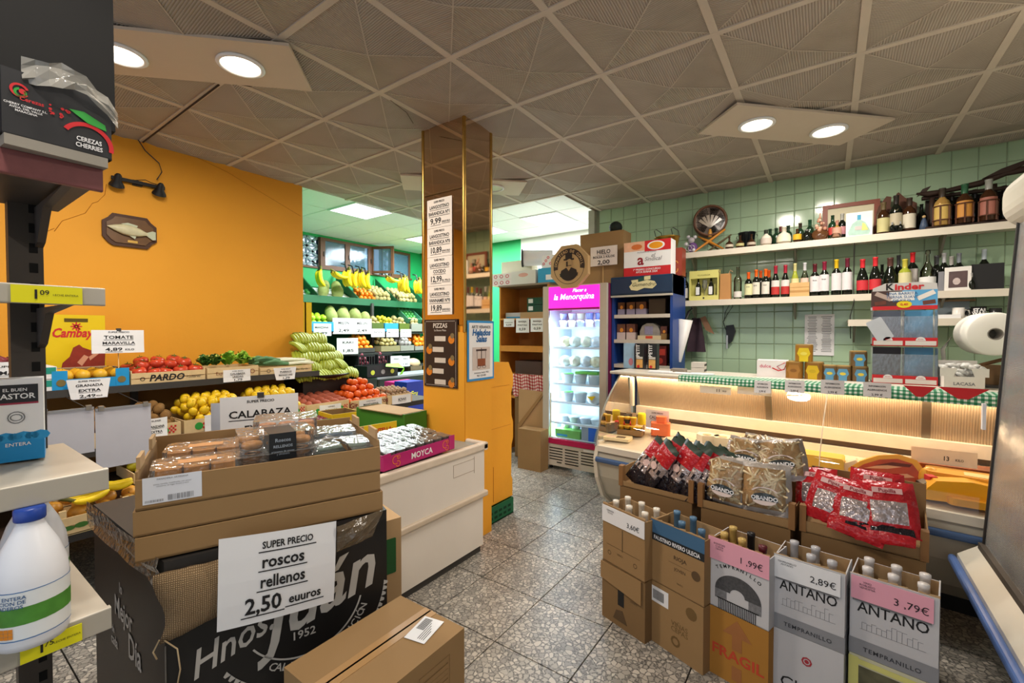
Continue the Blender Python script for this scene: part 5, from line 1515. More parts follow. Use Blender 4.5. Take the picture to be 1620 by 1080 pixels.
closed_box('carton', 'brown carton carrying the magenta and yellow one', (mgz[0], mgz[1], 0), 90, .42, .25, mgz[2] - .002, CARDD, 'carton', None, False)
t = closed_box('carton', 'magenta and yellow carton under the grey counter', mgz, 90, .42, .25, .09, MAG, 'carton', None, False)
part('yellow_patch', G().rect(-.03, .06, 0, .09, -.001), YEL, t)
blz = (-4.6, 4.197, 0.504)
t = closed_box('carton', 'dark blue carton with yellow lettering beside the pillar', (blz[0], blz[1], 0), 90, .30, .25, blz[2] + .32, mat('#162a8c', .5, var=.08), 'carton', None, False)
part('lettering', G().text('Fru', -.02, blz[2] + .13, .09, -.0015, 0, .03, shear=.2), mat('#d8dc4a', .6), t)
# ---- near row beyond the wall's end: potatoes, mandarins, garlic
pc = thing('produce_counter', 'dark low counter continuing the fruit stand into the back room', 'counter', (-3.68, 2.95, 0), 90)
part('top', G().box(-.78, .75, 0, .55, .712, .742), TIER, pc)
part('front_lip', G().box(-.78, .75, -.008, 0, .70, .75), DGREY, pc)
for x in (-.75, .0, .70):
 for yy in (.04, .48): part('leg', G().box(x, x + .03, yy, yy + .03, 0, .712), DGREY, pc)
a, b = 2.11, 2.536
zc = .744
cr = open_box('wooden_crate', 'wooden crate of sweet potatoes left of the mandarins', (-3.68, (a + b) / 2, zc), 90, b - a - .01, .42, .12, CRATEW, 'crate', .007)
emblem_print(cr, [-.09, .14])
for i in range(5):
 for j in range(4):
  inst(potato, USED, loc2w((-3.68, (a + b) / 2, zc), 90, (-.16 + .08 * i, .06 + .09 * j, .11 + .015 * j)), (R(90), 0, R(60 + 20 * i)), 'reddish sweet potato in the crate left of the mandarins', 'sweet potatoes')
sign('price_sign', 'curled white price sign on the sweet potato crate', (-3.655, (a + b) / 2 + .0, zc - .02), 84, .20, .125, [('LINEA', .82, .12, 0, .3), ('BONIATO', .55, .2, 0, .55), ('COLOR ROJO', .3, .17, 0, .6), ('1,79', .08, .2, 0, .3)], curl=.02)
a, b = 2.556, 2.964
cr = open_box('wooden_crate', 'wooden crate of mandarins printed with dark letters', (-3.68, (a + b) / 2, zc), 90, b - a - .01, .42, .10, CRATEW, 'crate', .007)
part('lettering', G().text('Git', -.18, .03, .07, -.0015, 0, .03).text('ros', .18, .045, .07, -.0015, 0, .02), mat('#7c2f26', .7), cr)
mb_ = (-3.68, (a + b) / 2, zc)
def mound(proto, base, rz, rx, ry, z0, r, layers, label, group):
 for k in range(layers):
  f = 1 - k / layers
  ax, ay = rx * f, ry * f
  n = max(1, int(2 * ax / (2 * r))); m_ = max(1, int(2 * ay / (2 * r)))
  for i in range(n + 1):
   for j in range(m_ + 1):
    x = -ax + 2 * ax * i / n if n else 0; y_ = -ay + 2 * ay * j / m_
    if k and (abs(x) > ax or abs(y_) > ay): continue
    inst(proto, USED, loc2w(base, rz, (x + random.uniform(-.2, .2) * r, ry + .05 + y_ + random.uniform(-.2, .2) * r, z0 + k * r * 1.5 + random.uniform(-.1, .1) * r)), (random.uniform(-.6, .6), random.uniform(-.6, .6), random.uniform(0, 6)), label, group, random.uniform(.92, 1.06))
mound(mandarin, mb_, 90, .20, .15, .09, .037, 4, 'red-orange mandarin heaped in the crate behind the freezer', 'mandarins')
sign('price_sign', 'white price strip MANDARINA on the mandarin crate', (-3.66, (a + b) / 2 + .0, zc + .02), 88, .26, .075, [('SUPER PRECIO', .75, .15, 0, .4), ('MANDARINA', .25, .42, .6, .66)], curl=.006)
a, b = 2.988, 3.312
cr = open_box('wooden_crate', 'wooden crate of small brown garlic right of the mandarins', (-3.68, (a + b) / 2, zc - .01), 90, b - a, .36, .11, CRATEW, 'crate', .007)
garlic = small_fruit('garlic', .022, .95, '#a08466', .003, .8, True, .3); garlic['category'] = 'garlic'
heap(garlic, (-3.68, (a + b) / 2, zc), 90, b - a - .02, .33, .075, .024, 2, .05, 'small brown bulb in the crate right of the mandarins', 'bulbs in the small crate')
sign('price_sign', 'white price sign on the small crate right of the mandarins', (-3.66, (a + b) / 2, zc + .005), 86, .24, .09, [('KIWI', .3, .5, .5, .4)], curl=.01)
# heap of green bananas on a dark round tray
bt = (-4.05, 2.502, 1.083)
t = thing('banana_tray', 'round dark tray on a box carrying the green bananas', 'tray', (bt[0], bt[1], .742), 90)
part('support_box', G().box(-.24, .22, -.05, .35, .0, bt[2] - .03 - .742), mat('#211c1a', .5), t)
part('tray_dish', G().lathe([(.26, bt[2] - .742 - .03), (.31, bt[2] - .742 - .005), (.315, bt[2] - .742 + .01), (.30, bt[2] - .742 - .0)], 22, (0, .12, 0), cap=True), mat('#1c1817', .35), t)
k = 0
rdb = random.Random(12)
for layer in range(5):
 wy = .27 - .045 * layer
 n = 5 - (layer > 2)
 for i in range(n):
  yy = -wy + 2 * wy * (i / max(1, n - 1))
  xx = .10 - .075 * layer + (.01 if i % 2 else 0)
  inst(gb, USED, (bt[0] + xx - .04, bt[1] + yy * .95 + .0, bt[2] + .03 + .085 * layer), (R(rdb.uniform(-12, 12)), R(rdb.uniform(20, 38)), R(rdb.uniform(-30, 30))), 'green banana bunch in the heap on the dark round tray', 'green banana bunches', 1.05)
# yellow bags hung at the wall's end
for k, px in enumerate((0, 1)):
 yy = [2.598, 2.662][k]
 z0_, z1_ = 1.452, 1.82
 t = tag(G().box(-.03, .03, -.04, .04, 0, z1_ - z0_).build('yellow_bag', YB, None, (-4.62, yy, z0_)), ['yellow hanging bag against the end of the orange wall', 'second yellow hanging bag, right of the first'][k], 'bag')
# ================================================================ WOODEN CABINET, RIGHT BACK
ORW = mat('#c98636', .5, var=.15, scale=12, name='orange_wood')
cx0, cx1, cy = -3.349, -2.635, 4.45
czt = 2.055
t = thing('wooden_cabinet', 'orange wooden open shelf cabinet left of the drinks fridge', 'cabinet', ((cx0 + cx1) / 2, cy, 0), 0)
hw = (cx1 - cx0) / 2
part('side_panel', G().box(-hw, -hw + .02, 0, .42, 0, czt), ORW, t)
part('side_panel', G().box(hw - .02, hw, 0, .42, 0, czt), ORW, t)
part('back_panel', G().box(-hw + .02, hw - .02, .41, .42, .0, czt), mat('#9c6428', .6, var=.15), t)
part('top_panel', G().box(-hw - .01, hw + .01, -.01, .42, czt, czt + .02), mat('#8a7a66', .6, var=.1), t)
zs = [1.668, 1.332, 0.988, 0.713]
for z in zs: part('shelf', G().box(-hw + .02, hw - .02, 0, .41, z - .02, z), ORW, t)
part('front_board', G().box(-hw + .02, hw - .02, -.005, .01, zs[1] - .07, zs[1] - .01), ORW, t)
CB = ((cx0 + cx1) / 2, cy)
def onshelf(name, label, cat, x, y, z, L, D, H, m, prints=None, rz=0):
 o = closed_box(name, label, (CB[0] + x, CB[1] + y, z), rz, L, D, H, m, cat, None, False)
 return o
o = onshelf('magazine_stack', 'grey and blue folded packs leaning on the cabinet upper shelf', 'packs', -.16, .06, zs[0], .26, .2, .07, mat('#b9bcc6', .4, var=.15), rz=8)
part('blue_strip', G().rect(-.12, .12, .0, .02, -.001), BLUEI, o)
for k in range(2):
 o = onshelf('green_pack', ['dark green glossy pack on the cabinet upper shelf, lower one', 'dark green glossy pack on the cabinet upper shelf, upper one'][k], 'pack', .12, .12, zs[0] + .075 + .09 * k, .3, .2, .085, mat('#20383a', .25, var=.4, scale=30), rz=-5)
 part('white_tag', G().rect(-.13, -.06, .02, .07, -.001), PAPER, o)
o = onshelf('flat_carton', 'flat beige carton under the green packs', 'carton', .10, .03, zs[0], .32, .3, .07, CARDL, rz=2)
for k, (x, lb, w, h) in enumerate([(-.20, 'first', .16, .10), (.0, 'second', .19, .17), (.21, 'third', .19, .16)]):
 sign('price_sign', 'white sign hanging below the cabinet upper shelf, %s from left' % lb, (CB[0] + x, cy - .012, zs[0] - h - .005), 0, w, h, [('BANDEJA', .72, .16, 0, .6), ('PASTAS', .48, .14, 0, .7), ('0,59', .16, .24, 0, .5)][0 if k else 1:], curl=.006)
tag(G().rbox(-.20, .20, 0, .28, 0, .16, .03).build('brown_bag', mat('#4a3430', .6, var=.2, bump=.3, bscale=10), None, (CB[0] + .05, cy + .03, zs[2])), 'dark brown bag on the cabinet shelf above the red gingham', 'bag')
# red gingham basket
gx0, gx1 = -3.073, -2.631
gz0, gz1 = 0.747, 1.006
t = thing('gingham_basket', 'basket lined with red and white gingham cloth', 'basket', ((gx0 + gx1) / 2, 4.36, gz0), 0)
g = G(); vs = []; N = 10
for j in range(4):
 for i in range(N + 1):
  x = (gx1 - gx0) * (i / N - .5) * (1 + .06 * (j / 3)); z = (gz1 - gz0) * j / 3 - (.02 * math.sin(i * 1.4) if j == 0 else 0)
  vs.append((x, -.012 * math.sin(i * 1.7) - .03 * (j / 3), z))
g.add(vs, [(j * 11 + i, j * 11 + i + 1, (j + 1) * 11 + i + 1, (j + 1) * 11 + i) for j in range(3) for i in range(N)])
part('gingham_cloth', g, CHECKR, t)
part('basket_body', G().box(-(gx1 - gx0) / 2 + .01, (gx1 - gx0) / 2 - .01, .01, .085, .0, gz1 - gz0 - .01), mat('#8a6a40', .8), t)
part('basket_stand', G().box(-(gx1 - gx0) / 2 + .01, (gx1 - gx0) / 2 - .01, .02, .085, -gz0 + .005, 0), CARDD, t)
# leaning cardboard and the tall brown carton at the cabinet's foot
fb = (-2.779, 3.967); fe = (-2.484, 4.041)
t = closed_box('carton', 'tall brown carton standing on the floor by the fridge', ((fb[0] + fe[0]) / 2, 4.03, 0), 0, fe[0] - fb[0], .16, .44, CARD, 'carton', None, False)
g = G().box(-.16, .14, 0, .02, .0, .62)
t = thing('cardboard_sheet', 'folded cardboard sheet leaning above the tall carton', 'cardboard', ((fb[0] + fe[0]) / 2 - .05, 4.22, .03), 8)
part('sheet', G().prism([(-.20, 0), (.20, 0), (.20, .80), (-.20, .82)], 0, .008, 'y'), CARDL, t)
part('fold', G().prism([(-.20, .35), (.12, .78), (.12, .82), (-.20, .42)], -.02, -.002, 'y'), CARD, t)
# things on the cabinet top
ct_ = czt + .021
def topbox(lb, x0, x1, y, H, col, D=.2, z=ct_, name='carton', cat='carton'):
 return closed_box(name, lb, ((x0 + x1) / 2, y, z), 0, x1 - x0, D, H, mat(col, .5, var=.08), cat, None, False)
for k in range(2):
 t = topbox(['red and white bread pack on the cabinet top, lower one', 'red and white bread pack on the cabinet top, upper one'][k], -3.484 - .01 * k, -3.151, 4.47, .075, '#e6dcd8', .2, ct_ + .077 * k, 'bread_pack', 'pack')
 for q in range(3): part('red_print', G().disc(.028, (-.10 + .09 * q, -.001, .038), 12, 0, .018, sz=.8), mat('#c23a50', .6), t)
t = topbox('large cream carton at the back of the cabinet top', -3.486, -3.016, 4.68, .33, '#e0d8c0', .14)
t = topbox('white soft pack with pink print in the middle of the cabinet top', -3.172, -2.823, 4.46, .16, '#dedbd4', .18)
part('pink_print', G().disc(.07, (.0, -.001, .11), 14, 0, sz=.35), mat('#dba79a', .6), t)
t = topbox('bright blue pack next to the octagonal box', -2.795, -2.54, 4.47, .17, '#2f9ccb', .2)
part('white_patch', G().rect(-.02, .10, .03, .09, -.001), PAPER, t)
rc = (-2.98, 4.70, 2.41)
t = thing('paper_roll', 'large white roll lying on the packs on the cabinet top', 'roll', (-3.089, 4.60, 2.416), 0)
part('roll_body', G().at(RZ(-60) @ RX(90) @ TR(0, 0, -.36)).lathe([(.095, 0), (.10, .01), (.10, .35), (.095, .36)], 22), PWHITE, t)
part('dark_rim', G().at(RZ(-60) @ RX(90)).lathe([(.085, -.0), (.112, .0), (.112, .02), (.085, .02)], 22, cap=False), DGREY, t)
t.scale = (1, 1, 1)
t = thing('wrapped_pack', 'white pack with red flower print behind the octagonal box', 'pack', (-2.684, 4.5, 2.238), 0)
part('wrapper', G().rbox(-.08, .10, 0, .1, 0, .16, .02, axis='y'), PWHITE, t)
for k in range(5): part('red_flower', G().disc(.018, (-.05 + .03 * k, -.001, .06 + .035 * (k % 3)), 8, 0, .008), mat('#d8566a', .6), t)
# ================================================================ DRINKS FRIDGE
fx0, fx1, fy = -2.555, -1.811, 4.22
fz = 1.995
FG = mat('#c4bfb5', .35, .2, var=.04, name='fridge_grey')
hw = (fx1 - fx0) / 2
FC = ((fx0 + fx1) / 2, fy)
t = thing('display_fridge', 'tall glass-door fridge with lit magenta header', 'fridge', (FC[0], FC[1], 0), 0)
fr_ = t
hdw = hw - .075
part('cabinet', G().box(-hw, -hw + .03, 0, .62, .06, fz).box(hw - .03, hw, 0, .62, .06, fz).box(-hw + .03, hw - .03, .59, .62, .3, fz).box(-hw + .03, hw - .03, .02, .62, fz - .03, fz).box(-hw + .03, hw - .03, 0.02, .6, .30, .345), FG, t)
part('side_skin', G().box(hw, hw + .004, .01, .62, .02, fz), mat('#6d1a45', .5, var=.1), t)
part('inner_liner', G().box(-hw + .03, -hw + .036, .03, .58, .345, fz - .03).box(hw - .036, hw - .03, .03, .58, .345, fz - .03).box(-hw + .03, hw - .03, .575, .59, .345, fz - .03).box(-hw + .03, hw - .03, .03, .58, .345, .35), mat('#e8f0f6', .5, var=.02), t)
zh0, zh1 = 1.734, 2.008
part('door_frame', G().box(-hw, -hw + .075, -.03, 0, .29, fz).box(hw - .075, hw, -.03, 0, .29, fz).box(-hw + .075, hw - .075, -.03, 0, fz - .012, fz).box(-hw + .075, hw - .075, -.03, 0, .29, .335), FG, t)
MGE = mat((.80, .02, .50), .5, var=0, emit=1.25, name='magenta_lit')
hd = part('header_panel', G().box(-hw + .075, hw - .075, -.034, -.0, zh0, fz - .012), MGE, t)
part('lettering', G().text('Placer a', .07, zh0 + .185, .050, -.036, 0, .015, shear=.35).text('la Menorquina', .0, zh0 + .11, .085, -.036, 0, .015, shear=.25, fit=.47), mat((1, .8, .95), .5, var=0, emit=1.6, name='lit_letters'), hd)
part('dark_band', G().box(-hw + .075, hw - .075, -.0345, -.034, zh0, zh0 + .02), mat('#a0106a', .5), hd)
part('lower_strip', G().box(-hw + .075, hw - .04, -.033, 0, .29, .345), mat('#b3144f', .45, var=.05), t)
part('door_glass', G().box(-hw + .075, hw - .075, -.018, -.012, .345, zh0), mk_glass('fridge_door_glass', (.92, .97, 1), .7), t)
part('kick_panel', G().box(-hw, hw, -.02, .02, .05, .285), mat('#cfc8ba', .4, var=.05), t)
for c in range(3):
 for r_ in range(6):
  if c == 0 and r_ == 5: xx0, xx1 = -.20, -.14
  elif c == 2 and r_ == 5: continue
  else: xx0, xx1 = -.29 + .19 * c, -.29 + .19 * c + .16
  part('vent_slot', G().box(xx0, xx1, -.0225, -.019, .235 - .030 * r_, .246 - .030 * r_), mat('#1d1a18', .8), t)
part('name_badge', G().box(.12, .25, -.0235, -.02, .255, .275), PAPER, t)
for sx in (-hw + .06, hw - .06): part('foot', G().lathe([(.02, 0), (.02, .05)], 10, (sx, .05, 0)).lathe([(.02, 0), (.02, .05)], 10, (sx, .55, 0)), DGREY, t, kind='stuff')
part('light_tube', G().box(-hw + .04, -hw + .055, .02, .035, .36, zh0), mat((.8, .93, 1), .5, var=0, emit=5, name='lit_tube'), t)
fzs = [1.548, 1.335, 1.122, 0.942, 0.742, 0.514, .352]
for z in fzs[:-1]:
 part('glass_shelf', G().box(-hw + .04, hw - .04, .05, .57, z - .008, z), mat('#dfe8ee', .3), t)
 part('shelf_front', G().box(-hw + .04, hw - .04, .04, .05, z - .018, z + .006), PWHITE, t)
# goods in the fridge
def tub(name, label, x, z, r, h, col, y=.16, group=None, squash=1, band=None):
 t = thing(name, label, 'tub', (FC[0] + x, FC[1] + y, z + .001), 0, group)
 part('cup', G().lathe([(r * .78, 0), (r, h * .92), (r * 1.06, h * .93), (r * 1.06, h)], 16), mat(col, .4, var=.06), t)
 part('lid', G().lathe([(r * 1.0, h), (r * .9, h + .006), (1e-4, h + .007)], 16), mat(band or '#e8ecef', .4, var=.05), t)
 return t
rdf = random.Random(21)
cols = ['#dfe4ee', '#f0eee6', '#cfd6ea', '#e9e4c8', '#8f95c4']
for s_, z in enumerate(fzs):
 y_ = .13
 if s_ == 0:
  for i in range(5):
   tub('ice_cream_tub', 'purple and white tub on the top fridge shelf', -.20 + .105 * i, z, .046, .075, ['#b9b4dc', '#e8e4d4', '#9aa0d0', '#ece8dc', '#7f86bf'][i], y_, 'tubs on the top fridge shelf')
   tub('ice_cream_tub', 'purple and white tub stacked on the top fridge shelf', -.20 + .105 * i, z + .084, .044, .07, ['#8a90c8', '#cfd2e4', '#e2dcc8', '#6f7ab8', '#5f6eb0'][i], y_, 'upper tubs on the top fridge shelf')
 elif s_ in (1, 2):
  for i in range(4):
   t = thing('frozen_bag', 'frosted bag on fridge shelf %s, %s from left' % (['one', 'two', 'three'][s_], ['first', 'second', 'third', 'fourth'][i]), 'bag', (FC[0] - .19 + .125 * i, FC[1] + .12, z + .002), 10 * (i % 2))
   part('bag_body', ripple_ball(.07, .85, 4, .12, 14, 8), mat(['#dfe3e6', '#e4d8b4', '#d8dcd0', '#e8e2c8'][(i + s_) % 4], .35, var=.3, scale=30), t, loc=(0, .04, .058))
 elif s_ in (3, 4):
  for i in range(3):
   tub('white_tub', 'tapered white ribbed tub on fridge shelf', -.15 + .16 * i, z, .068, .10, '#eef1f2', y_, 'white ribbed tubs in the fridge', 1, '#dfeadf' if i else '#5fc04a')
  if s_ == 3:
   t = closed_box('green_pack', 'flat green pack on the white tubs', (FC[0] + .10, FC[1] + .07, z + .11), 0, .26, .15, .025, mat('#7fce5a', .4), 'pack', None, False)
  if s_ == 4:
   t = thing('printed_bag', 'white bag with yellow and black print on the fridge shelf', 'bag', (FC[0] + .20, FC[1] + .06, z), 0)
   part('bag_body', ripple_ball(.075, .9, 5, .08, 14, 8), mat('#e6e8e4', .35, var=.1), t, loc=(0, .0, .066))
   part('yellow_print', G().quad([(-.05, -.078, .09), (.05, -.078, .10), (.01, -.080, .05)], 0), YEL, t)
 elif s_ == 5:
  for i in range(4):
   tub('round_tub', 'round pale tub on the second lowest fridge shelf', -.20 + .13 * i, z, .055, .06, ['#e8eef0', '#c8d8c0', '#d8dde2', '#e6eaea'][i], y_, 'round tubs in the fridge')
 else:
  for i in range(4):
   tub('white_tub', 'large white tub at the fridge bottom', -.19 + .13 * i, z + .09, .058, .13, '#e9eff2', y_ + .03, 'large tubs at the fridge bottom')
  t = closed_box('green_pack', 'green and white pack at the fridge bottom', (FC[0] - .11, FC[1] + .05, z), 0, .30, .12, .085, mat('#7cc05a', .4), 'pack', None, False)
  part('blue_print', G().rect(-.13, .0, .012, .035, -.001), BLUEI, t)
  t = closed_box('blue_pack', 'grey and blue carton at the fridge bottom right', (FC[0] + .15, FC[1] + .05, z), 0, .18, .14, .16, mat('#a9b2ba', .4), 'pack', None, False)
  part('blue_flash', G().prism([(-.01, .0), (.05, 0), (.085, .16), (-.01, .16)], -.002, 0, 'y'), mat('#1d6fe0', .4), t)
# ---- on top of the fridge: octagonal box, cardboard with HIELO sign
oz = 2.185; ox = -2.221
orr = (-2.003 - -2.467) / 2 * 1.04
t = thing('octagonal_box', 'octagonal kraft box with a top-hatted gentleman emblem on the fridge', 'box', (ox, 4.16, oz), -3)
oc = [(orr * math.cos(R(22.5 + 45 * k)), orr * math.sin(R(22.5 + 45 * k))) for k in range(8)]
part('box_body', G().prism(oc, 0, .05, 'y'), mat('#c4a273', .7, var=.06), t)
part('ring_print', G().disc(orr * .78, (0, -.002, 0), 40, 0, orr * .56, -10, 190).disc(orr * .76, (0, -.002, 0), 30, 0, orr * .74, 190, 350), mat('#3c2c26', .7), t)
part('arc_lettering', G().arctext('DONATERO DE CONIL', 0, 0, orr * .605, orr * .17, 90, 165, -.0035, 0, .03), mat('#c4a273', .7), t)
g = G()
g.disc(orr * .50, (0, -.003, -orr * .12), 20, 0, 0, 200, 340)
g.rect(-orr * .17, orr * .17, orr * .33, orr * .62, -.003).rect(-orr * .26, orr * .26, orr * .27, orr * .34, -.003)
g.prism([(-orr * .45, -orr * .42), (-orr * .38, -orr * .16), (-orr * .12, -orr * .04), (0, -orr * .2), (orr * .12, -orr * .04), (orr * .38, -orr * .16), (orr * .45, -orr * .42)], -.0032, -.003, 'y')
part('gentleman_emblem', g, mat('#2f221e', .7), t, kind='stuff')
part('face_emblem', G().disc(orr * .17, (orr * .03, -.0042, orr * .12), 12, 0, 0, 0, 360, 1.2), mat('#b8976a', .7), t)
part('moustache', G().rect(-.01, orr * .14, orr * .02, orr * .05, -.005).rect(-.03, -.01, orr * .0, orr * .22, -.005), mat('#2f221e', .7), t, kind='stuff')
hx0, hx1 = -2.22, -1.73
hz0, hz1 = fz + .001, 2.554
t = closed_box('carton', 'large brown carton on the fridge behind the ice price sign', ((hx0 + hx1) / 2, 4.42, hz0), 0, hx1 - hx0, .22, hz1 - hz0, CARD, 'carton', None, False)
sign('price_sign', 'white handwritten sign HIELO 2,00 on the fridge', (-1.928, 4.38, 2.196), 0, .30, .20, [('HIELO', .62, .3, .3, .5), ('BOLSA 2 KILOS', .40, .17, 0, .8), ('2,00', .08, .3, .4, .45)], curl=.004, paper=mat('#e0d6ce', .6))
tag(G().tube([(-1.943, 4.40, fz), (-1.943, 4.40, 2.212)], .005, 6).build('stick', WOOD), 'thin stick under the ice price sign', 'stick')
hb = (-2.051, 5, 2.711)
tag(G().ball(.07, (0, 0, .0), 12, 8, sz=.9).build('knitted_hat', mat('#17201c', .8, bump=.5), None, (-1.846, 4.5, hz1 + .05)), 'dark knitted thing peeping above the brown carton', 'cap')
# ================================================================ BLUE DISPLAY UNIT
BLU = mat('#1d3f86', .4, var=.12, name='blue_enamel')
bx0, bx1, by = -1.813 + .012, -1.194, 4.30
hw = (bx1 - bx0) / 2; BCx = (bx0 + bx1) / 2
bz = 2.05
t = thing('blue_display_stand', 'blue shelved display stand with a cream script logo on its header', 'display stand', (BCx, by, 0), 0)
part('side_panel', G().box(-hw, -hw + .025, 0, .45, 0, bz), BLU, t)
part('side_panel', G().box(hw - .025, hw, 0, .45, 0, bz), BLU, t)
part('rear_panel', G().box(-hw + .025, hw - .025, .43, .45, 0, bz), mat('#2a2624', .6), t)
hz_ = 1.865
hd = part('header', G().rbox(-hw, hw, -.03, .4, hz_, bz, .02, axis='x'), mat('#1a3350', .35, var=.15), t)
part('header_trim', G().box(-hw, hw, -.035, .0, hz_ - .018, hz_), mat('#b9b4a8', .4), hd)
lg = part('logo_shape', G().prism([(-.11, -.045), (-.13, -.01), (-.10, .02), (-.11, .05), (-.04, .055), (-.035, .03), (.05, .045), (.12, .03), (.14, -.005), (.10, -.04), (.02, -.03), (-.05, -.055)], -.034, -.031, 'y'), mat('#d8cfa0', .5), hd, loc=(.02, 0, (hz_ + bz) / 2))
part('logo_flag', G().at(TR(.04, 0, (hz_ + bz) / 2 + .05)).prism([(-.06, -.02), (.0, -.005), (.0, .03), (-.06, .015)], -.035, -.031, 'y', 0).prism([(.0, -.005), (.06, .0), (.06, .035), (.0, .03)], -.035, -.031, 'y', 1), [mat('#1f4a42', .5), mat('#d8cfa0', .5)], hd)
part('lettering', G().text('Gumendro', .03, (hz_ + bz) / 2 - .012, .052, -.0355, 0, .0, shear=.4), mat('#3a3a2a', .6), hd)
bzs = [1.674, 1.425, 1.176]
for z in bzs:
 part('shelf', G().box(-hw + .025, hw - .025, .0, .43, z - .035, z), mat('#c8c0b4', .4, var=.05), t)
def pack(label, x, z, w, h, cb, ct, y=.05, name='biscuit_pack', group=None, deco=None):
 o = thing(name, label, 'pack', (BCx + x, by + y, z + .001), 0, group)
 part('lower_box', G().box(-w / 2, w / 2, 0, .09, 0, h * .45), mat(cb, .5, var=.08), o)
 part('window', G().box(-w / 2, w / 2, 0.002, .088, h * .45, h), mat(ct, .25, var=.3, scale=30), o)
 part('flame_picture', G().disc(w * .22, (w * .08, -.002, h * .6), 10, 0, sz=1.2), mat('#d88a2a', .5, var=.3, scale=60), o)
 return o
for k, x in enumerate((-.225, -.125, -.02)):
 pack('small brown and lilac biscuit pack on the top shelf of the blue stand', x, bzs[0], [.07, .085, .10][k], .125, '#8f869c', '#4f2c1c', group='packs on the top shelf of the blue stand')
t = closed_box('brown_carton', 'plain brown carton at the right of the blue stand top shelf', (BCx + .13, by + .08, bzs[0]), 0, .16, .2, .15, mat('#4a3a28', .6), 'carton', None, False)
for k, x in enumerate((-.225, -.125)):
 pack('pink and white biscuit pack on the middle shelf of the blue stand', x, bzs[1], .085, .155, '#cbb9b4', '#6a443c', group='packs on the middle shelf of the blue stand')
t = thing('round_biscuit_tub', 'round-topped clear tub of biscuits on the middle blue shelf', 'tub', (BCx + .07, by + .05, bzs[1] + .001), 0)
part('tub_body', G().prism([(-.10, 0), (.10, 0), (.10, .08), (.075, .135), (.03, .16), (-.03, .16), (-.075, .135), (-.10, .08)], 0, .09, 'y'), mat('#8f8a84', .25, var=.4, scale=25), t)
part('cream_base', G().box(-.12, .11, -.004, .09, 0, .04), mat('#cdbf9e', .5), t)
part('red_label', G().rect(-.04, .03, .01, .035, -.0052), mat('#c9402a', .5), t)
part('purple_print', G().rect(-.05, .03, .05, .13, -.002), mat('#8a85a0', .5, var=.3, scale=60), t)
pack('brown pack with yellow flame at the right of the middle blue shelf', .205, bzs[1], .06, .13, '#8a6a3a', '#5a2f22')
# bottom shelf: tall black packs
t = closed_box('blue_carton', 'tall pale blue and white carton in front of the lowest blue shelf', (-1.503, 3.99, 1.166), 0, .10, .08, .23, mat('#9cc0dc', .3, var=.25, scale=12), 'carton', None, False)
part('red_splash', G().disc(.022, (.02, -.001, .06), 10, 0, sz=1.6), mat('#c07a8a', .5), t)
for k, x in enumerate((-.065, .055)):
 t = closed_box('black_pack', 'tall black pack with vertical white lettering, %s of two on the counter' % ['left', 'right'][k], ([-1.395, -1.28][k], 3.97, 1.166), 0, .085, .07, .23, mat('#1f2325', .35, var=.1), 'pack', None, False)
 part('lettering', G().text('PETIT', .0, .165, .045, -.0012, 0, .02, rot=90, align='CENTER'), PWHITE, t)
 part('biscuit_picture', G().rect(-.03, .03, .01, .085, -.0012, 0).rect(-.03, .03, .09, .11, -.0014, 1), [mat('#d8a45a', .5, var=.3, scale=40), mat('#c8c4bc', .5)], t)
 for q in (0,): part('red_corner', G().disc(.014, (-.01, -.0018, .022), 8, 0), REDI, t)
t = thing('red_pack', 'dark red packet leaning at the right of the lowest blue shelf', 'pack', (BCx + .16, by + .02, bzs[2] + .001), 0)
part('wrapper', G().box(-.08, .08, 0, .06, 0, .19), mat('#5c1a18', .3, var=.4, scale=20), t)
part('red_print', G().rect(-.03, .07, .10, .16, -.001).disc(.03, (.02, -.001, .045), 10, 0), mat('#a8342a', .5), t)
# on top of the blue unit: red and white box, brass bucket, red tin
t = thing('dessert_box', 'red and white dessert box with a round yellow tart picture', 'box', (-1.456, 4.33, bz + .001), 0)
w_, h_ = -1.232 - -1.695, 2.439 - 2.069
part('box_body', G().box(-w_ / 2, w_ / 2, 0, .16, 0, h_ * .92), PAPER, t)
part('red_base', G().rect(-w_ / 2, w_ / 2, 0, h_ * .24, -.001), REDI, t)
part('lettering', G().text('1º PREMIO CONCURSO\nAFCA EDBAR 2024', 0, h_ * .15, .026, -.0025, 0, .02, lsp=.95), PWHITE, t)
part('red_letter', G().text('a', -.06, h_ * .30, .15, -.002, 0, .02), mat('#8f1f2a', .6), t)
part('script_lettering', G().text('el\nSindical', .06, h_ * .48, .055, -.002, 0, .0, shear=.3, lsp=.6).text('PASTELERIA ARTESANA', 0, h_ * .61, .018, -.002), GREYINK, t)
part('upper_picture', G().rect(-w_ / 2, -.02, h_ * .67, h_ * .92, -.0012, 0).rect(-.02, w_ / 2, h_ * .64, h_ * .92, -.0012, 1), [mat('#e6b494', .5, var=.2, scale=20), REDI], t)
part('plate_picture', G().disc(.085, (.09, -.002, h_ * .78), 22, 0, sz=.5).disc(.066, (.09, -.003, h_ * .78), 22, 1, sz=.5), [PWHITE, mat('#e69a1c', .5)], t)
part('tart_picture', G().disc(.055, (-.10, -.002, h_ * .78), 12, 0, sz=.5), mat('#d8743a', .5, var=.3), t)
t = thing('brass_bucket', 'oval brass bucket with dark iron handles standing behind the dessert box', 'bucket', (-1.345, 4.62, 2.352), 0)
part('bucket_body', G().lathe([(.09, 0), (.11, .10), (.118, .105), (.112, .11)], 20, sx=1.1), mat('#a8843a', .3, .9, var=.15), t)
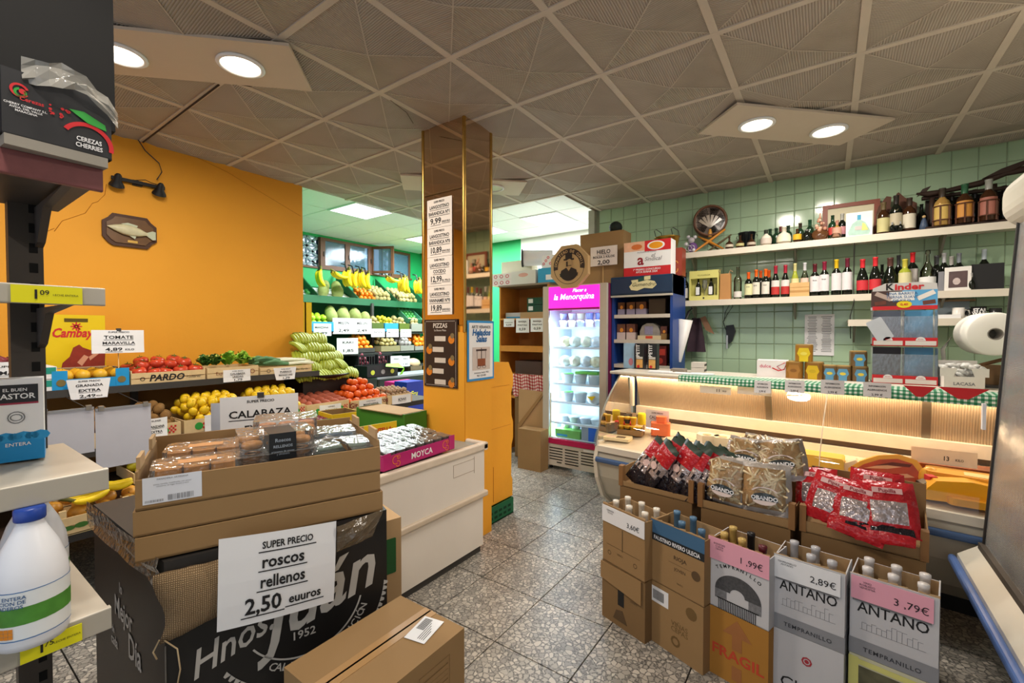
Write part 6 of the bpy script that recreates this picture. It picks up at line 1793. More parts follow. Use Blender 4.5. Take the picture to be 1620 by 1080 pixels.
for sx in (-.11, .06): part('iron_handle', G().tube([(sx, 0, .10), (sx - .02, 0, .19), (sx, 0, .20)], .004, 5).tube([(sx + .06, 0, .10), (sx + .05, 0, .16), (sx + .0, 0, .20)], .004, 5), DGREY, t, kind='stuff')
t = closed_box('red_tin', 'dark red decorated tin below the brass bucket', (-1.231, 4.5, bz + .001), 0, .13, .14, 2.323 - bz - .002, mat('#8a3320', .4, var=.2), 'tin', None, False)
part('scroll_print', G().disc(.03, (0, -.001, .12), 12, 0, .022, 0, 270).disc(.03, (0, -.001, .06), 12, 0, .022, 90, 380), mat('#c98a3a', .5), t)
# ================================================================ DELI CASE
DX0, DX1 = -1.5, 1.0
CREAM = mat('#d9d3c4', .35, var=.05, name='case_cream')
DLOC = (-.3469, -.139, 0); DRZ = -6
dc = thing('deli_case', 'long curved-glass refrigerated deli case in front of the tiled wall', 'display case', DLOC, DRZ)
low = [(3.28, .60), (3.24, .50), (3.27, .36), (3.36, .20), (3.50, .09), (4.08, .09), (4.08, .60)]
part('lower_body', G().prism(low, DX0 + .03, DX1, 'x'), mat('#b8b3a2', .4, var=.08, name='case_body'), dc)
endp = [(3.27, .63), (3.225, .50), (3.25, .35), (3.34, .18), (3.50, .06), (4.10, .06), (4.10, .63)]
part('end_panel', G().prism(endp, DX0, DX0 + .03, 'x'), CREAM, dc)
endi = [(3.30, .58), (3.28, .50), (3.30, .37), (3.39, .23), (3.52, .13), (4.04, .13), (4.04, .58)]
part('end_inset', G().prism(endi, DX0 - .003, DX0, 'x'), mat('#c6c1b2', .5), dc)
part('front_ledge', G().box(DX0 + .03, DX1, 3.235, 3.33, .565, .61), CREAM, dc)
part('blue_bumper', G().rbox(DX0 + .03, DX1, 3.205, 3.24, .485, .525, .015, axis='x'), mat('#3f5b86', .45, var=.08), dc)
DECK = mat('#d9cdb8', .3, .2, var=.05, name='deck_steel')
def deckz(y): return .615 + (y - 3.3) * .10
part('deck', G().add([(DX0 + .03, 3.30, .61), (DX1, 3.30, .61), (DX1, 3.93, .675), (DX0 + .03, 3.93, .675), (DX0 + .03, 3.30, .59), (DX1, 3.30, .59), (DX1, 3.93, .655), (DX0 + .03, 3.93, .655)], [(0, 1, 2, 3), (7, 6, 5, 4), (0, 4, 5, 1), (3, 2, 6, 7), (0, 3, 7, 4), (1, 5, 6, 2)]), DECK, dc)
part('rear_rail', G().box(DX0 + .03, DX1, 3.90, 3.94, .66, .72).box(DX0 + .03, DX1, 3.91, 3.95, .76, .84), mat('#efe6d6', .3, .1), dc)
part('rear_slot', G().box(DX0 + .03, DX1, 3.935, 3.95, .72, .76), mat('#5a4a3c', .5), dc)
RIB = mk_ribbed('X', 'ribbed_panel');
_n = RIB.node_tree
for nd in _n.nodes:
 if nd.type == 'VALTORGB' and nd.color_ramp.elements[0].position > .2:
  nd.color_ramp.elements[0].color = lin('#a8937a'); nd.color_ramp.elements[1].color = lin('#bda98e')
PNX = [DX0 + .03, -.62, -.42, .42, DX1]
for a, b in zip([DX0 + .05, -.40, .46], [-.44, .42, DX1]):
 g = G().add([(a, 3.95, .84), (b, 3.95, .84), (b, 3.86, 1.13), (a, 3.86, 1.13), (a, 3.96, .84), (b, 3.96, .84), (b, 3.87, 1.13), (a, 3.87, 1.13)], [(0, 1, 2, 3), (7, 6, 5, 4), (0, 4, 5, 1), (3, 2, 6, 7), (0, 3, 7, 4), (1, 5, 6, 2)])
 part('sliding_panel', g, RIB, dc)
for a in (-.42, .44):
 part('panel_stile', G().add([(a - .02, 3.94, .84), (a + .02, 3.94, .84), (a + .02, 3.85, 1.13), (a - .02, 3.85, 1.13)], [(0, 1, 2, 3)]), mat('#6d6558', .4, .4), dc)
gp = [(3.265, .61), (3.285, .70), (3.33, .80), (3.40, .90), (3.48, .985), (3.57, 1.065), (3.66, 1.14)]
def glass_strip(x0, x1):
 vs = []
 for y, z in gp: vs += [(x0, y, z), (x1, y, z)]
 return G().add(vs, [(2 * i, 2 * i + 1, 2 * i + 3, 2 * i + 2) for i in range(len(gp) - 1)], 0, True)
part('front_glass', glass_strip(DX0 + .01, -.032), GLASS, dc)
part('front_glass', glass_strip(-.028, DX1), GLASS, dc)
part('glass_joint', G().tube([(-.03, y - .003, z) for y, z in gp], .003, 5), mat('#e8dcc8', .3), dc)
part('side_glass', G().add([(DX0 + .006, y, z) for y, z in gp + [(4.06, 1.14), (4.06, .61)]], [tuple(range(9))]), GLASS, dc)
part('side_glass_rim', G().tube([(DX0 + .006, y, z) for y, z in [(3.24, .60)] + gp], .007, 6), mat('#8a8a82', .35, .5), dc)
part('rear_post', G().box(DX0 + .0, DX0 + .03, 4.03, 4.08, .6, 1.14).box(DX0 + .0, DX0 + .02, 3.86, 3.9, .84, 1.14), CREAM, dc)
part('top_board', G().rbox(DX0 - .08, DX1, 3.63, 4.20, 1.138, 1.163, .01, axis='x'), CREAM, dc)
part('lamp_housing', G().box(DX0 + .05, DX1 - .02, 3.80, 3.86, 1.112, 1.138), mat('#e8dfd0', .4), dc)
part('lamp_tube', G().box(DX0 + .08, DX1 - .05, 3.815, 3.845, 1.106, 1.112), mat((1, .74, .45), .5, var=0, emit=7, name='lit_warm_tube'), dc)
part('plinth', G().box(DX0 + .1, DX1, 3.52, 4.0, 0, .09), BLACK, dc)
CZ = 1.1635
# gingham runner with hanging edge and red pennants
rn = thing('gingham_runner', 'green and white gingham runner hanging over the deli case edge', 'cloth', DLOC, DRZ)
g = G()
xs = [-.98 + .095 * i for i in range(21)]
vs = []
for i, x in enumerate(xs):
 wv = .004 * math.sin(i * 1.9)
 dz = .045 + .018 * (x + 1) / 2
 for y, z in ((3.82, CZ + .001), (3.628, CZ + .001), (3.620 + wv, CZ - .004), (3.612 + wv, CZ - dz)): vs.append((x, y, z))
g.add(vs, [(4 * i + k, 4 * i + 4 + k, 4 * i + 5 + k, 4 * i + 1 + k) for i in range(len(xs) - 1) for k in range(3)], 0, True)
part('cloth', g, CHECKG, rn)
for p, w in (((-1.5 + 1.9012, 0, 1.1868), .07), ((-1.5 + 2.0761, 0, 1.1908), .10)):
 part('red_pennant', G().add([(p[0] - w, 3.606, p[2] + .005), (p[0] + w, 3.606, p[2] + .005), (p[0] + w * .2, 3.603, p[2] - .055), (p[0] - w * .2, 3.603, p[2] - .055)], [(0, 1, 2, 3)]), REDI, rn)
def ctag(lb, px0, pz, w, h, lines, tilt=(-8, 0), paper=PAPER, rz=0):
 return sign('price_sign', lb, (px0, 3.594 - (px0 + 1.5) * .105, pz), rz, w, h, lines, curl=.003, tilt=tilt, paper=paper)
LP = [('INFORMACION', .68, .17, 0, .6), ('ALERGENOS', .42, .17, 0, .7), ('2,99 €', .08, .2, 0, .4)]
ctag('white ticket on the case edge below the red and white box', -0.362, 1.081, .10, .085, LP)
ctag('white ticket on the case edge below the ochre jars', -0.175, 1.102, .11, .08, LP)
ctag('white ticket on the case edge below the light blue cans', 0.027, 1.109, .12, .09, LP)
ctag('white ticket on the case edge below the chocolate display rack', 0.242, 1.114, .13, .085, LP)
for k, (px, lb) in enumerate(((1128, 'left'), (1190, 'right'))):
 p = [(-0.684, 3.56, 1.068), (-0.421, 3.52, 1.084)][k]
 sign('price_sign', 'long white ticket with 11 inside the case glass, %s one' % lb, (p[0], 3.59 - .03 * k, p[2] - .03), DRZ, .22, .055, [('11', .3, .55, 0, .10, .1), ('KILO', .35, .3, 0, .12, .3)], curl=.002)
# ---- goods in the case
CHS = mat('#f0c452', .4, var=.12, name='cheese')
def blob_thing(name, label, cat, loc, rz, body, m, extra=(), group=None):
 t = thing(name, label, cat, loc, rz, group)
 part('body', body, m, t)
 for e in extra: part(e[0], e[1], e[2], t)
 return t
y_ = 3.52
def dk(px, y): return (px, y, deckz(y) + .012)
# left group
t = thing('cheese_pack', 'cream pack with a square label at the front left corner of the case', 'pack', (-1.378, 3.36, deckz(3.36) + .01), 6)
part('pack_body', G().rbox(-.10, .11, 0, .14, 0, .022, .015), mat('#ecd9ae', .35, var=.08), t)
part('brown_label', G().box(.0, .07, .03, .09, .022, .0235), mat('#6a5a48', .5), t)
part('pale_label', G().box(-.08, -.01, .03, .09, .022, .0235), mat('#e8c8b0', .5, var=.1), t)
t = open_box('cup_box', 'small brown box of yellow and black cups in the case', (-1.318, 3.52, deckz(3.55) + .012), 10, .20, .14, .045, CARD, 'box', .004, hs=.075)
for i in range(4):
 for k in range(2 if i < 3 else 1):
  tt = thing('yogurt_cup', 'yellow cup with black stripes in the small brown box', 'cup', loc2w((-1.318, 3.52, deckz(3.55)), 10, (-.075 + .05 * i, .045 + .0 * k, .018 + .075 * k)), 0, 'yellow cups in the case')
  part('cup', G().lathe([(.018, 0), (.025, .055), (.027, .06)], 14), mat('#e0a21c', .35, var=.25, scale=25), tt)
  part('lid', G().lathe([(.028, .058), (.028, .064), (1e-4, .066)], 14), mat('#f2c63a', .3), tt)
  part('black_stripe', G().lathe([(.0205, .01), (.0255, .045)], 14, cap=False), mat('#2a2018', .5), tt) if i % 2 else None
t = thing('red_tub', 'red plastic tub at the back left of the case', 'tub', (-1.448, 3.75, 0.651), 0)
part('tub_body', G().rbox(-.08, .08, -.05, .05, 0, .06, .02), mat('#d8323a', .35), t)
part('rim', G().rbox(-.088, .088, -.058, .058, .055, .066, .02), mat('#e0434a', .35), t)
tag(G().box(-.12, .10, 0, .14, 0, .10).build('grey_box', DGREY, None, (-1.518, 3.74, deckz(3.75) + .012)), 'dark grey box under the red tub', 'box')
blob_thing('orange_cheese', 'orange red block of cheese beside the yellow cups', 'cheese', (-1.101, 3.62, deckz(3.62) + .012), 15, G().rbox(-.07, .08, 0, .10, 0, .10, .02).rbox(-.03, .05, .02, .09, .10, .15, .02), mat('#f07a4a', .35, var=.12))
blob_thing('yellow_tin', 'round yellow tin standing behind the cups', 'tin', (-1.312, 3.80, 0.696), 0, G().lathe([(.035, 0), (.035, .09), (.03, .10), (1e-4, .1)], 16), YEL)
sign('price_sign', 'white sign CALMERIA standing among the goods at the case left', (-1.152, 3.72, 0.683), 0, .19, .165, [('SUPER PRECIO', .82, .1, 0, .5), ('CALMERIA', .56, .2, .5, .7), ('AHUMADA', .34, .14, 0, .6), (',99', .1, .22, 0, .2, .1)], curl=.004)
sign('price_sign', 'beige sign standing at the back left of the case', (-1.455, 3.86, 0.705), 0, .15, .075, [('JORGE', .3, .4, 0, .5)], curl=.002, paper=mat('#cdb699', .6))
# small cheeses, centre
for k, (px, w, c) in enumerate([(1075, .10, '#e9ddc0'), (1100, .09, '#e6c9a8'), (1160, .10, '#f2ead0')]):
 p = [-0.917, -0.768, -0.524][k]
 t = blob_thing('wrapped_cheese', ['flat wrapped cheese next to the orange block', 'flat wrapped cheese with label, behind the dark bags', 'pale wrapped cheese behind the pasta bags'][k], 'cheese', (p, 3.46 - .04 * k, deckz(3.5) + .012), 12 * k, G().rbox(-w, w, -.05, .06, 0, .04, .02), mat(c, .3, var=.12, bump=.2))
 part('label', G().box(-.04, .04, -.02, .03, .04, .042), PAPER, t)
for k, x in enumerate((-0.716, -0.597, -0.463, -0.336)):
 t = thing('cheese', ['white rind cheese wedge behind the dark bags', 'white rind cheese with round stamp', 'cut yellow cheese wedge with white rind', 'yellow cheese wedge behind the pasta bags'][k], 'cheese', (x, 3.52 - .01 * k, deckz(3.62) + .012), [20, -10, 35, 60][k])
 part('rind', G().prism([(0, 0), (.13, .02), (.12, .08), (.07, .13), (.0, .14), (-.03, .07)], 0, .085, 'z'), mat(['#f4ecd4', '#f2e8cc', '#f0c860', '#f2c24a'][k], .4, var=.1), t, loc=(-.05, -.07, 0))
 part('stamp', G().at(TR(-.01, -.02, .0862)).lathe([(.03, 0), (.03, .001)], 16), mat('#d8c49a', .5, var=.2), t)
# yellow block cheese and hams
t = blob_thing('cheese_block', 'square yellow block of cheese right of the case joint', 'cheese', (-0.028, 3.31, 0.612), -4, G().at(Matrix.Scale(1.15, 4)).rbox(-.12, .10, 0, .12, 0, .11, .012, axis='y'), CHS)
part('wrapper_end', G().prism([(.10, .02), (.16, .03), (.20, .10), (.17, .13), (.10, .09)], .02, .09, 'y'), mat('#f2ead8', .3), t)
part('red_end', G().box(-.13, -.118, .01, .1, .06, .11), mat('#d84a2a', .4), t)
hp = (0.286, 3.32, 0.628)
t = thing('ham', 'large cut ham with yellow fat rim and red meat face', 'ham', (hp[0], 3.28, hp[2]), 0, None, (-12, 0))
t.scale = (1.05, 1.1, 1.35)
hpf = [(-.17, .01), (-.17, .05), (-.12, .085), (-.04, .12), (.05, .135), (.12, .12), (.16, .07), (.15, .02), (.08, -.005), (-.08, -.01)]
part('fat_rim', G().prism(hpf, 0, .12, 'y'), mat('#f2b33a', .35, var=.1), t)
part('meat_face', G().prism([(x * .84 + .0, z * .80 + .008) for x, z in hpf], -.004, 0, 'y'), mat('#c4502c', .35, var=.35, scale=14), t)
part('fat_streak', G().prism([(-.02, .045), (.08, .06), (.11, .05), (.03, .035)], -.006, -.004, 'y').prism([(-.10, .06), (-.02, .085), (.06, .085), (-.0, .07)], -.006, -.004, 'y'), mat('#efb48c', .35), t, kind='stuff')
part('dark_streak', G().prism([(-.06, .075), (.02, .10), (.10, .10), (.09, .088), (.0, .085)], -.007, -.005, 'y'), mat('#6a2a14', .4), t)
t = blob_thing('cheese_slab', 'flat yellow cheese slab in front of the cut ham', 'cheese', (hp[0] - .02, 3.17, .628), 0, G().rbox(-.13, .15, -.02, .06, 0, .035, .03), CHS)
t = blob_thing('gold_carton', 'small gold box between cheese block and ham', 'box', (0.119, 3.33, deckz(3.47) + .012), 0, G().box(-.04, .04, 0, .06, 0, .07), mat('#a8883a', .4))
mp = (0.565, 3.24, 0.623)
t = thing('bacon_slab', 'thick slab of bacon with yellow fat at the right of the case', 'bacon', (mp[0] + .02, 3.22, mp[2]), -8)
t.scale = (1, 1.1, 1.3)
part('fat_top', G().rbox(-.15, .15, 0, .14, .075, .10, .03), mat('#f0b040', .35, var=.1), t)
part('meat', G().rbox(-.145, .145, .004, .135, .0, .075, .03), mat('#b04a20', .35, var=.4, scale=16), t)
part('rolled_end', G().ball(.05, (-.13, .05, .06), 12, 8, sz=1.0), mat('#f0b440', .35), t)
part('pale_label', G().box(.0, .10, .02, .09, .10, .102), mat('#f2dca0', .5), t)
t = blob_thing('cheese_wedge', 'bright yellow cheese wedge in front of the bacon', 'cheese', (mp[0] - .03, 3.12, .635), 8, G().at(Matrix.Scale(1.2, 4)).prism([(-.10, 0), (.12, 0), (.12, .085), (.05, .095), (-.06, .085), (-.09, .05)], 0, .07, 'y'), mat('#f5b81e', .35, var=.08))
t = blob_thing('black_wedge', 'black wrapped wedge left of the bacon', 'wedge', (0.445, 3.16, 0.562), 20, G().prism([(-.05, 0), (.03, 0), (.05, .12), (.02, .16), (-.03, .14)], 0, .06, 'y'), mat('#1c191a', .3), ((('red_top'), G().box(.0, .035, .0, .05, .15, .18), REDI),))
t = blob_thing('cured_slab', 'dark cured meat lying behind the bacon slab', 'meat', (mp[0] + .05, 3.45, deckz(3.68) + .012), 0, G().rbox(-.20, .18, 0, .12, 0, .08, .03), mat('#8a4a2a', .35, var=.5, scale=12))
t = blob_thing('cheese_slab', 'wide golden cheese slab along the case front under the wedge', 'cheese', (mp[0] + .10, 3.09, deckz(3.36) + .012), 0, G().rbox(-.16, .16, -.01, .12, 0, .035, .03), mat('#f0b030', .35, var=.1))
sign('price_sign', 'long cream ticket with 13 standing above the bacon', (0.535, 3.42, 0.757), 0, .27, .085, [('13', .3, .4, 0, .08, .04), ('KILO', .32, .22, 0, .12, .24)], curl=.002, paper=mat('#f2e6d4', .6))
# ================================================================ COUNTER TOP GOODS
def ctop(px): return px
# left papers and cartons
t = closed_box('egg_carton', 'grey open carton at the left of the counter top', (-1.016, 3.80, CZ), 0, .11, .10, .03, mat('#8f8578', .7), 'carton', None, False)
for k in range(2):
 t = closed_box('white_carton', 'white carton with round slots by the tiled wall, %s' % ['lower', 'upper'][k], (-0.87, 3.86, CZ + .045 * k), 0, .10, .09, .042, mat('#c9c4bb', .6), 'carton', None, False)
 for q in range(3): part('dark_slot', G().at(RZ(90)).disc(.012, (.02 + .03 * q, -.0515, .022), 10, 0), BLACK, t)
for k, (px, rz) in enumerate(((1085, -12), (1118, 8), (1030, 5))):
 x = [-0.945, -0.805, -1.128][k]
 tag(G().prism([(-.09, -.06), (.08, -.05), (.09, .03), (-.02, .06), (-.09, .05)], 0, .006 + .003 * k, 'z').build('paper_sheet', PAPER, None, (x, 3.72, CZ + .002), rz), ['crumpled white paper below the grey carton', 'white paper beside the gingham runner', 'white paper sheet at the left end of the counter top'][k], 'paper')
# white cone-shaped bag hanging
cb_ = (-1.15, 4.55, 1.655)
t = thing('paper_cone', 'long white plastic funnel hanging beside the blue stand', 'bag', (-1.201, 4.55, 1.206), 0, None, (0, 8))
part('cone', G().lathe([(.022, 0), (.07, .42), (.066, .42), (.018, .01)], 16, cap=False), mat('#d8d6d4', .4), t)
part('hook_clip', G().tube([(0, 0, .40), (.02, 0, .50), (.05, 0, .54)], .012, 6), BLACK, t)
# clothes and keys hanging from the shelf bracket
g = G(); rd = random.Random(4); vs = []
for j in range(6):
 for i in range(7):
  f = j / 5; e = i / 6
  vs.append(((e - .5) * (.09 + .10 * f), -.02 - .02 * math.sin(e * 9 + f * 2), -f * .36))
g.add(vs, [(j * 7 + i, j * 7 + i + 1, (j + 1) * 7 + i + 1, (j + 1) * 7 + i) for j in range(5) for i in range(6)], 0, True)
cl = (-1.148, 5, 1.648)
tag(g.build('dark_apron', mat('#3a2a34', .9, var=.2), None, (cl[0], 5.04, cl[2])), 'dark purple apron hanging on the tiled wall left', 'apron')
g = G().prism([(0, 0), (.05, .02), (.14, -.17), (.06, -.13)], 0, .02, 'y')
tag(g.build('tan_glove', mat('#8f6a50', .8), None, (cl[0] + .04, 5.0, cl[2] - .0)), 'tan cloth hanging right of the dark apron', 'cloth')
kb = (-0.83, 5.08, 1.566)
t = thing('key_bunch', 'dark bunch of keys and a cord hanging on the tiles', 'keys', (kb[0], 5.10, kb[2] - .0), 0)
part('pouch', G().prism([(-.04, 0), (.03, .01), (.05, -.06), (.02, -.16), (-.01, -.19), (-.03, -.14), (-.04, -.06)], -.015, .01, 'y'), mat('#26282a', .4, .3, var=.3), t)
part('key', G().box(-.035, -.02, -.02, -.015, -.24, -.10), STEEL, t)
part('cord', G().tube([(-.04, 0, -.05), (-.07, 0, .04), (-.03, 0, .12), (.02, 0, .20), (.0, 0, .24), (-.05, 0, .14), (-.06, 0, .05)], .004, 5), DGREY, t)
# price list on the tiles
pl_ = (-0.184, 0.048, 1.279, 1.667)
t = thing('price_list', 'white printed price list taped to the green tiles', 'notice', ((pl_[0] + pl_[1]) / 2, 5.125, pl_[2]), 0)
w_ = pl_[1] - pl_[0]; h_ = pl_[3] - pl_[2]
part('sheet', G().box(-w_ / 2, w_ / 2, 0, .003, 0, h_), PAPER, t)
g = G(); rd = random.Random(7)
for c in (-.24, .24):
 for i in range(22):
  L = rd.uniform(.12, .19) * w_
  g.rect(c * w_ - L, c * w_ + L, h_ * (.93 - .04 * i), h_ * (.945 - .04 * i), -.0012)
part('printed_lines', g, GREYINK, t, kind='stuff')
# red and white box
x0, x1 = -0.437, -0.236
t = closed_box('sweets_box', 'white box with red and pink ribbon print on the counter top', ((x0 + x1) / 2, 3.83, CZ), 2, x1 - x0, .14, .125, mat('#f0e9ea', .4), 'box', None, False)
part('red_ribbon', G().tube([(.0, -.003, .07), (.04, -.003, .05), (.075, -.003, .06), (.09, -.003, .10)], .004, 5).tube([(.06, -.003, .055), (.03, -.003, .08), (.08, -.003, .11)], .003, 5), REDI, t, kind='stuff')
part('pink_lettering', G().text('dulce', -.045, .07, .035, -.002, 0, .02), mat('#d87a8c', .5), t)
# jars and cans
def can(label, px_x, y, z, r, h, col, lab, band, group=None):
 t = thing('food_jar', label, 'jar', (px_x, y, z), random.uniform(-10, 10), group)
 part('body', G().rbox(-r, r, -r, r, 0, h, r * .5, n=4), mat(col, .3, .2, var=.15), t)
 part('top_rim', G().rbox(-r * .96, r * .96, -r * .96, r * .96, h, h + .008, r * .5, n=4), mat('#b8965a', .4, .3), t)
 part('front_label', G().prism([(-r * .5, 0), (r * .5, 0), (r * .5, h * .3), (r * .75, h * .5), (r * .5, h * .85), (-r * .5, h * .85), (-r * .75, h * .5), (-r * .5, h * .3)], -r - .002, -r, 'y'), mat(lab, .4), t)
 part('round_mark', G().disc(r * .38, (0, -r - .003, h * .5), 14, 0, sz=.6), mat(band, .4), t)
 return t
for k, px in enumerate((0, 1)):
 x = [-0.197, -0.078][k]
 can(['ochre jar standing right of the sweets box', 'ochre jar with yellow band left of the blue cans'][k], x, 3.87, CZ, .055, .115, '#9a6a28', ['#a87430', '#d8b41c'][k], ['#8a5a20', '#c9a81a'][k])
can('yellow labelled jar stacked on the two ochre jars', -0.14, 3.87, CZ + .124, .054, .115, '#b07a2a', '#e6c81c', '#f0dc5a')
for k in range(4):
 x = [0.01, 0.092, 0.179, 0.171][k]
 can(['light blue can, left of the lower row of three', 'light blue can, middle of the lower row of three', 'light blue can, right of the lower row of three', 'light blue can stacked on top of the others'][k], x, 3.88, CZ + (0 if k < 3 else .104), .046, .095, '#7a6040', '#5f9cc4', '#e6d04a')
# chocolate display rack
kx0, kx1 = 0.242, 0.562
kz = 1.821
t = thing('chocolate_rack', 'two-tier red and clear chocolate bar rack with a printed header card', 'display rack', ((kx0 + kx1) / 2, 3.80, CZ), 0)
W_ = kx1 - kx0; w2 = W_ / 2
H1 = .235; H2 = .235; HT = H1 + H2
for k in range(2):
 z = .0 + k * (H1 + .01)
 ybk = .0 + .03 * k
 tr = part('tier_tray', G().box(-w2, w2, ybk, ybk + .14, z, z + .01), REDI, t)
 part('red_front', G().box(-w2, w2, ybk - .006, ybk, z, z + .055), REDI, t)
 for sx in (-1, 1):
  part('price_strip', G().box(sx * w2 / 2 - w2 * .46, sx * w2 / 2 + w2 * .46, ybk - .009, ybk - .006, z + .006, z + .034), mat('#e0d8d4', .5), t)
  part('name_arch', G().disc(.024, (sx * w2 / 2, ybk - .008, z + .036), 14, 0, 0, 0, 180), PAPER, t)
  part('arch_print', G().text('Kinder', sx * w2 / 2, z + .042, .010, ybk - .0095, 0, .01), REDI, t)
 part('clear_front', G().box(-w2, w2, ybk, ybk + .002, z + .055, z + H1 * .82), PLASTIC, t)
 part('clear_side', G().box(-w2, -w2 + .002, ybk, ybk + .14, z, z + H1).box(w2 - .002, w2, ybk, ybk + .14, z, z + H1).box(-.001, .001, ybk, ybk + .14, z, z + H1), PLASTIC, t, kind='stuff')
 part('blue_backing', G().box(0.004, w2 - .006, ybk + .12, ybk + .125, z + .01, z + H1), mat('#5fa6d4', .35, var=.08), t)
 part('grey_backing', G().box(-w2 + .006, -.004, ybk + .12, ybk + .125, z + .01, z + H1), mat(['#3a3234', '#6d7686'][k], .4, var=.2), t)
g = G()
rd = random.Random(3)
for i in range(9):
 x = rd.uniform(-w2 + .03, w2 - .03)
 tt = thing('chocolate_bar', 'small wrapped chocolate bar lying in the lower tier of the rack', 'sweet', ((kx0 + kx1) / 2 + x, 3.86 + rd.uniform(-.03, .02), CZ + .02 + .008 * (i % 2)), rd.uniform(-60, 60), 'wrapped bars in the rack')
 part('wrapper', G().rbox(-.03, .03, -.012, .012, 0, .014, .006), mat(['#e6e0dc', '#d8b48a', '#c9a08c'][i % 3], .3, var=.3, scale=60), tt)
tt = thing('white_flap', 'white plastic flap hanging inside the upper tier of the rack', 'flap', ((kx0 + kx1) / 2 - w2 * .55, 3.822, CZ + H1 + .05), 0, None, (0, -28))
part('flap', G().rbox(-.045, .045, 0, .004, 0, .15, .01, axis='y'), mat('#c8cdd6', .35), tt)
zt = HT + .012; zz = kz - CZ
hd = part('header_card', G().prism([(-w2 - .01, zt), (w2, zt), (w2, zz - .06), (w2 - .005, zz - .012), (w2 * .5, zz), (-w2 * .6, zz), (-w2 - .0, zz - .03)], .0, .006, 'y'), mat('#c9c6c4', .45), t, loc=(0, .05, 0))
part('brown_half', G().rect(-w2 - .008, -.01, zt + .02, zz - .05, -.001), mat('#4a3430', .5), hd)
part('blue_half', G().rect(-.01, w2 - .001, zt + .02, zz - .05, -.001), mat('#5aa6d8', .5), hd)
part('red_wave', G().rect(-w2, w2, zt, zt + .025, -.0015), REDI, hd)
part('white_panel', G().rect(-.075, .05, zt + .06, zz - .058, -.002), PAPER, hd)
part('lettering', G().text('K', -.075, zz - .045, .06, -.0015, 0, .03), INK, hd)
part('red_lettering', G().text('inder', .022, zz - .045, .055, -.0015, 0, .035, fit=.145), REDI, hd)
part('small_lettering', G().text('UNA BARRITA\nTIERNA SUAVE\nDE KILO', -.012, zz - .078, .024, -.003, 0, .01, lsp=.95), mat('#3a6a9c', .6), hd)
part('yellow_burst', G().disc(.038, (-.0, -.003, zt + .035), 18, 0, sz=.62), YEL, hd)
part('burst_lettering', G().text('0,40', .0, zt + .027, .022, -.004, 0, .02), REDI, hd)
for sx in (-1, 1):
 part('bar_picture', G().at(TR(sx * .105, -.0025, zt + .09) @ RY(28 * -sx)).rect(-.045, .045, -.014, .014, 0), mat(['#b8a49a', '#e8e2dc'][sx > 0], .5, var=.1), hd)
 part('bitten_bar', G().at(TR(sx * .12, -.0025, zt + .045) @ RY(-8)).rect(-.03, .03, -.013, .013, 0), mat('#6a3a2c', .5, var=.3, scale=50), hd)
# big paper roll
rp = (0.784, 3.88, 1.488)
t = thing('paper_roll', 'very large white paper roll with dark core, on edge above the counter', 'roll', (rp[0] + .01, 3.90, rp[2]), 0)
MR = RZ(6) @ RX(90)
part('roll_body', G().at(MR).lathe([(.035, -.11), (.12, -.11), (.128, -.10), (.128, .10), (.12, .11), (.035, .11)], 36, cap=False, sx=1.0, sy=1.0), mat('#e9e7de', .6, var=.02), t)
part('core', G().at(MR).lathe([(.036, -.108), (.036, .11), (.030, .11), (.030, -.108)], 20, cap=False).at(MR @ TR(0, 0, .02)).lathe([(.03, 0), (.03, .001)], 16), mat('#8a857c', .7), t)
part('loose_end', G().tube([(-.15, .06, -.02), (-.19, .05, -.10), (-.18, .05, -.20), (-.15, .05, -.26)], [.004, .012, .012, .004], 5), mat('#e3e1d8', .6), t)
part('axle_stand', G().box(.08, .11, -.03, .03, -(rp[2] - CZ), -.02).box(-.10, .12, -.06, .08, -(rp[2] - CZ), -(rp[2] - CZ) + .012), DGREY, t)
# small box of wrapped sweets in front of it
x0, x1 = 0.577, 0.753
t = open_box('sweets_carton', 'white open carton full of black and white sweets', ((x0 + x1) / 2, 3.72, CZ), 2, x1 - x0, .15, .12, mat('#e6e1da', .5), 'carton', .004, fh=.07, hb=.16)
for sx in (-1, 1): part('front_corner', G().prism([(0, .07), (.06 * sx, .07), (.075 * sx, .12), (.0, .12)], 0, .004, 'y'), mat('#e6e1da', .5), t, loc=(sx * -.0 + (-.105 if sx > 0 else .105), 0, 0))
part('lettering', G().text('LACASA', .0, .018, .026, -.0015, 0, .02), GREYINK, t)
rd = random.Random(6)
cxm = (x0 + x1) / 2
sw = thing('wrapped_sweet', 'x x x x', 'sweet', (0, 0, -5))
part('wrapper', G().lathe([(.004, -.03), (.012, -.018), (.016, 0), (.012, .018), (.004, .03)], 8), mat('#d8d4cc', .3, var=.6, scale=60), sw)
for i in range(22):
 inst(sw, USED, (cxm + rd.uniform(-.09, .09), 3.80 + rd.uniform(-.05, .04), CZ + .07 + rd.uniform(0, .07)), (rd.uniform(0, 3), rd.uniform(0, 3), rd.uniform(0, 3)), 'black and white wrapped sweet in the open white carton', 'sweets in the white carton')
t = closed_box('brown_carton', 'small brown carton below the big paper roll at the right', (0.835, 3.95, CZ), -12, .12, .12, .13, mat('#8a6a48', .7), 'carton', None, False)
tag(G().tube([(cxm + .02, 3.95, CZ + .0), (cxm + .12, 3.98, CZ + .13), (cxm + .22, 3.98, CZ + .17)], .012, 6).build('kraft_roll', mat('#8a6444', .7)), 'brown rolled kraft strip behind the sweets carton', 'roll')
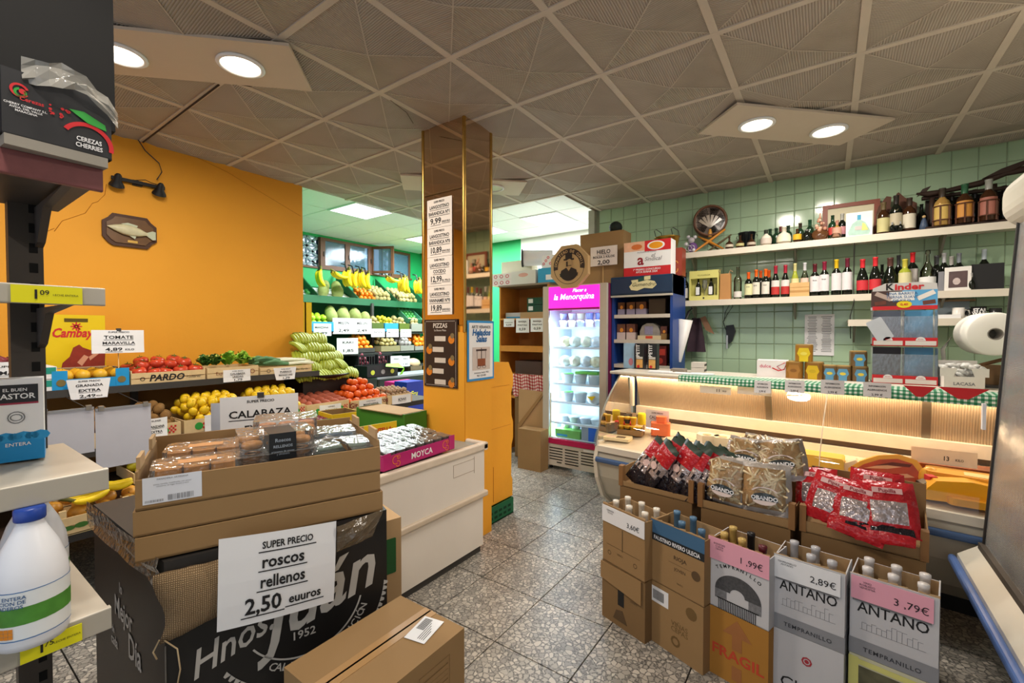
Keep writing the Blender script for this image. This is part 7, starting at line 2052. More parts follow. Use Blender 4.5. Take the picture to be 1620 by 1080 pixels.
# ================================================================ WALL SHELVES
SHW = mat('#d9d0bf', .5, var=.06, name='shelf_cream')
ZU, ZMd, ZL = 2.318, 1.822, 1.605
for n, (x0, x1, z, lb) in enumerate([(-1.27, 1.35, ZU, 'upper cream wall shelf crowded with old bottles'), (-1.27, 1.35, ZMd, 'middle cream wall shelf with wine bottles'), (.14, 1.35, ZL, 'short lower cream wall shelf with mugs')]):
 t = thing('wall_shelf', lb, 'shelf', ((x0 + x1) / 2, 5.12, z), 0)
 L = (x1 - x0) / 2
 part('board', G().box(-L, L, -.29, 0, -.028, 0), SHW, t)
 part('front_edge', G().box(-L, L, -.30, -.288, -.055, .002), SHW, t)
 for bx_ in ((-L + .1, -.3, L - .6) if n < 2 else (-L + .05, L - .2)):
  part('bracket', G().prism([(-.02, -.03), (-.24, -.03), (-.24, -.045), (-.03, -.20), (-.02, -.20)], bx_ - .008, bx_ + .008, 'x'), mat('#8a8678', .5, .2), t)
def prof_bottle(h, r, kind='bordeaux'):
 if kind == 'bordeaux': return [(r * .9, 0), (r, h * .02), (r, h * .58), (r * .85, h * .66), (r * .42, h * .74), (r * .38, h * .80), (r * .37, h * .97), (r * .42, h * .975), (r * .42, h)]
 if kind == 'burgundy': return [(r * .9, 0), (r, h * .02), (r, h * .45), (r * .8, h * .58), (r * .5, h * .70), (r * .38, h * .78), (r * .36, h * .97), (r * .42, h * .975), (r * .42, h)]
 if kind == 'flask': return [(r * .7, 0), (r, h * .12), (r, h * .35), (r * .7, h * .52), (r * .25, h * .62), (r * .22, h * .92), (r * .28, h * .93), (r * .28, h)]
 if kind == 'jug': return [(r * .6, 0), (r * .95, h * .15), (r, h * .35), (r * .8, h * .58), (r * .3, h * .72), (r * .27, h * .93), (r * .33, h * .95), (r * .33, h)]
 if kind == 'decanter': return [(r * .8, 0), (r, h * .1), (r * .95, h * .5), (r * .4, h * .66), (r * .22, h * .75), (r * .2, h * .9), (r * .32, h * .92), (r * .3, h)]
 return [(r * .9, 0), (r, h * .02), (r, h * .7), (r * .4, h * .8), (r * .38, h)]
BG = {'dark': mat('#141812', .08, var=.1, name='dark_glass'), 'green': mat('#1f3a26', .08, var=.15, name='green_glass'), 'amber': mat('#3a2212', .08, var=.2, name='amber_glass'), 'clear': SMOKE, 'white': mat('#e0d8c8', .3, var=.08), 'lime': mat('#a0a83a', .1, var=.1), 'brown': mat('#5a3a22', .2, var=.3, scale=30), 'gold': mat('#b08a4a', .2, .2, var=.2)}
def bottle(label, x, y, z, h=.30, r=.037, kind='bordeaux', glass='dark', cap=None, lab=None, lab2=None, lz=(.12, .46), group=None, name='wine_bottle', mark=None, cat='bottle', text=None):
 t = thing(name, label, cat, (x, y, z + .001), random.uniform(-8, 8), group)
 pr = prof_bottle(h, r, kind)
 part('glass_body', G().lathe(pr, 18), BG[glass], t)
 if cap:
  n = pr[-1][0]
  part('capsule', G().lathe([(n * 1.0, h * .76), (n * 1.04, h * .965), (n * 1.12, h * .97), (n * 1.12, h + .002), (1e-4, h + .003)], 14, cap=False), mat(cap, .35, .1, var=.08), t)
 if lab:
  q = r + .0008
  def arc(z0, z1, a=150):
   vs = []; N = 10
   for i in range(N + 1):
    an = R(-90 - a / 2 + a * i / N)
    vs += [(q * math.cos(an), q * math.sin(an), z0), (q * math.cos(an), q * math.sin(an), z1)]
   return G().add(vs, [(2 * i, 2 * i + 2, 2 * i + 3, 2 * i + 1) for i in range(N)], 0, True)
  part('label', arc(h * lz[0], h * lz[1]), mat(lab, .6, var=.04), t)
  if lab2: part('lower_label', arc(h * lz[0], h * (lz[0] + (lz[1] - lz[0]) * .55)), mat(lab2, .6, var=.05), t).location = (0, -.0006, 0)
  if text:
   def wp_(v):
    an = v[0] / q - PI / 2
    return ((q + .0008) * math.cos(an), (q + .0008) * math.sin(an), v[2])
   part('lettering', G().text(text, 0, h * (lz[0] + (lz[1] - lz[0]) * .68), r * .42, 0, 0, .02, warp=wp_), INK, t)
 if mark: part('seal', G().lathe([(.012, 0), (.012, .001)], 12).at(I4), mat(mark, .4), t, loc=(0, -r * .9, h * .60)).rotation_euler = (R(70), 0, 0)
 return t
YB_ = 4.93
# ---- middle shelf, left to right
bottle('dark bottle with white label next to the blue stand, middle shelf', -1.241, 4.92, ZMd, .30, .035, 'bordeaux', 'dark', '#2a2a2c', '#dcd8d4')
gx0, gx1 = -1.184, -0.903
gh = 2.128 - ZMd
t = thing('gift_box', 'pale yellow gift box with two small bottles and a glass', 'gift box', ((gx0 + gx1) / 2, 4.86, ZMd + .001), 0)
gw = (gx1 - gx0) / 2
YG = mat('#d8d27a', .5, var=.04)
part('box_frame', G().box(-gw, gw, 0, .09, 0, gh * .16).box(-gw, gw, 0, .09, gh * .74, gh).box(-gw, -gw + .012, 0, .09, gh * .16, gh * .74).box(gw - .012, gw, 0, .09, gh * .16, gh * .74).box(-gw, gw, .085, .09, gh * .16, gh * .74), YG, t)
part('lettering', G().text('VILAGARCIA', 0, gh * .82, .022, -.0015, 0, .01), mat('#8a8440', .6), t)
part('crest', G().disc(.009, (0, -.0015, gh * .08), 8, 0), INK, t)
for sx in (-.062, .062):
 b = part('small_bottle', G().lathe([(.024, gh * .16), (.026, gh * .2), (.026, gh * .5), (.01, gh * .62), (.01, gh * .74)], 14, (sx, .045, 0)), BG['dark'], t)
 part('small_label', G().rect(sx - .018, sx + .018, gh * .2, gh * .46, .017), PAPER, b)
part('wine_glass', G().lathe([(.02, gh * .16), (.003, gh * .18), (.003, gh * .34), (.024, gh * .45), (.022, gh * .7)], 12, (0, .045, 0), cap=False), PLASTIC, t)
t = thing('kraft_bag', 'brown kraft bottle bag with rope handles', 'bag', (-0.845, 4.87, ZMd + .001), 0)
part('bag_body', G().prism([(-.05, 0), (.05, 0), (.045, .26), (-.045, .26)], 0, .08, 'y'), mat('#b98752', .8, var=.08, bump=.2, bscale=15), t)
part('rope_handle', G().tube([(-.04, 0, .25), (-.06, -.01, .29), (-.035, -.01, .30)], .004, 5).tube([(.03, 0, .25), (.05, -.01, .29), (.07, -.01, .27)], .004, 5), CARDL, t, kind='stuff')
bottle('clear glass bottle with white label right of the kraft bag', -0.735, 4.90, ZMd, .32, .036, 'bordeaux', 'clear', None, '#d8d4ce', None, (.06, .24))
tagb = [('1185', 'first', '#e8601c', '#d8d8a8'), ('1196', 'second', '#f06a1c', '#ddd8c8'), ('1210', 'third', '#f06a1c', '#ddd8cc')]
for k, x in enumerate((-0.638, -0.572, -0.492)):
 bottle('dark wine bottle with orange capsule, %s of three from the left' % ['first', 'second', 'third'][k], x, 4.88, ZMd, .255 + .02 * (k > 0), .034, 'bordeaux', 'dark', tagb[k][2], tagb[k][3], None, (.14, .56), text='XXX')
bottle('dark bottle with orange capsule behind the second and third orange ones', -0.48, 5.03, ZMd, .28, .034, 'bordeaux', 'dark', '#d8561c')
bottle('dark bottle with orange capsule behind the second orange one', -0.551, 5.03, ZMd, .28, .034, 'bordeaux', 'dark', '#d8561c')
for k, x in enumerate((-0.411, -0.332)):
 bottle('red and white labelled wine bottle, %s of the pair' % ['left', 'right'][k], x, 4.89, ZMd, .30, .035, 'burgundy', 'dark', '#a8283c', '#ddd6d0', '#b8322f', (.10, .54))
t = thing('wooden_gift_box', 'pale wooden box holding two pale sparkling bottles', 'gift box', (-0.219, 4.86, ZMd + .001), 0)
part('box_body', G().box(-.075, .075, 0, .09, 0, .13), WOOD, t)
part('wood_band', G().box(-.0755, .0755, -.001, .0905, .04, .06).box(-.0755, .0755, -.001, .0905, .085, .09), mat('#b58a50', .6), t, kind='stuff')
for k, x in enumerate((-.038, .038)):
 bottle('pale sparkling bottle in the wooden gift box, %s' % ['gold foil', 'silver foil'][k], -0.219 + x, 4.905, ZMd + .02, .29, .032, 'burgundy', ['lime', 'clear'][k], ['#cfc88a', '#c9c9cc'][k], ['#d8cf9a', '#e0c0b0'][k], None, (.32, .52))
caps = ['#5c1a26', '#8a1f3c', '#e0b81c', '#6a1f34']
for k, x in enumerate((-0.104, -0.033, 0.054, 0.131)):
 bottle('dark wine bottle with large white label and %s capsule' % ['dark red', 'crimson', 'yellow', 'maroon'][k], x, 4.89, ZMd, [.29, .305, .315, .32][k], .037, 'bordeaux', 'dark', caps[k], '#dedadc', None, (.14, .62), mark='#c9c4bc' if k == 2 else None, text='Rioja' if k < 2 else None)
for k, x in enumerate((0.236, 0.321)):
 bottle('red-capped bottle with bright red label, %s of two' % ['left', 'right'][k], x, 4.89, ZMd, [.30, .31][k], .041, 'burgundy', 'dark', '#d83038', '#c9323a', None, (.12, .40))
bottle('small dark bottle with white bib between the red-capped and the fat bottle', 0.374, 5.0, ZMd, .26, .03, 'bordeaux', 'dark', None, '#d8d2c8', None, (.2, .5))
bottle('fat dark bottle with brown foil stopper', 0.421, 4.92, ZMd, .30, .048, 'burgundy', 'dark', '#5a3a34')
bottle('slim dark bottle behind the yellow-labelled one', 0.484, 5.03, ZMd, .33, .03, 'bordeaux', 'dark', '#3a3a3e')
bottle('lime yellow bottle with pale label above the chocolate rack', 0.512, 4.89, ZMd, .275, .042, 'bordeaux', 'lime', '#c9bf4a', '#d6cfa0', None, (.2, .6))
bottle('dark bottle with bright red capsule and white label behind the lime one', 0.571, 5.0, ZMd, .34, .038, 'bordeaux', 'dark', '#d8262e', '#dcd4d0', None, (.2, .6))
bottle('cut glass decanter with a white card', 0.654, 4.92, ZMd, .34, .052, 'decanter', 'clear', None, '#e4e4e2', None, (.12, .36), name='decanter')
bottle('dark bottle with grey top right of the decanter', 0.718, 5.0, ZMd, .30, .036, 'bordeaux', 'dark', '#4a4a4e')
for k, x in enumerate((0.767, 0.811, 0.855)):
 bottle('bottle with %s behind the framed photo' % ['a white sleeve', 'a dull white cap', 'a small grey cap'][k], x, 5.03, ZMd, [.32, .29, .31][k], .033, 'bordeaux', 'dark', ['#c4c4c6', '#b4b0aa', '#8a9098'][k])
t = thing('photo_frame', 'small white framed photograph leaning on the middle shelf', 'picture', (0.819, 4.86, ZMd + .001), -14, None, (-8, 0))
part('frame', G().box(-.075, .075, 0, .012, 0, .19), mat('#dcd8d2', .4), t)
part('photo', G().rect(-.05, .055, .025, .155, -.001), mat('#4a3434', .5, var=.5, scale=18), t)
part('photo_figure', G().disc(.022, (-.005, -.0016, .075), 10, 0, sz=1.3), mat('#b8a8a4', .5, var=.4, scale=40), t)
part('side_sleeve', G().box(-.11, -.076, -.004, .012, 0, .16), mat('#7a7a80', .3), t)
t = closed_box('speaker_box', 'square black box at the right end of the middle shelf', (0.99, 4.88, ZMd), 0, .17, .16, .20, BLACK, 'box', None, False)
bottle('small dark flask with pale stopper in front of the black box', 0.898, 4.86, ZMd, .13, .02, 'flask', 'dark', '#a8a8a8', name='small_flask')
bottle('dark bottle with pale cap behind the black box', 1.001, 5.05, ZMd, .33, .035, 'bordeaux', 'dark', '#b8c4cc')
# ---- upper shelf
pm = -1.174
t = thing('plush_mouse', 'small purple and white toy mouse leaning on the upper shelf', 'toy', (pm, 4.90, ZU + .001), 0)
part('body', G().ball(.05, (.01, 0, .06), 12, 9, sz=1.1), mat('#6d4a86', .4, var=.3, scale=20), t)
part('head', G().ball(.033, (.0, -.01, .135), 10, 8), mat('#b8b0b4', .5, var=.2), t)
part('ear', G().ball(.018, (-.03, -.01, .175), 8, 6), mat('#c8c4c8', .5), t)
part('ear', G().ball(.020, (.035, -.01, .165), 8, 6), mat('#c8c4c8', .5), t)
part('paw', G().ball(.02, (-.05, -.02, .10), 8, 6), mat('#d8d4d8', .5), t)
part('paw', G().ball(.018, (.03, -.04, .03), 8, 6), mat('#d8d4d8', .5), t)
g = G()
for k in range(2): g.at(TR(-.02 + .03 * k, -.05, .05)).tube([(.03 * math.cos(a * .7), 0, .03 * math.sin(a * .7)) for a in range(10)], .003, 4)
part('white_outline', g, mat('#d8d0dc', .5), t, kind='stuff')
bc_ = (-1.002, 4.95, 2.64)
br = (-0.847 - -1.164) / 2
t = thing('barrel', 'small wooden barrel with glass front holding fan-shaped decorations', 'barrel', (bc_[0], 4.93, bc_[2]), 0)
BW = mat('#6a4630', .45, var=.3, scale=18)
part('barrel_body', G().at(RZ(14) @ RX(90)).lathe([(br * .9, -.16), (br * 1.0, -.10), (br * 1.02, -.04), (br * .98, .04), (br * .90, .04), (br * .88, -.0)], 28, cap=False).at(RZ(14) @ RX(90)).lathe([(br * .9, -.16), (1e-4, -.16)], 28), BW, t)
part('hoop', G().at(RZ(14) @ RX(90)).lathe([(br * 1.0, -.005), (br * 1.03, -.005), (br * 1.03, .012), (br * .99, .012)], 28, cap=False), DARKWOOD, t)
part('front_glass', G().at(RZ(14) @ RX(90)).lathe([(br * .88, .0), (1e-4, .0)], 28), mat('#b9a79a', .15, var=.15, scale=8), t)
for k in range(6):
 a = -50 + 20 * k
 part('fan_glass', G().at(RZ(14) @ TR(0, -.006, -.07) @ RY(a)).prism([(-.004, 0), (.004, 0), (.016, .13), (-.016, .13)], -.003, 0, 'y'), mat('#a39686', .15, var=.3), t)
part('tap', G().at(RZ(14) @ TR(0, -.02, -br * .75)).lathe([(.018, -.05), (.02, .0), (.014, .01), (.012, .03)], 12), mat('#c98f3f', .35), t)
OW = mat('#c47f2a', .4, var=.2, scale=20, name='turned_wood')
zc_ = ZU - bc_[2]
part('crossed_leg', G().tube([(-.15, -.04, zc_ + .012), (.0, -.05, zc_ + .105), (.15, -.04, zc_ + .21)], [.008, .014, .010], 8), OW, t)
part('crossed_leg', G().tube([(.14, -.04, zc_ + .012), (.0, -.05, zc_ + .105), (-.11, -.03, zc_ + .17)], [.008, .014, .006], 8), OW, t)
part('rear_leg', G().tube([(-.05, .06, zc_ + .01), (.08, .07, zc_ + .10), (.19, .06, zc_ + .17)], [.008, .012, .008], 8), mat('#5a4a2c', .5), t)
part('rear_leg', G().tube([(.10, .10, zc_ + .01), (-.10, .10, zc_ + .16)], .009, 8), mat('#5a4a2c', .5), t)
bx_ = -0.673
t = thing('ice_bucket', 'dark metal ice bucket behind three small flasks', 'bucket', (bx_, 5.0, ZU + .001), 0)
part('bucket', G().lathe([(.060, 0), (.078, .16), (.084, .165), (.080, .170), (.072, .165)], 22, cap=False), mat('#24282a', .2, .6, var=.2), t)
for sx in (-1, 1): part('ring_handle', G().tube([(sx * .082, 0, .15), (sx * .095, 0, .13), (sx * .082, 0, .11)], .004, 5), STEEL, t)
for k, x in enumerate((-0.81, -0.714, -0.615)):
 bottle('small round dark flask with pale label, %s of three before the bucket' % ['left', 'middle', 'right'][k], x, 4.87, ZU, .125, .038, 'flask', 'amber', None, ['#c4b9a4', '#b8b27a', '#b9aa98'][k], None, (.16, .36), name='small_flask')
bottle('round white-frosted bottle with oval label on the upper shelf', -0.492, 4.88, ZU, .15, .048, 'jug', 'white', '#3a4036', '#c9bdb0', name='frosted_bottle')
bottle('squat cream bottle with large oval label on the upper shelf', -0.347, 4.88, ZU, .155, .06, 'jug', 'white', '#cfc8b4', '#e8e0c4', name='frosted_bottle')
for k, x in enumerate((-0.51, -0.477, -0.42, -0.387, -0.321, -0.225, -0.15)):
 bottle('old dark green bottle in the rear row of the upper shelf, %s from left' % ['first', 'second', 'third', 'fourth', 'fifth', 'sixth', 'seventh'][k], x, [5.0, 5.06, 5.0, 5.06, 5.0, 5.0, 5.0][k], ZU, [.17, .19, .18, .20, .19, .20, .22][k], .032, 'bordeaux', 'green', ['#1a241c', '#25402c', '#1f3a28', '#7a3a3a', '#2a3a2c', '#3a2c20', '#1d4a30'][k])
bottle('small brown bottle with yellow oval label', -0.242, 4.87, ZU, .125, .034, 'jug', 'amber', '#4a3018', '#d8a824', None, (.2, .6), name='small_flask')
bottle('short dark jar with silver collar right of the yellow-labelled bottle', -0.17, 4.88, ZU, .11, .038, 'x', 'dark', '#8a8a86', name='small_flask')
sx_ = -0.07
t = thing('shell_ornament', 'pink shell covered bottle on a dark oval base', 'ornament', (sx_, 4.88, ZU + .001), 0)
part('base_medallion', G().at(TR(0, 0, .055) @ RX(75)).lathe([(1e-4, -.02), (.05, -.015), (.06, 0), (.05, .015), (1e-4, .02)], 16, sx=1.1), BG['brown'], t)
rd = random.Random(11)
for i in range(16):
 f = i / 15
 part('shell', G().ball(.018 - .008 * f, (rd.uniform(-.045, .045) * (1 - f * .9), -.01 + rd.uniform(-.02, .02), .095 + .11 * f), 8, 5), mat(['#c9977c', '#b8846c', '#d8b49c'][i % 3], .5, var=.2, scale=40), t)
part('tip', G().lathe([(.012, .19), (.006, .24), (1e-4, .25)], 8), mat('#c9a48c', .5), t)
# framed picture behind and standing white card with drawn bottle
fx_ = (-0.056 + 0.359) / 2; fw_ = 0.359 - -0.056; fh_ = 2.672 - ZU
t = thing('framed_picture', 'reddish brown framed picture leaning on the tiles behind bottles', 'picture', (fx_, 5.085, ZU + .001), 0)
FR = mat('#8a4632', .45, var=.12)
part('frame', G().box(-fw_ / 2, fw_ / 2, 0, .02, fh_ - .035, fh_).box(-fw_ / 2, fw_ / 2, 0, .02, 0, .035).box(-fw_ / 2, -fw_ / 2 + .04, 0, .02, .035, fh_ - .035).box(fw_ / 2 - .04, fw_ / 2, 0, .02, .035, fh_ - .035), FR, t)
part('print', G().box(-fw_ / 2 + .04, fw_ / 2 - .04, .012, .018, .035, fh_ - .035), mat('#d8cfae', .5, var=.1), t)
cx_ = (0.115 + 0.296) / 2; cw_ = (0.296 - 0.115) / 2; chh = 2.528 - ZU
t = thing('picture_card', 'white card with a drawn turquoise and yellow decanter', 'picture', (cx_, 4.86, ZU + .001), 0)
part('card', G().box(-cw_, cw_, 0, .03, 0, chh), mat('#e4e6e4', .5), t)
part('drawn_bottle', G().prism([(-cw_ * .85, .04), (-cw_ * .75, .015), (cw_ * .75, .015), (cw_ * .85, .04), (cw_ * .5, chh * .55), (cw_ * .1, chh * .68), (-cw_ * .1, chh * .68), (-cw_ * .5, chh * .55)], -.0015, 0, 'y'), mat('#a8c9bc', .5, var=.35, scale=25), t)
part('drawn_neck', G().rect(-cw_ * .14, cw_ * .14, chh * .68, chh * .88, -.0015), mat('#3f9cc4', .5), t)
part('yellow_wash', G().prism([(cw_ * .2, .05), (cw_ * .7, .05), (cw_ * .45, chh * .5), (cw_ * .25, chh * .55)], -.003, -.0016, 'y'), mat('#d6d27a', .5), t)
part('drawn_label', G().rect(-cw_ * .3, cw_ * .2, chh * .28, chh * .42, -.0035), mat('#d8bcb8', .5), t)
bottle('tall green bottle with red band before the framed picture', 0.021, 4.92, ZU, .22, .034, 'bordeaux', 'green', None, '#b83a34', None, (.2, .5))
bottle('pink dressed figure bottle before the framed picture', 0.053, 4.87, ZU, .16, .034, 'jug', 'gold', '#c48a78', '#c99a84', None, (.1, .6), name='figure_bottle')
bottle('dark bottle with pale capsule and pink label before the framed picture', 0.09, 4.95, ZU, .23, .032, 'bordeaux', 'dark', '#b8b8b0', '#c98a90', None, (.2, .5))
bottle('clear low glass decanter left of the drawn card', 0.045, 4.85, ZU, .07, .04, 'jug', 'clear', name='small_flask')
# wooden holder with three wine bottles
hx = (0.331 + 0.594) / 2; hw_ = (0.594 - 0.331) / 2
t = thing('bottle_holder', 'rustic brown wooden holder with two curved horns around three bottles', 'bottle rack', (hx, 4.98, ZU + .001), 0)
RW = mat('#5a3420', .6, var=.3, scale=14, name='rustic_wood')
part('rear_board', G().prism([(-hw_, 0), (hw_, 0), (hw_, .26), (hw_ * .4, .32), (hw_ * .1, .37), (hw_ * .0, .36), (hw_ * .05, .25), (-hw_ * .3, .25), (-hw_ * .25, .34), (-hw_ * .5, .35), (-hw_ * .9, .27), (-hw_, .22)], .04, .07, 'y'), RW, t)
part('base', G().box(-hw_, hw_, -.10, .08, 0, .015), RW, t)
for k, x in enumerate((0.369, 0.45, 0.534)):
 bottle('old brandy bottle in the wooden holder, %s' % ['left with yellowed label', 'middle with round neck seal', 'right with big pale label'][k], x, 4.905, ZU + .016, [.255, .30, .265][k], .042, 'bordeaux', ['amber', 'dark', 'amber'][k], ['#6a5a3c', '#2a2420', '#3a2c24'][k], ['#c2ba84', '#b8ae94', '#cfc8b4'][k], None, [(.02, .48), (.16, .5), (.06, .5)][k], mark='#c8b48a' if k == 1 else None)
for k, x in enumerate((0.422, 0.474)):
 bottle('tiny silver topped bottle before the brandy bottles, %s' % ['left', 'right'][k], x, 4.845, ZU + .016, .07, .018, 'jug', 'dark', '#a8a8a6', name='miniature_bottle')
bottle('slim dark bottle right of the wooden holder', 0.62, 5.0, ZU, .24, .03, 'bordeaux', 'dark', None)
fg = 0.62
t = thing('figurine', 'small blue and gold robed figurine on the upper shelf', 'figurine', (fg, 4.87, ZU + .001), 0)
part('robe', G().lathe([(.03, 0), (.026, .04), (.016, .08), (.008, .10)], 10), mat('#3a4a62', .5, var=.4, scale=40), t)
part('head', G().ball(.012, (0, 0, .11), 8, 6), mat('#b89a6a', .5), t)
# rustic rack with three basket bottles under a carved branch
rx0, rx1 = 0.645, 1.245
t = thing('rustic_rack', 'dark rustic rack with basket bottles under a carved branch', 'bottle rack', ((rx0 + rx1) / 2, 4.93, ZU + .001), 0)
hwk = (rx1 - rx0) / 2
DW2 = mat('#2e1d14', .65, var=.35, scale=16, name='blackened_wood')
part('base_plank', G().rbox(-hwk - .02, hwk, -.09, .10, 0, .022, .01, axis='x'), DW2, t)
hk_ = 2.614 - ZU
part('post', G().lathe([(.02, .02), (.024, .08), (.016, .10), (.022, .16), (.016, hk_ * .9)], 10, (-hwk + .03, .0, 0)), DW2, t)
part('post', G().lathe([(.02, .02), (.024, .08), (.016, .10), (.022, .16), (.016, hk_ * 1.1)], 10, (hwk - .03, .0, 0)), DW2, t)
part('post', G().lathe([(.02, .02), (.024, .08), (.016, .10), (.022, .16), (.016, hk_ * 1.1)], 10, (hwk * .3, .06, 0)), DW2, t)
part('upper_rail', G().rbox(-hwk - .03, hwk, .0, .05, hk_ * .88, hk_ * .98, .015, axis='x'), DW2, t)
part('back_board', G().box(-hwk, hwk, .07, .09, .02, hk_ * .9), mat('#20150f', .8), t)
part('carved_branch', G().tube([(-hwk - .07, -.02, hk_ * 1.05), (-hwk + .0, -.02, hk_ * 1.0), (-hwk + .12, .0, hk_ * 1.04), (-hwk * .3, .0, hk_ * 1.08), (0, .0, hk_ * 1.12), (hwk * .45, .0, hk_ * 1.28), (hwk * .9, .0, hk_ * 1.34), (hwk * 1.15, 0, hk_ * 1.42)], [.008, .024, .018, .022, .024, .020, .03, .008], 8), DW2, t)
part('carved_leaf', G().at(TR(hwk * .45, -.02, hk_ * 1.36) @ RY(-18)).prism([(-.13, 0), (-.02, .02), (.12, .02), (.15, .0), (.02, -.02)], 0, .03, 'y'), DW2, t)
part('carved_leaf', G().at(TR(-hwk - .02, -.03, hk_ * 1.1) @ RY(-40)).prism([(-.06, 0), (-.0, .02), (.05, .0), (.0, -.015)], 0, .03, 'y'), DW2, t)
for k, x in enumerate((0.724, 0.85, 0.98)):
 h_ = [.29, .30, .31][k]
 b = bottle('old bottle caged in slats in the rustic rack, %s' % ['left', 'middle with green neck', 'right with silver cap'][k], x, 4.865, ZU + .023, h_, .048, 'bordeaux', ['gold', 'amber', 'amber'][k], ['#3a3026', '#2a5a3c', '#9a9a94'][k], ['#c8a85a', '#c98a3a', '#a86a5a'][k], None, (.12, .56), name='basket_bottle')
 for q in range(6):
  a = 2 * PI * q / 6 + .3
  part('cage_slat', G().box(-.004, .004, -.003, .003, .0, .15).at(I4), RW, b, loc=(.054 * math.cos(a), .054 * math.sin(a), 0))
 for z in (.035, .145): part('cage_ring', G().lathe([(.054, z), (.058, z), (.058, z + .008), (.054, z + .008)], 18, cap=False), RW, b)
for k, x in enumerate((0.794, 0.924, 1.082)):
 bottle('very dark bottle at the back of the rustic rack, %s' % ['left', 'middle', 'right'][k], x, 4.965, ZU + .023, .27, .035, 'bordeaux', 'dark', '#1a1614')
# ---- short lower shelf
mugx = 0.835
def mug(label, x, y, z, col, r=.036, h=.085, side=1):
 t = thing('mug', label, 'mug', (x, y, z + .001), 0)
 part('cup', G().lathe([(r * .9, 0), (r, .01), (r, h), (r * .9, h), (r * .88, .012), (1e-4, .012)], 20), mat(col, .25, var=.03), t)
 part('handle', G().tube([(side * r, 0, h * .8), (side * (r + .022), 0, h * .75), (side * (r + .028), 0, h * .45), (side * (r + .018), 0, h * .22), (side * r, 0, h * .2)], .005, 6), mat(col, .25, var=.03), t)
 return t
mug('plain white mug on the short lower shelf', mugx, 4.90, ZL, '#e6e2dc')
m2 = mug('black mug with white lettering and white handle', 0.947, 4.90, ZL, '#1b1b1d', .044, .09, -1)
part('lettering', G().text('STAR\nWARS', .0, .052, .034, 0, 0, .03, lsp=.75, warp=lambda q: (.0452 * math.cos(q[0] / .045 - PI / 2), .0452 * math.sin(q[0] / .045 - PI / 2), q[2])), PWHITE, m2)
mug('dark mug with pale ring handle at the right end of the lower shelf', 1.038, 4.90, ZL, '#2a2a2a', .035, .075, -1)
t = closed_box('grey_carton', 'grey blue carton with wooden lid behind the white mug', (0.814, 4.99, ZL), 0, .20, .10, .14, mat('#8a98a2', .6), 'carton', None, False)
part('wooden_lid', G().box(-.13, .13, -.02, .11, .14, .155), mat('#9a7a58', .6), t)
tag(G().prism([(-.10, -.06), (.10, -.06), (.09, .04), (-.05, .06)], 0, .03, 'z').build('papers', PAPER, None, (0.741, 4.90, ZL + .002)), 'loose white papers left of the white mug', 'papers')
t = closed_box('yellow_carton', 'olive yellow pack behind the papers on the lower shelf', (0.71, 5.0, ZL), 0, .10, .08, .17, mat('#8a8424', .5), 'pack', None, False)
tag(G().tube([(0.174, 4.83, ZU - .03), (0.173, 4.835, ZMd + .05), (0.179, 4.82, ZMd - .06), (0.156, 4.9, 1.638), (0.169, 5.12, 1.442)], .004, 5).build('cable', DGREY), 'thin dark cable hanging down from the shelves', 'cable')
# ================================================================ WINE CARTONS IN A ROW
GREYC = mat('#c4c3c5', .6, var=.04, name='white_carton')
cols_ = [(-.960, 2.185, -.700, 2.085, -21), (-.690, 2.14, -.425, 2.045, -18), (-.418, 2.095, -.178, 2.03, -14), (-.170, 2.085, .065, 2.05, -7), (.078, 2.085, .320, 2.045, -9)]
up = []
def neck(lb, p, c, grp):
 t = thing('wine_bottle', lb, 'bottle', (p[0], p[1], .312), 0, grp)
 part('glass_body', G().lathe([(.034, 0), (.036, .01), (.036, .17), (.016, .21), (.0135, .225), (.0135, .30)], 12), BG['dark'], t)
 part('capsule', G().lathe([(.0145, .225), (.0150, .287), (.0165, .289), (.0165, .304), (1e-4, .305)], 12, cap=False), mat(c, .4, .1), t)
info = [('first', CARD, '#ddd4c4', 7), ('second', CARD, '#4f7391', 4), ('third', GREYC, '#c9a860', 5), ('fourth', GREYC, '#b9b9bd', 4), ('fifth', GREYC, '#d8d4d2', 7)]
what = ['with a white ticket 3,60', 'with blue band and black lettering strip', 'with pink ticket 1,99 and vaulted cellar print', 'with white ticket 2,89', 'with pink ticket 3,79 at the right end']
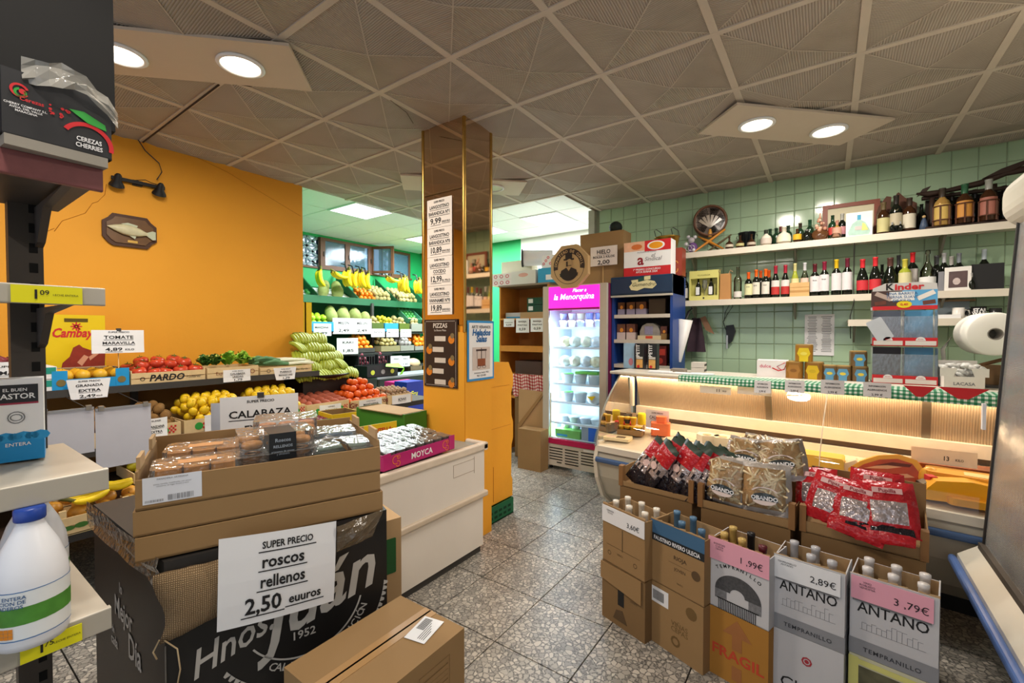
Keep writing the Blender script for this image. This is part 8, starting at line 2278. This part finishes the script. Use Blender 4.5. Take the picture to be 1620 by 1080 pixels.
for k, (x0, y0, x1, y1, a) in enumerate(cols_):
 L = math.hypot(x1 - x0, y1 - y0); a = math.degrees(math.atan2(y1 - y0, x1 - x0)); D = .185
 c = ((x0 + x1) / 2, (y0 + y1) / 2)
 m = info[k][1]
 lo = closed_box('wine_carton', 'closed lower carton under the wine carton ' + what[k], (c[0], c[1], 0), a + [2, -1, 1, 0, 0][k], L - .004, D, .298, [CARDD, CARD, mat('#a9762f', .8, var=.06), GREYC, mat('#c9c6a8', .6, var=.05)][k], 'carton', None, False)
 t = open_box('wine_carton', 'open wine carton ' + what[k], (c[0], c[1], .30), a, L - .003, D, .30, m, 'carton', .004, hb=.285, hs=.29, inner=CARDL)
 t['_x'] = k; up.append(t)
 # torn edge
 rd = random.Random(k); g = G()
 n = 9
 for i in range(n):
  u0, u1 = -L / 2 + L * i / n, -L / 2 + L * (i + 1) / n; h0 = rd.uniform(.002, .012)
  g.quad([(u0, .001, .298), (u1, .001, .298), (u1, .003, .298 + h0), (u0, .003, .298 + rd.uniform(.002, .010))])
 part('torn_rim', g, CARDL, t, kind='stuff')
 part('centre_divider', G().box(-L / 2 + .005, L / 2 - .005, D / 2 - .0015, D / 2 + .0015, .01, .25), CARDD, t)
 cnt = 0
 for i in range(3):
  for j in range(2):
   if k in (1, 3) and (i, j) in ((0, 0), (2, 1)): continue
   if k == 2 and (i, j) == (2, 1): continue
   q = loc2w((c[0], c[1], 0), a, (-L / 2 + .045 + i * (L - .09) / 2 + rd.uniform(-.004, .004), .048 + j * (D - .095), 0))
   cc = info[k][2]
   if k == 2: cc = ['#c9a860', '#c9a860', '#5c1a26'][i] if j == 0 else ['#c9a860', '#1d1a1c', '#5c1a26'][i]
   neck('wine bottle neck with %s top in the %s open wine carton from left' % (['cream', 'blue', 'gold or dark', 'silver', 'white'][k], info[k][0]), q, cc, 'bottles in the %s wine carton' % info[k][0]); cnt += 1
 if k == 0:
  q = thing('price_sign', 'white ticket reading 3,60 on the first wine carton', 'sign', (t.location[0], t.location[1], .51), a)
  part('card', G().box(-L / 2, L / 2, -.006, -.004, 0, .085), PAPER, q)
  part('lettering', G().text('3,60€', .07, .02, .034, -.0075).text('CRIANZA\nTINTO', -.08, .062, .012, -.0075), INK, q)
  part('shipping_marks', G().text('VINO', -.02, .06, .016, -.001).disc(.012, (.08, -.001, .055), 8, 0, .009).disc(.012, (-.09, -.001, .055), 8, 0, .009).rect(-.005, .0, .09, .2, -.001).rect(-.11, .11, .095, .097, -.001), mat('#5a452c', .8), t, kind='stuff')
  part('hand_hole', G().rect(-.03, .01, .11, .20, -.001), BLACK, lo)
  part('green_label', G().rect(-.03, .01, .19, .215, -.002), mat('#8fa04a', .6), lo)
  part('printed_shape', G().prism([(-.06, .03), (.03, .03), (.0, .09), (-.04, .08)], -.0015, 0, 'y').text('VINO', .07, .16, .018, -.0015), mat('#5a452c', .8), lo, kind='stuff')
  part('torn_flap', G().prism([(-L / 2, .21), (L / 2 - .02, .18), (L / 2 - .02, .296), (-L / 2, .296)], -.01, -.003, 'y'), CARD, lo)
 if k == 1:
  part('blue_band', G().rect(-L / 2, L / 2, .21, .298, -.001), mat('#3f6688', .55, var=.05), t)
  part('black_band', G().rect(-L / 2, L / 2, .20, .235, -.002), mat('#1f2428', .55), t)
  part('lettering', G().text('FAUSTINO RIVERO ULECIA', 0, .208, .026, -.0035, 0, .02, fit=L * .86), PWHITE, t)
  part('brown_lettering', G().text('RIOJA', .02, .15, .026, -.001, 0, .01).text('JOVEN', .02, .10, .02, -.001).text('TINTO', .02, .04, .011, -.001).rect(-.04, .08, .130, .131, -.001), mat('#4a3826', .8), t)
  part('round_stamp', G().disc(.022, (.10, -.001, .12), 14, 0, .0), mat('#5a452c', .8), t)
  part('barcode_label', G().rect(-L / 2 + .005, -.04, .20, .275, -.001), PAPER, lo)
  g = G()
  for i in range(9): g.rect(-L / 2 + .015 + .007 * i, -L / 2 + .019 + .007 * i, .215, .26, -.002)
  part('barcode', g, INK, lo, kind='stuff')
  part('brown_lettering', G().text('VIÑAS\nCEPAS', .02, .14, .032, -.001, lsp=.8).disc(.025, (.0, -.001, .07), 10, 0, .015).disc(.028, (.08, -.001, .24), 12, 0), mat('#6f552f', .8), lo, kind='stuff')
 if k == 2:
  q = thing('price_sign', 'pink ticket reading 1,99 on the third wine carton', 'sign', (t.location[0], t.location[1], .50), a)
  part('card', G().box(-L / 2, L / 2, -.006, -.004, .01, .105), PINK, q)
  part('lettering', G().text('1 ,99€', .055, .035, .036, -.0075).text('BODEGAS\nCUEVA\nTINTO', -.075, .078, .011, -.0075), INK, q)
  part('lettering', G().arctext('TEMPRANILLO', 0, .03, .165, .02, 90, 60, -.001), INK, t)
  part('vault_print', G().disc(.095, (0, -.001, .085), 24, 0, .03, 0, 180, .85), mat('#4a4a4c', .7, var=.6, scale=90), t)
  part('column_print', G().box(-.095, -.045, -.001, 0, .045, .085).box(.045, .095, -.001, 0, .045, .085), mat('#77777a', .7, var=.5, scale=90), t, kind='stuff')
  g = G()
  for i in range(22): g.rect(-.08 + .0072 * i, -.0765 + .0072 * i, .0, .045, -.0015)
  g.rect(-.085, .085, .045, .050, -.0015)
  part('stripe_print', g, INK, t, kind='stuff')
  part('lettering', G().text('FRAGIL', .0, .10, .062, -.001, 0, .025, fit=L * .85), mat('#c0462a', .7), lo)
  part('arrow_outline', G().prism([(-.02, .15), (-.02, .21), (-.06, .21), (0, .28), (.06, .21), (.02, .21), (.02, .15)], -.001, 0, 'y').box(-.02, .02, -.001, 0, .02, .08), mat('#a0683a', .8), lo, kind='stuff')
 if k >= 3:
  q = thing('price_sign', ['white ticket reading 2,89 on the fourth wine carton', 'pink ticket reading 3,79 on the fifth wine carton'][k - 3], 'sign', (t.location[0], t.location[1], .50), a)
  part('card', G().box(-L / 2 + .005, L / 2 - .015, -.006, -.004, .01, .095), PAPER if k == 3 else PINK, q)
  part('lettering', G().text('2,89€' if k == 3 else '3 ,79€', .05, .032, .036, -.0075).text('TEMPRANILLO\nANTAÑO' if k == 3 else 'VINO\nROBLEDO\nVENDIMIA', -.07, .075, .010, -.0075), INK, q)
  part('grey_bar', G().box(-L / 2 + .01, L / 2 - .02, -.007, -.004, .004, .010), mat('#6a6a6c', .6), q)
  part('lettering', G().text('ANTAÑO', 0, .165, .055, -.001, 0, .01, fit=L * .8), INK, t)
  g = G(); rd2 = random.Random(k)
  for i in range(12):
   x = -.085 + .014 * i; h = rd2.uniform(.02, .045)
   g.rect(x, x + .0012, .10, .10 + h, -.001).rect(x, x + .014, .10 + h, .1012 + h, -.001)
  g.rect(-.09, .09, .10, .1012, -.001)
  part('village_print', g, GREYINK, t, kind='stuff')
  part('grey_band', G().rect(-L / 2, L / 2, .0, .06, -.001), mat('#8b8c90', .6), t)
  part('band_lettering', G().text('TEMPRANILLO', 0, .02, .022, -.002, 0, .01, space=1.15), mat('#33343a', .6), t)
  part('side_print', G().box(L / 2 - .001, L / 2, .04, .09, .20, .24).box(L / 2 - .001, L / 2 + .0005, .0, D, .0, .06), mat('#8b8c90', .6), t, kind='stuff')
 if k == 3:
  part('lettering', G().text('Chit', -.03, .07, .07, -.001, 0, .0).text('Tempranillo', -.0, .04, .016, -.001), INK, lo)
  part('red_letter', G().text('Ó', .07, .07, .075, -.001, 0, .0), REDI, lo)
  part('crest', G().disc(.018, (.0, -.001, .21), 8, 0, .012).disc(.008, (.0, -.001, .21), 8, 0), mat('#a8303a', .6), lo)
 if k == 4:
  part('landscape_print', G().rect(-L / 2 + .03, L / 2, .10, .26, -.001), mat('#5f5c44', .7, var=.6, scale=30), lo)
  part('yellow_band', G().rect(-L / 2, -L / 2 + .03, .05, .29, -.001).rect(-L / 2, L / 2, .265, .285, -.0015), mat('#d3cf7a', .6), lo, kind='stuff')
# ---- support cartons and the three trays of bags behind the bottles
for k, (x, w_) in enumerate(((-.79, .42), (-.33, .40), (.12, .42))):
 closed_box('carton', 'plain brown carton under the %s tray of bags' % ['left', 'middle', 'right'][k], (x, [2.50, 2.43, 2.40][k], 0), -6, w_, .40, .585, CARDD, 'carton', None, False)
TRX = [(-.79, 2.50), (-.33, 2.43), (.12, 2.40)]
for k, (x, y) in enumerate(TRX):
 t = open_box('display_tray', ['brown tray holding the dark red-headed bags', 'brown tray holding the breadstick bags', 'brown tray holding the red snack bags'][k], (x, y, .588), -6, .435, .36, .10, CARD, 'tray', .005, fh=[.03, .04, .05][k], hb=[.14, .2, .22][k], hs=.10)
 for sx in (-1, 1): part('corner_post', G().box(sx * .205 - .013, sx * .205 + .013, -.004, .03, 0, .12), mat('#8a6238', .7, var=.2), t)
def pillow(w, h, d, seed, mf, nx=10, ny=10, wr=.06):
 rd = random.Random(seed); g = G()
 def P(i, j, s_):
  u = i / nx * 2 - 1; v = j / ny * 2 - 1
  b = max(0, (1 - abs(u) ** 2.5)) ** .6 * max(0, (1 - abs(v) ** 3)) ** .6
  r = rd.uniform(-wr, wr) * d * (1 if b > 0 else 0)
  return (u * w / 2 * (1 - .05 * abs(v)), s_ * (b * d / 2 + r) - d / 2, (v + 1) * h / 2 + (rd.uniform(-.02, .02) * h if abs(v) == 1 else 0))
 for s_ in (-1, 1):
  vs = [P(i, j, s_) for j in range(ny + 1) for i in range(nx + 1)]
  fs = []; ms = []
  for j in range(ny):
   for i in range(nx):
    a = j * (nx + 1) + i
    f = (a, a + 1, a + nx + 2, a + nx + 1)
    fs.append(f if s_ < 0 else tuple(reversed(f))); ms.append(mf((i + .5) / nx, (j + .5) / ny))
  g.add(vs, fs, ms, True)
 return g
GLR = mat('#b81f28', .22, var=.15, bump=.7, bscale=45, name='red_film')
GLD = mat('#1f1a20', .12, var=.4, scale=30, bump=1, bscale=60, name='dark_film')
GLS = mat('#b5a8a6', .15, .5, var=.6, scale=40, bump=1, bscale=50, name='silver_film')
GLW = mat('#d8cfc6', .25, var=.1, bump=.6, bscale=40, name='white_film')
BAGF = mk_glass('bag_film', (1, 1, 1), 1.3, .12, bump=.7)
GHD = mat('#26382a', .4, var=.1, name='green_header')
BRD = mat('#c09a68', .55, var=.35, scale=50, bump=.6, bscale=90, name='breadsticks')
# dark bags
def dm(u, v): return 3 if v > .93 else 2 if v > .62 else (1 if .28 < v < .62 and (u * 7 + v * 5) % 1.6 > .5 else 0)
BP = [(1008, 772, -14), (1028, 776, -10), (1048, 779, -8), (1066, 782, -6), (1084, 786, -4), (1103, 790, 6), (1120, 794, 18), (1040, 768, 14)]
BW_ = [(-0.924, 2.58, 0.584), (-0.852, 2.57, 0.586), (-0.783, 2.56, 0.593), (-0.716, 2.55, 0.598), (-0.651, 2.54, 0.601), (-0.595, 2.53, 0.602), (-0.548, 2.52, 0.636), (-0.811, 2.7, 0.661)]
for k, p in enumerate(BW_):
 t = thing('snack_bag', 'shiny dark bag with red top and green header, %s from left in its tray' % ['first', 'second', 'third', 'fourth', 'fifth', 'sixth', 'seventh', 'rearmost'][k], 'bag', (p[0], p[1], .60), random.Random(k).uniform(-45, -15), None, (-20, [30, 26, 22, 20, 16, 18, 24, 22][k]))
 part('film', pillow(.145, .31, .055, k, dm), [GLD, GLS, GLR, GHD], t)
 part('lettering', G().text('Pavín', .0, .205, .028, -.052, 0, .01, rot=10), PWHITE, t)
 part('round_label', G().disc(.026, (.0, -.0565, .15), 14, 0, sz=.8), mat('#d8b8b0', .4, var=.4, scale=50), t)
# breadstick bags
rd = random.Random(31)
def stick_bag(lb, p, rz, tilt, w, h, seed, text=True):
 t = thing('breadstick_bag', lb, 'bag', p, rz, None, tilt)
 part('film', pillow(w, h, .06, seed, lambda u, v: 1 if v > .9 or v < .08 or u > .93 else 0), [BRD, GLW], t)
 g = G()
 r_ = random.Random(seed)
 for i in range(46):
  u = r_.uniform(-.78, .78); v = r_.uniform(.14, .86); a = r_.uniform(0, PI); l = .022
  b = max(0, (1 - abs(u) ** 2.5)) ** .6 * max(0, (1 - abs(v * 2 - 1) ** 3)) ** .6
  y = -b * .03 - .032
  x, z = u * w / 2, v * h
  g.tube([(x - l * math.cos(a), y + .004, z - l * math.sin(a)), (x, y, z), (x + l * math.cos(a), y + .004, z + l * math.sin(a))],   .0058, 5)
 part('breadsticks', g, mat('#eed9b0', .5, var=.2, scale=40), t, kind='stuff')
 if text:
  lb_ = part('oval_label', G().disc(.058, (0, -.0725, h * .30), 24, 0, sz=.46), mat('#2e3a3c', .4), t)
  part('oval_white', G().disc(.05, (0, -.0732, h * .26), 20, 0, 0, 180, 360, .40).disc(.06, (0, -.0728, h * .40), 20, 0, .05, 20, 160, .5), mat('#e0cfc8', .4), t, kind='stuff')
  part('lettering', G().text('OBANDO', 0, h * .272, .026, -.0745, 0, .03), PWHITE, t)
 part('clear_film', pillow(w * 1.01, h * 1.0, .086, seed + 3, lambda u, v: 0), BAGF, t, loc=(0, .012, 0))
 return t
S = [('front left bag of breadsticks with oval label', (-0.426, 2.5, 0.608), -10, (-14, 4), .215, .25), ('front right bag of breadsticks with oval label', (-0.229, 2.46, 0.622), -4, (-14, -3), .215, .235),
     ('upper left bag of breadsticks lying over the front row', (-0.348, 2.6, 0.748), -8, (-38, 3), .23, .20), ('upper right bag of breadsticks lying over the front row', (-0.17, 2.58, 0.748), 6, (-36, -8), .23, .22), ('rear bag of breadsticks behind the upper right one', (-0.28, 2.7, 0.768), 0, (-50, 5), .23, .2)]
for k, (lb, p, rz, tl, w_, h_) in enumerate(S): stick_bag(lb, p, rz, tl, w_, h_, 40 + k, k != 4)
# red bags
def rm(u, v): return 0 if (v > .55 or v < .18 or u < .16 or u > .84) else 1
S = [('left red snack bag standing in the right-hand tray', (-0.001, 2.44, 0.637), -16, (-30, 8), .18, .22), ('middle red snack bag with pale window', (0.095, 2.4, 0.637), -6, (-32, 5), .17, .21), ('right red snack bag with white name label', (0.22, 2.4, 0.648), 4, (-30, -3), .20, .22), ('red snack bag at the back of the right tray', (0.183, 2.55, 0.653), 0, (-30, 2), .20, .22), ('dark red bag behind the left red snack bag', (-0.033, 2.55, 0.629), -10, (-28, -4), .17, .22)]
for k, (lb, p, rz, tl, w_, h_) in enumerate(S):
 t = thing('red_bag', lb, 'bag', p, rz, None, tl)
 part('film', pillow(w_, h_, .075, 60 + k, rm, wr=.10), [GLR, GLS], t)
 part('white_label', G().rect(-.05, .05, h_ * .74, h_ * .84, -.077), mat('#e6b8b4', .4), t)
 part('lettering', G().text(['Pipas', 'Pupilla', 'Pupilla', 'Pupilla', 'Pipas'][k], 0, h_ * .755, .022, -.0785, 0, .02), mat('#8a1420', .5), t)
for k, p in enumerate(((0.098, 2.36, 0.652), (0.2, 2.35, 0.656))):
 t = thing('red_bag', ['red snack bag hanging flat over the tray front, left', 'red snack bag hanging flat over the tray front, right'][k], 'bag', (p[0], p[1], p[2] - .03), -8 + 4 * k, None, (-40, 10 - 16 * k))
 part('film', pillow(.20, .08, .05, 80 + k, lambda u, v: 0 if v < .5 or u < .3 else 1, wr=.15), [GLR, GLD], t)
# ================================================================ TALL GLASS DISPLAY AT THE RIGHT
gx = .603
t = thing('glass_display', 'tall cream-framed display with rippled glass at the right edge', 'display case', (gx, 2.93, 0), -90)
# local x runs towards the camera (world -Y), local y away from the aisle (world +X)
SHR = Matrix(((1, 0, 0, 0), (0, 1, .058, -.030), (0, 0, 1, 0), (0, 0, 0, 1)))
part('rippled_glass', G().at(SHR).box(.0, 2.3, 0, .008, .52, 1.98), RIPPLE, t)
part('dark_edge', G().at(SHR).rbox(-.012, .006, -.008, .02, .50, 1.99, .006), mat('#2f2c2a', .4), t)
part('rounded_cornice', G().rbox(-.04, 2.3, .04, .7, 1.97, 2.20, .09, axis='x', n=6), CREAM, t)
part('lower_seal', G().box(-.01, 2.3, -.02, .01, .47, .52), mat('#4a423a', .6, var=.2), t)
part('sloping_ledge', G().prism([(-.01, .50), (-.085, .44), (-.085, .36), (.0, .34), (.02, .50)], -.03, 2.3, 'x'), CREAM, t)
part('blue_bumper', G().rbox(-.045, 2.3, -.115, -.083, .385, .425, .014, axis='x'), mat('#5a78b4', .35, var=.08), t)
part('lower_body', G().box(.05, 2.3, .12, .66, .10, .47), mat('#24211f', .7), t)
part('end_panel', G().box(-.012, .0, .09, .66, .45, 2.0), mat('#c9c5bb', .4), t)
part('rear_panel', G().box(0, 2.3, .62, .66, .47, 2.0), mat('#c6c4c0', .3, .2), t)
for z in (.9, 1.3, 1.65): part('inner_shelf', G().box(.03, 2.28, .15, .6, z, z + .015), STEEL, t)
part('inner_floor', G().box(.0, 2.3, .02, .62, .49, .51), STEEL, t)
part('foot', G().box(.1, .16, .2, .26, 0, .10).box(.1, .16, .5, .56, 0, .10), DGREY, t, kind='stuff')
part('hinge', G().box(-.014, .01, -.018, -.006, 1.05, 1.17), PWHITE, t)
lamp('display_glow', (1.05, 1.9, 1.9), 1.4, 7, (1.0, .82, .62), rot=(0, 0, R(90)), shape='RECTANGLE', sy=.1)
for i in range(12):
 tt = thing('food_pack', 'pale pack seen dimly behind the rippled glass', 'pack', (gx + .36 + .05 * (i % 2), 2.7 - .32 * (i % 6), .912 if i < 6 else 1.317), -90, 'packs behind the rippled glass')
 part('wrapper', G().rbox(-.09, .09, -.06, .06, 0, [.13, .2, .16][i % 3], .02), mat(['#c9a878', '#8fa8c4', '#d8d2c8'][i % 3], .4, var=.2), tt)
tag(G().tube([(.60, 2.52, .16), (.72, 2.44, .10), (.98, 2.30, .012)], .014, 6).build('wooden_stick', mat('#7a5434', .8, var=.3)), 'broken wooden stick lying under the glass display', 'stick')
bpy.context.view_layer.update()
